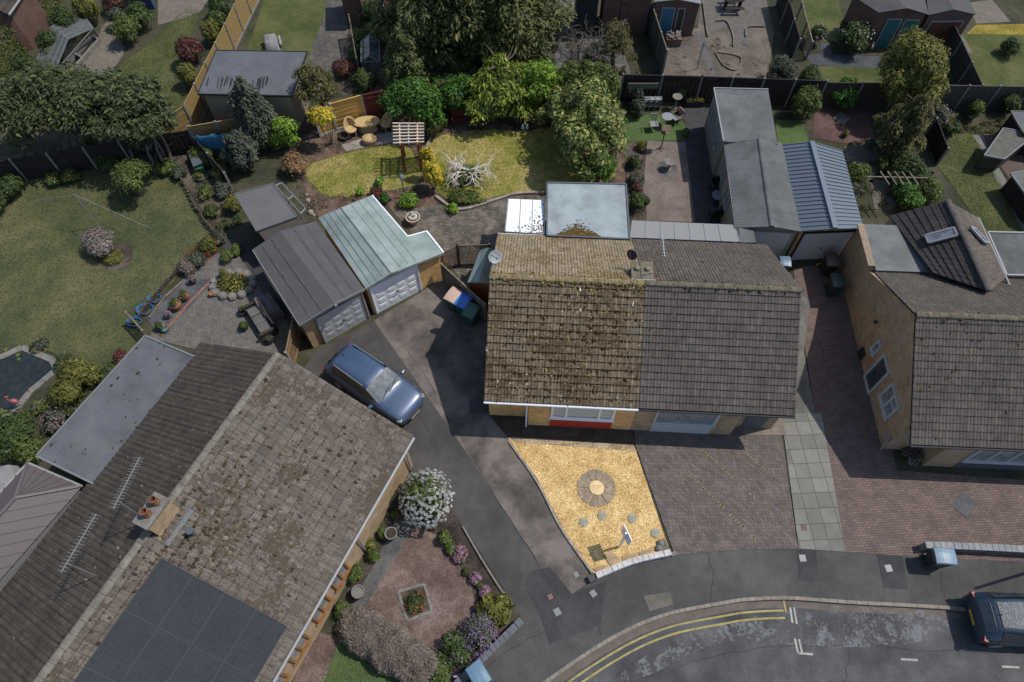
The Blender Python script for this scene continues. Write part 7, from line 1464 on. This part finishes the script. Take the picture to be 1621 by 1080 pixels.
# plot interior shrubs
bush(452, 212, 36, 2.0, L['bright'], 'bright green bush in the far left corner of the plot', leaf=.12, ry=24)
bush(512, 186, 29, 2.4, L['yellow'], 'yellow-leaved small tree left of the honey-coloured fence', 'tree', 'broadleaf_tree', leaf=.11, ry=18, cz=1.9)
bush(463, 262, 24, 1.0, L['redin'], 'russet-tipped green shrub at the left edge of the bright lawn', leaf=.09)
bush(600, 289, 8, .35, L['green'], 'tiny green plant left of the garden lamp', leaf=.07); bush(647, 317, 15, .7, L['bright'], 'bright green leafy plant under the garden lamp', leaf=.09); bush(609, 316, 9, .5, L['deep'], 'small green plant at the corner of the green-roofed garage', leaf=.08); bush(602, 288, 9, .5, L['bright'], 'bright small bush at the soil edge above the garage', leaf=.08)
bush(595, 305, 11, .45, L['red'], 'dark red spiky plant between the lawn and the garage', leaf=.1); bush(718, 331, 11, .4, L['bright'], 'spiky bright plant at the patio edge below the pale shrub', leaf=.13); bush(570, 303, 7, .3, L['bright'], 'tiny bright plant in the soil left of the red spiky one', leaf=.07)
bush(735, 312, 34, .45, L['green_l'], 'low spreading green cover around the pale contorted shrub', leaf=.08, ry=14)
bush(685, 281, 19, 1.9, L['yellow'], 'golden conifer standing in front of the pergola', 'conifer', 'golden_conifer', n=7000, leaf=.09, nb=40, sub=.3, cz=.9, ry=15); bush(677, 254, 13, 2.2, L['yellow'], 'slimmer golden conifer top behind the first', 'conifer', 'golden_conifer', n=3500, leaf=.09, nb=26, sub=.3, cz=1.2, ry=9)
bush(698, 190, 12, 1.5, L['deep'], 'dark green shrub right of the pergola', leaf=.1); bush(684, 205, 14, 1.2, L['olive'], 'yellowish shrub between pergola and stone edging', leaf=.08); bush(852, 190, 18, 1.2, L['yellow'] if False else L['laurel'], 'yellow-green shrub behind the white bird ornaments', leaf=.1)
bush(720, 160, 22, 2.2, L['deep'], 'dark shrub left of the red-brown bench', leaf=.12); bush(780, 170, 30, 1.6, L['spruce_in'], 'low dark shrub right of the red-brown bench', leaf=.12)
cover('ground_cover', [(455, 290), (520, 310), (600, 305), (660, 300), (680, 320), (610, 325), (560, 330), (500, 350)], 1500, .08, L['dry'], .12); cover('ground_cover', [(470, 215), (540, 225), (545, 245), (490, 255), (460, 240)], 900, .08, L['dry'], .08)
cover('ground_cover', [(700, 196), (860, 195), (870, 205), (760, 212), (700, 215)], 700, .08, L['dry'], .1)
# left garden planting
tree(208, 283, 34, 2.0, 1.15, L['green_l'], 'rounded leafy tree at the top of the left lawn', name='broadleaf_tree', leaf=.12, nb=22)
bush(155, 385, 26, 1.2, L['pink'], 'pinkish-white variegated bush in the round bed of the left lawn', leaf=.08); bush(178, 408, 16, .35, L['gold'], 'small yellowish plant in the round bed', leaf=.08)
B2 = [(15, 300, 24, 1.0, 'green', 'leafy perennials in the left lawn border, at the left edge', None), (-5, 320, 22, 1.0, 'green', 'green clump at the left edge beside the left lawn', None), (85, 282, 14, .6, 'green_l', 'low light green plant in the border with one red flower', (8, .07, 'red')), (110, 280, 16, .6, 'green_l', 'light green border plant right of the red-flowered one', None), (170, 252, 20, .9, 'green', 'dark border bush left of the rounded leafy tree', None), (235, 255, 20, .8, 'grey', 'greyish border plants right of the rounded leafy tree', None), (262, 265, 18, .7, 'green_l', 'green border plants near the end of the black fence', None), (282, 275, 14, .6, 'grey', 'low grey plants at the top right corner of the left lawn', None),
 (322, 242, 22, .8, 'green_l', 'bright leafy plants just below the blue tarpaulin', None), (345, 275, 16, .8, 'gold', 'yellow-green plants at the head of the vegetable strip', None), (352, 300, 14, .7, 'grey', 'grey-leaved plants with pink flowers in the vegetable strip', (30, .06, 'pink')), (368, 325, 16, .9, 'gold', 'yellow-green shrub beside the pale-roofed shed', None), (358, 250, 14, .6, 'green', 'green shrub in the vegetable strip', None), (325, 305, 14, .5, 'green_l', 'plants in the log-edged strip, upper end', (12, .05, 'pink')), (335, 335, 14, .5, 'green', 'plants in the log-edged strip, lower end', (14, .05, 'yel')), (345, 375, 14, .5, 'grey', 'silvery plant at the bend of the log edging', (14, .05, 'red')), (328, 392, 18, .6, 'green_l', 'flowering clump between lawn and slate chippings', (40, .06, 'red')), (312, 412, 16, .6, 'grey', 'grassy straw-coloured clump above the slate chippings', None), (295, 425, 16, .6, 'tan', 'brownish-purple mound above the slate chippings', None), (360, 405, 12, .5, 'green_l', 'light green plant beside the dark path', None), (375, 395, 10, .5, 'green_l', 'second small light green plant beside the dark path', None),
 (120, 603, 38, 1.3, 'gold', 'large lime-green bush between the pond and the long flat roof', None), (90, 635, 16, .7, 'green', 'shaded shrub below the large lime-green bush', None), (60, 645, 14, .5, 'green_l', 'low plants with pink flowers right of the pond', (30, .06, 'pink')), (85, 665, 22, .7, 'grey', 'flowering pink-and-white shrub beside the long flat roof', (60, .07, 'pink')), (25, 690, 36, 1.3, 'green', 'big green shrub below the pond', None), (45, 715, 24, 1.2, 'green_l', 'light green shrub above the plum roof', None), (110, 650, 10, .5, 'green', 'narrow row of flowers along the long flat roof', (20, .05, 'pink')), (190, 565, 12, .4, 'red', 'red flowers along the upper part of the long flat roof', (30, .05, 'red')), (160, 600, 12, .5, 'green', 'low plant against the long flat roof', None), (100, 572, 16, .5, 'green', 'flowers at the pond corner with magenta blooms', (25, .06, 'pink')), (62, 548, 16, .3, 'grey', 'low edging plants above the pond', (20, .05, 'yel'))]
for x, y, r, h, mt, l, f in B2: bush(x, y, r, h, L[mt], l, leaf=.09, fl=(f[0], f[1], FL[f[2]]) if f else None)
cover('ground_cover', [(0, 262), (130, 232), (250, 215), (280, 240), (240, 255), (120, 260), (0, 285)], 2500, .09, L['green'], .25); cover('ground_cover', [(295, 245), (330, 250), (372, 300), (385, 360), (350, 372), (318, 320)], 2200, .09, L['green'], .25); cover('flower_mix', [(290, 400), (335, 375), (350, 400), (310, 430)], 700, .06, FL['red'], .35)
cover('ground_cover', [(90, 600), (130, 590), (190, 570), (90, 680), (40, 720), (30, 660)], 1600, .09, L['green'], .25)
# triangular front garden
bush(675, 790, 41, 1.7, L['green_l'], 'large white-flowering hydrangea at the top of the triangular garden', 'bush', 'hydrangea', leaf=.12, fl=(400, .15, FL['white']))
c0_, c1_ = P(565, 992, .4), P(655, 1050, .4); ce = (c0_+c1_)/2; t = thing('hedge', 'brown heather-like clipped hedge mound crossing the front garden', 'hedge', (ce.x, ce.y, 0), math.atan2((c1_-c0_).y, (c1_-c0_).x)); n_ = 26000
e = rng.normal(size=(n_, 3)); e[:, 2] = np.abs(e[:, 2]); e /= (np.abs(e)**3.2).sum(1, keepdims=True)**(1/3.2); k = 1+.05*np.sin(e[:, :1]*9)+.04*np.sin(e[:, 1:2]*7+e[:, :1]*13)+rng.normal(size=(n_, 1))*.035
link('foliage', leafmesh('foliage', e*k*np.array([1.95, .72, .95]), e+rng.normal(size=(n_, 3))*.6, .12*rng.uniform(.5, 1.5, n_), L['tan'], .22, .1), t); MB().box((0, 0, .4), (3.2, .9, .8)).build('branches', BARK, t, local=True)
B3 = [(786, 968, 30, .7, 'gold', 'yellow-green grassy clump at the right of the triangular garden', None, .22), (757, 1005, 30, .8, 'grey', 'lilac-flowering shrub beside the grey-coped wall', (300, .06, 'lilac'), .08), (720, 1030, 30, .8, 'green', 'green bush left of the lilac-flowering shrub', (30, .06, 'lilac'), .09), (700, 1060, 26, .6, 'green_l', 'light bush near the bottom edge with white flowers', (30, .08, 'white'), .09), (662, 1062, 12, .5, 'green', 'white-flowered tuft at the end of the brown hedge mound', (60, .09, 'white'), .09), (706, 850, 14, .5, 'green_l', 'bright green clump right below the hydrangea', None, .09), (712, 868, 10, .4, 'green_l', 'small green clump below the bright one', None, .09), (728, 878, 12, .4, 'grey', 'pink-purple flowering plant on the drive side of the bed', (90, .09, 'pink'), .08), (752, 915, 9, .35, 'grey', 'round pink-flowering plant near the edging', (70, .09, 'pink'), .08), (768, 938, 9, .35, 'grey', 'lower round pink-flowering plant near the edging', (70, .09, 'pink'), .08), (738, 905, 7, .25, 'green', 'tiny green plant between the pink-flowering ones', None, .08), (758, 928, 7, .25, 'green', 'tiny green tuft above the grassy clump', None, .08),
 (585, 862, 12, .5, 'gold', 'yellow-green plants between the two urns, upper', None, .09), (590, 880, 11, .5, 'green_l', 'green plants against the timber-windowed wall', None, .09), (563, 905, 14, .6, 'green_l', 'leafy plant beside the lower urn', None, .09), (541, 963, 14, .6, 'green_l', 'green bush above the brown hedge mound by the wall', None, .09), (606, 845, 9, .4, 'green_l', 'green plants beside the upper urn', None, .08), (628, 815, 10, .4, 'olive', 'weedy plants between wall and hydrangea', None, .08), (657, 952, 18, .3, 'green', 'low orange-flowered planting in the square bed', (40, .07, 'red'), .07)]
for x, y, r, h, mt, l, f, lf in B3: bush(x, y, r, h, L[mt], l, leaf=lf, fl=(f[0], f[1], FL[f[2]]) if f else None)
edging([(631, 937), (672, 925), (684, 968), (645, 983), (631, 937)], .1, .06, M['stone_n'], 'stone kerb around the square flower bed', curve=False)
# right gardens
tree(1445, 118, 54, 4.6, 2.4, L['gold'], 'tall golden-green tree in the top right', name='broadleaf_tree', leaf=.14, ry=66, nb=60, sub=.26, n=26000, inner=.2)
conifer(1428, 210, 1.6, 1.8, 4.0, 13000, .17, L['olive'], 'dark olive conifer below the tall golden-green tree', .1, seed=14)
B4 = [(1237, 118, 26, 1.6, 'grey', 'silvery-green shrub above the dark fence behind the workshop', None), (1282, 125, 22, 1.4, 'green', 'darker shrub right of the silvery-green one', None), (1275, 165, 26, 1.8, 'green_l', 'leafy rounded tree beside the small turf patch', None), (1352, 62, 28, 1.7, 'green', 'large rhododendron left of the teal-doored garage', (50, .12, 'white')), (1292, 56, 16, 1.2, 'green', 'pink-flowering bush left of the large rhododendron', (30, .12, 'pink')), (1340, 150, 28, 1.5, 'deep', 'dark ivy mass growing over the fence above the red shale', None), (1545, 178, 18, 1.0, 'green_l', 'light green bush below the leaning-post fence', None), (1484, 185, 22, 1.2, 'grey', 'grey-green bush with pink flowers right of the olive conifer', (40, .09, 'pink')), (1505, 200, 16, .9, 'green', 'darker bush right of the pink-flowering one', None), (1600, 165, 20, 1.2, 'green', 'dark bush by the fence near the right edge', None), (1470, 165, 14, 1.2, 'grey', 'climber on the fence right of the golden tree', (25, .09, 'pink')),
 (1358, 278, 24, 1.2, 'green_l', 'bright shrub left of the pergola beams', None), (1350, 305, 16, 1.1, 'grey', 'grey shrub beside the blue-grey metal roof', None), (1440, 275, 30, 1.8, 'green', 'climber covering the right side of the pergola beams', None), (1435, 312, 30, 1.2, 'deep', 'dark green planting under the pergola beams', None), (1400, 258, 18, 1.0, 'green', 'green shrub above the pergola beams', None), (1470, 300, 22, 1.4, 'green_l', 'leafy shrub at the corner of the right lawn', None), (1338, 212, 6, .4, 'gold', 'tiny golden conifer at the edge of the red shale', None), (1378, 228, 9, .5, 'grey', 'grey potted plant beside the conifer shade', None),
 (1338, 40, 10, .8, 'green', 'small bush between lawn and slate path', None), (1488, 55, 14, 1.0, 'grey', 'grey bush beside the brick outbuilding', None), (1535, 128, 14, .8, 'red', 'dark red bush at the fence corner of the top right lawn', None), (1600, 75, 16, 1.0, 'green', 'green bush in the top right lawn shade', None),
 (1005, 150, 14, 1.4, 'grey', 'overhanging greenery left of the plant stand', None), (1008, 172, 14, 1.1, 'grey', 'lower overhanging greenery beside the turf', None), (1016, 231, 9, .5, 'gold', 'golden round plant in the narrow bed', None), (1005, 255, 12, .7, 'green', 'green plants in the narrow bed above the round golden one', None), (1004, 285, 12, .6, 'grey', 'greyish plants midway down the narrow bed', None), (1010, 320, 15, 1.0, 'green', 'clipped green shrub at the bottom of the narrow bed', None), (1008, 300, 10, .5, 'red', 'dark bronze plant in the narrow bed', None), (1022, 318, 8, .4, 'green', 'small plant right of the clipped green shrub', None), (1078, 150, 10, 1.0, 'green_l', 'shrub in front of the dark fence left of the trough', None), (1076, 180, 9, .8, 'red', 'reddish plant at the turf corner', None),
 (1384, 735-200+180, 1, .2, 'green', 'x', None), (1443, 722, 14, .5, 'grey', 'pink and purple flowering shrub at the foot of the right bungalow', (90, .07, 'pink')), (1085, 210, 7, .4, 'green_l', 'small potted plant at the right edge of the turf', None), (1310, 300-60, 1, .2, 'green', 'x', None)]
for x, y, r, h, mt, l, f in B4:
    if l != 'x': bush(x, y, r, h, L[mt], l, leaf=.1, fl=(f[0], f[1], FL[f[2]]) if f else None)
cover('ground_cover', [(1000, 225), (1022, 225), (1020, 300), (1024, 345), (1003, 345)], 900, .08, L['grey'], .2); cover('ground_cover', [(1300, 255), (1400, 255), (1475, 260), (1480, 330), (1400, 345), (1350, 330)], 2500, .09, L['green'], .25); cover('ground_cover', [(1462, 195), (1600, 190), (1600, 212), (1465, 212)], 1500, .09, L['olive'], .25)
cover('ground_cover', [(870, 50), (1000, 60), (1030, 118), (880, 120)], 2600, .1, L['olive'], .3); cover('ground_cover', [(600, 60), (640, 70), (620, 130), (575, 135)], 900, .1, L['green'], .3); cover('leaf_litter', [(1045, 60), (1110, 55), (1215, 60), (1210, 128), (1050, 122)], 1600, .08, L['tan'], .04)
# planted border edges in the bare garden
edging([(1112, 5), (1118, 50), (1120, 60)], .06, .15, M['wood_g'], 'pale board edging left of the path in the bare garden', curve=False); edging([(1132, 35), (1150, 36), (1160, 60), (1160, 75)], .05, .12, M['wood_g'], 'curved board edging in the middle of the bare garden'); edging([(1180, 60), (1182, 45), (1210, 44)], .05, .12, M['wood_g'], 'curved board edging at the right of the bare garden'); edging([(1132, 84), (1145, 105), (1165, 112), (1172, 92), (1135, 84)], .05, .1, M['wood_g'], 'wavy edging round the small bed in the bare garden')

# ---------------------------------------------------------------- grass blades over the lawns
def tufts(px, n, mat, grow=1.03, leaf=.06, hole=None):
    q = [P(*p) for p in px]; ce = sum(q, Vector())/len(q); q = smoothpoly([ce+(p-ce)*grow for p in q], 1); xs = np.array([p.x for p in q]); ys = np.array([p.y for p in q])
    X = rng.uniform(xs.min(), xs.max(), n*3); Y = rng.uniform(ys.min(), ys.max(), n*3); k = np.zeros(n*3, bool); j = len(q)-1
    for i in range(len(q)):
        c_ = ((ys[i] > Y) != (ys[j] > Y)) & (X < (xs[j]-xs[i])*(Y-ys[i])/(ys[j]-ys[i]+1e-12)+xs[i]); k ^= c_; j = i
    if hole: hc_ = P(*hole[:2]); k &= ((X-hc_.x)/hole[2])**2+((Y-hc_.y)/hole[3])**2 > 1
    X, Y = X[k][:n], Y[k][:n]; m_ = len(X); p = np.stack([X-ce.x, Y-ce.y, rng.uniform(.03, .05, m_)], 1); nr = rng.normal(size=(m_, 3))*.55+np.array([0, 0, .9])
    tag(link('grass', leafmesh('grass', p, nr, leaf*rng.uniform(.5, 1.5, m_), mat, .4), None, (ce.x, ce.y, 0)), kind='stuff')
g_in = leafm('grass_sunny', (.09, .115, .015), (.20, .205, .045), (.37, .33, .13), .1); g_n = leafm('grass_dimmed', (.05, .062, .03), (.088, .096, .044), (.14, .13, .068), .1)  # grass outside the plot has the dimming painted into its colour
tufts([(478, 265), (520, 250), (575, 237), (640, 225), (660, 250), (668, 285), (640, 300), (600, 302), (560, 312), (525, 312), (498, 300)], 9000, g_in, 1.07)
tufts([(690, 215), (760, 205), (830, 210), (880, 200), (960, 230), (975, 285), (865, 300), (800, 306), (760, 316), (715, 318), (690, 300), (672, 270), (668, 240)], 14000, g_in, 1.04)
tufts([(-60, 290), (0, 288), (70, 272), (120, 262), (180, 262), (250, 258), (287, 285), (335, 365), (318, 400), (270, 450), (215, 512), (232, 538), (190, 592), (128, 578), (60, 548), (0, 548), (-60, 548)], 26000, g_n, 1.01, hole=(182, 408, 1.05, .8))
tufts([(318, 18), (290, 16), (262, 48), (230, 75), (180, 110), (200, 132), (245, 168), (288, 176), (300, 150), (282, 95), (300, 60)], 6000, g_n); tufts([(1465, 212), (1540, 212), (1562, 250), (1605, 330), (1625, 372), (1560, 368), (1475, 250)], 5000, g_n); tufts([(540, 1010), (585, 1020), (660, 1068), (690, 1100), (490, 1100)], 2500, g_n)
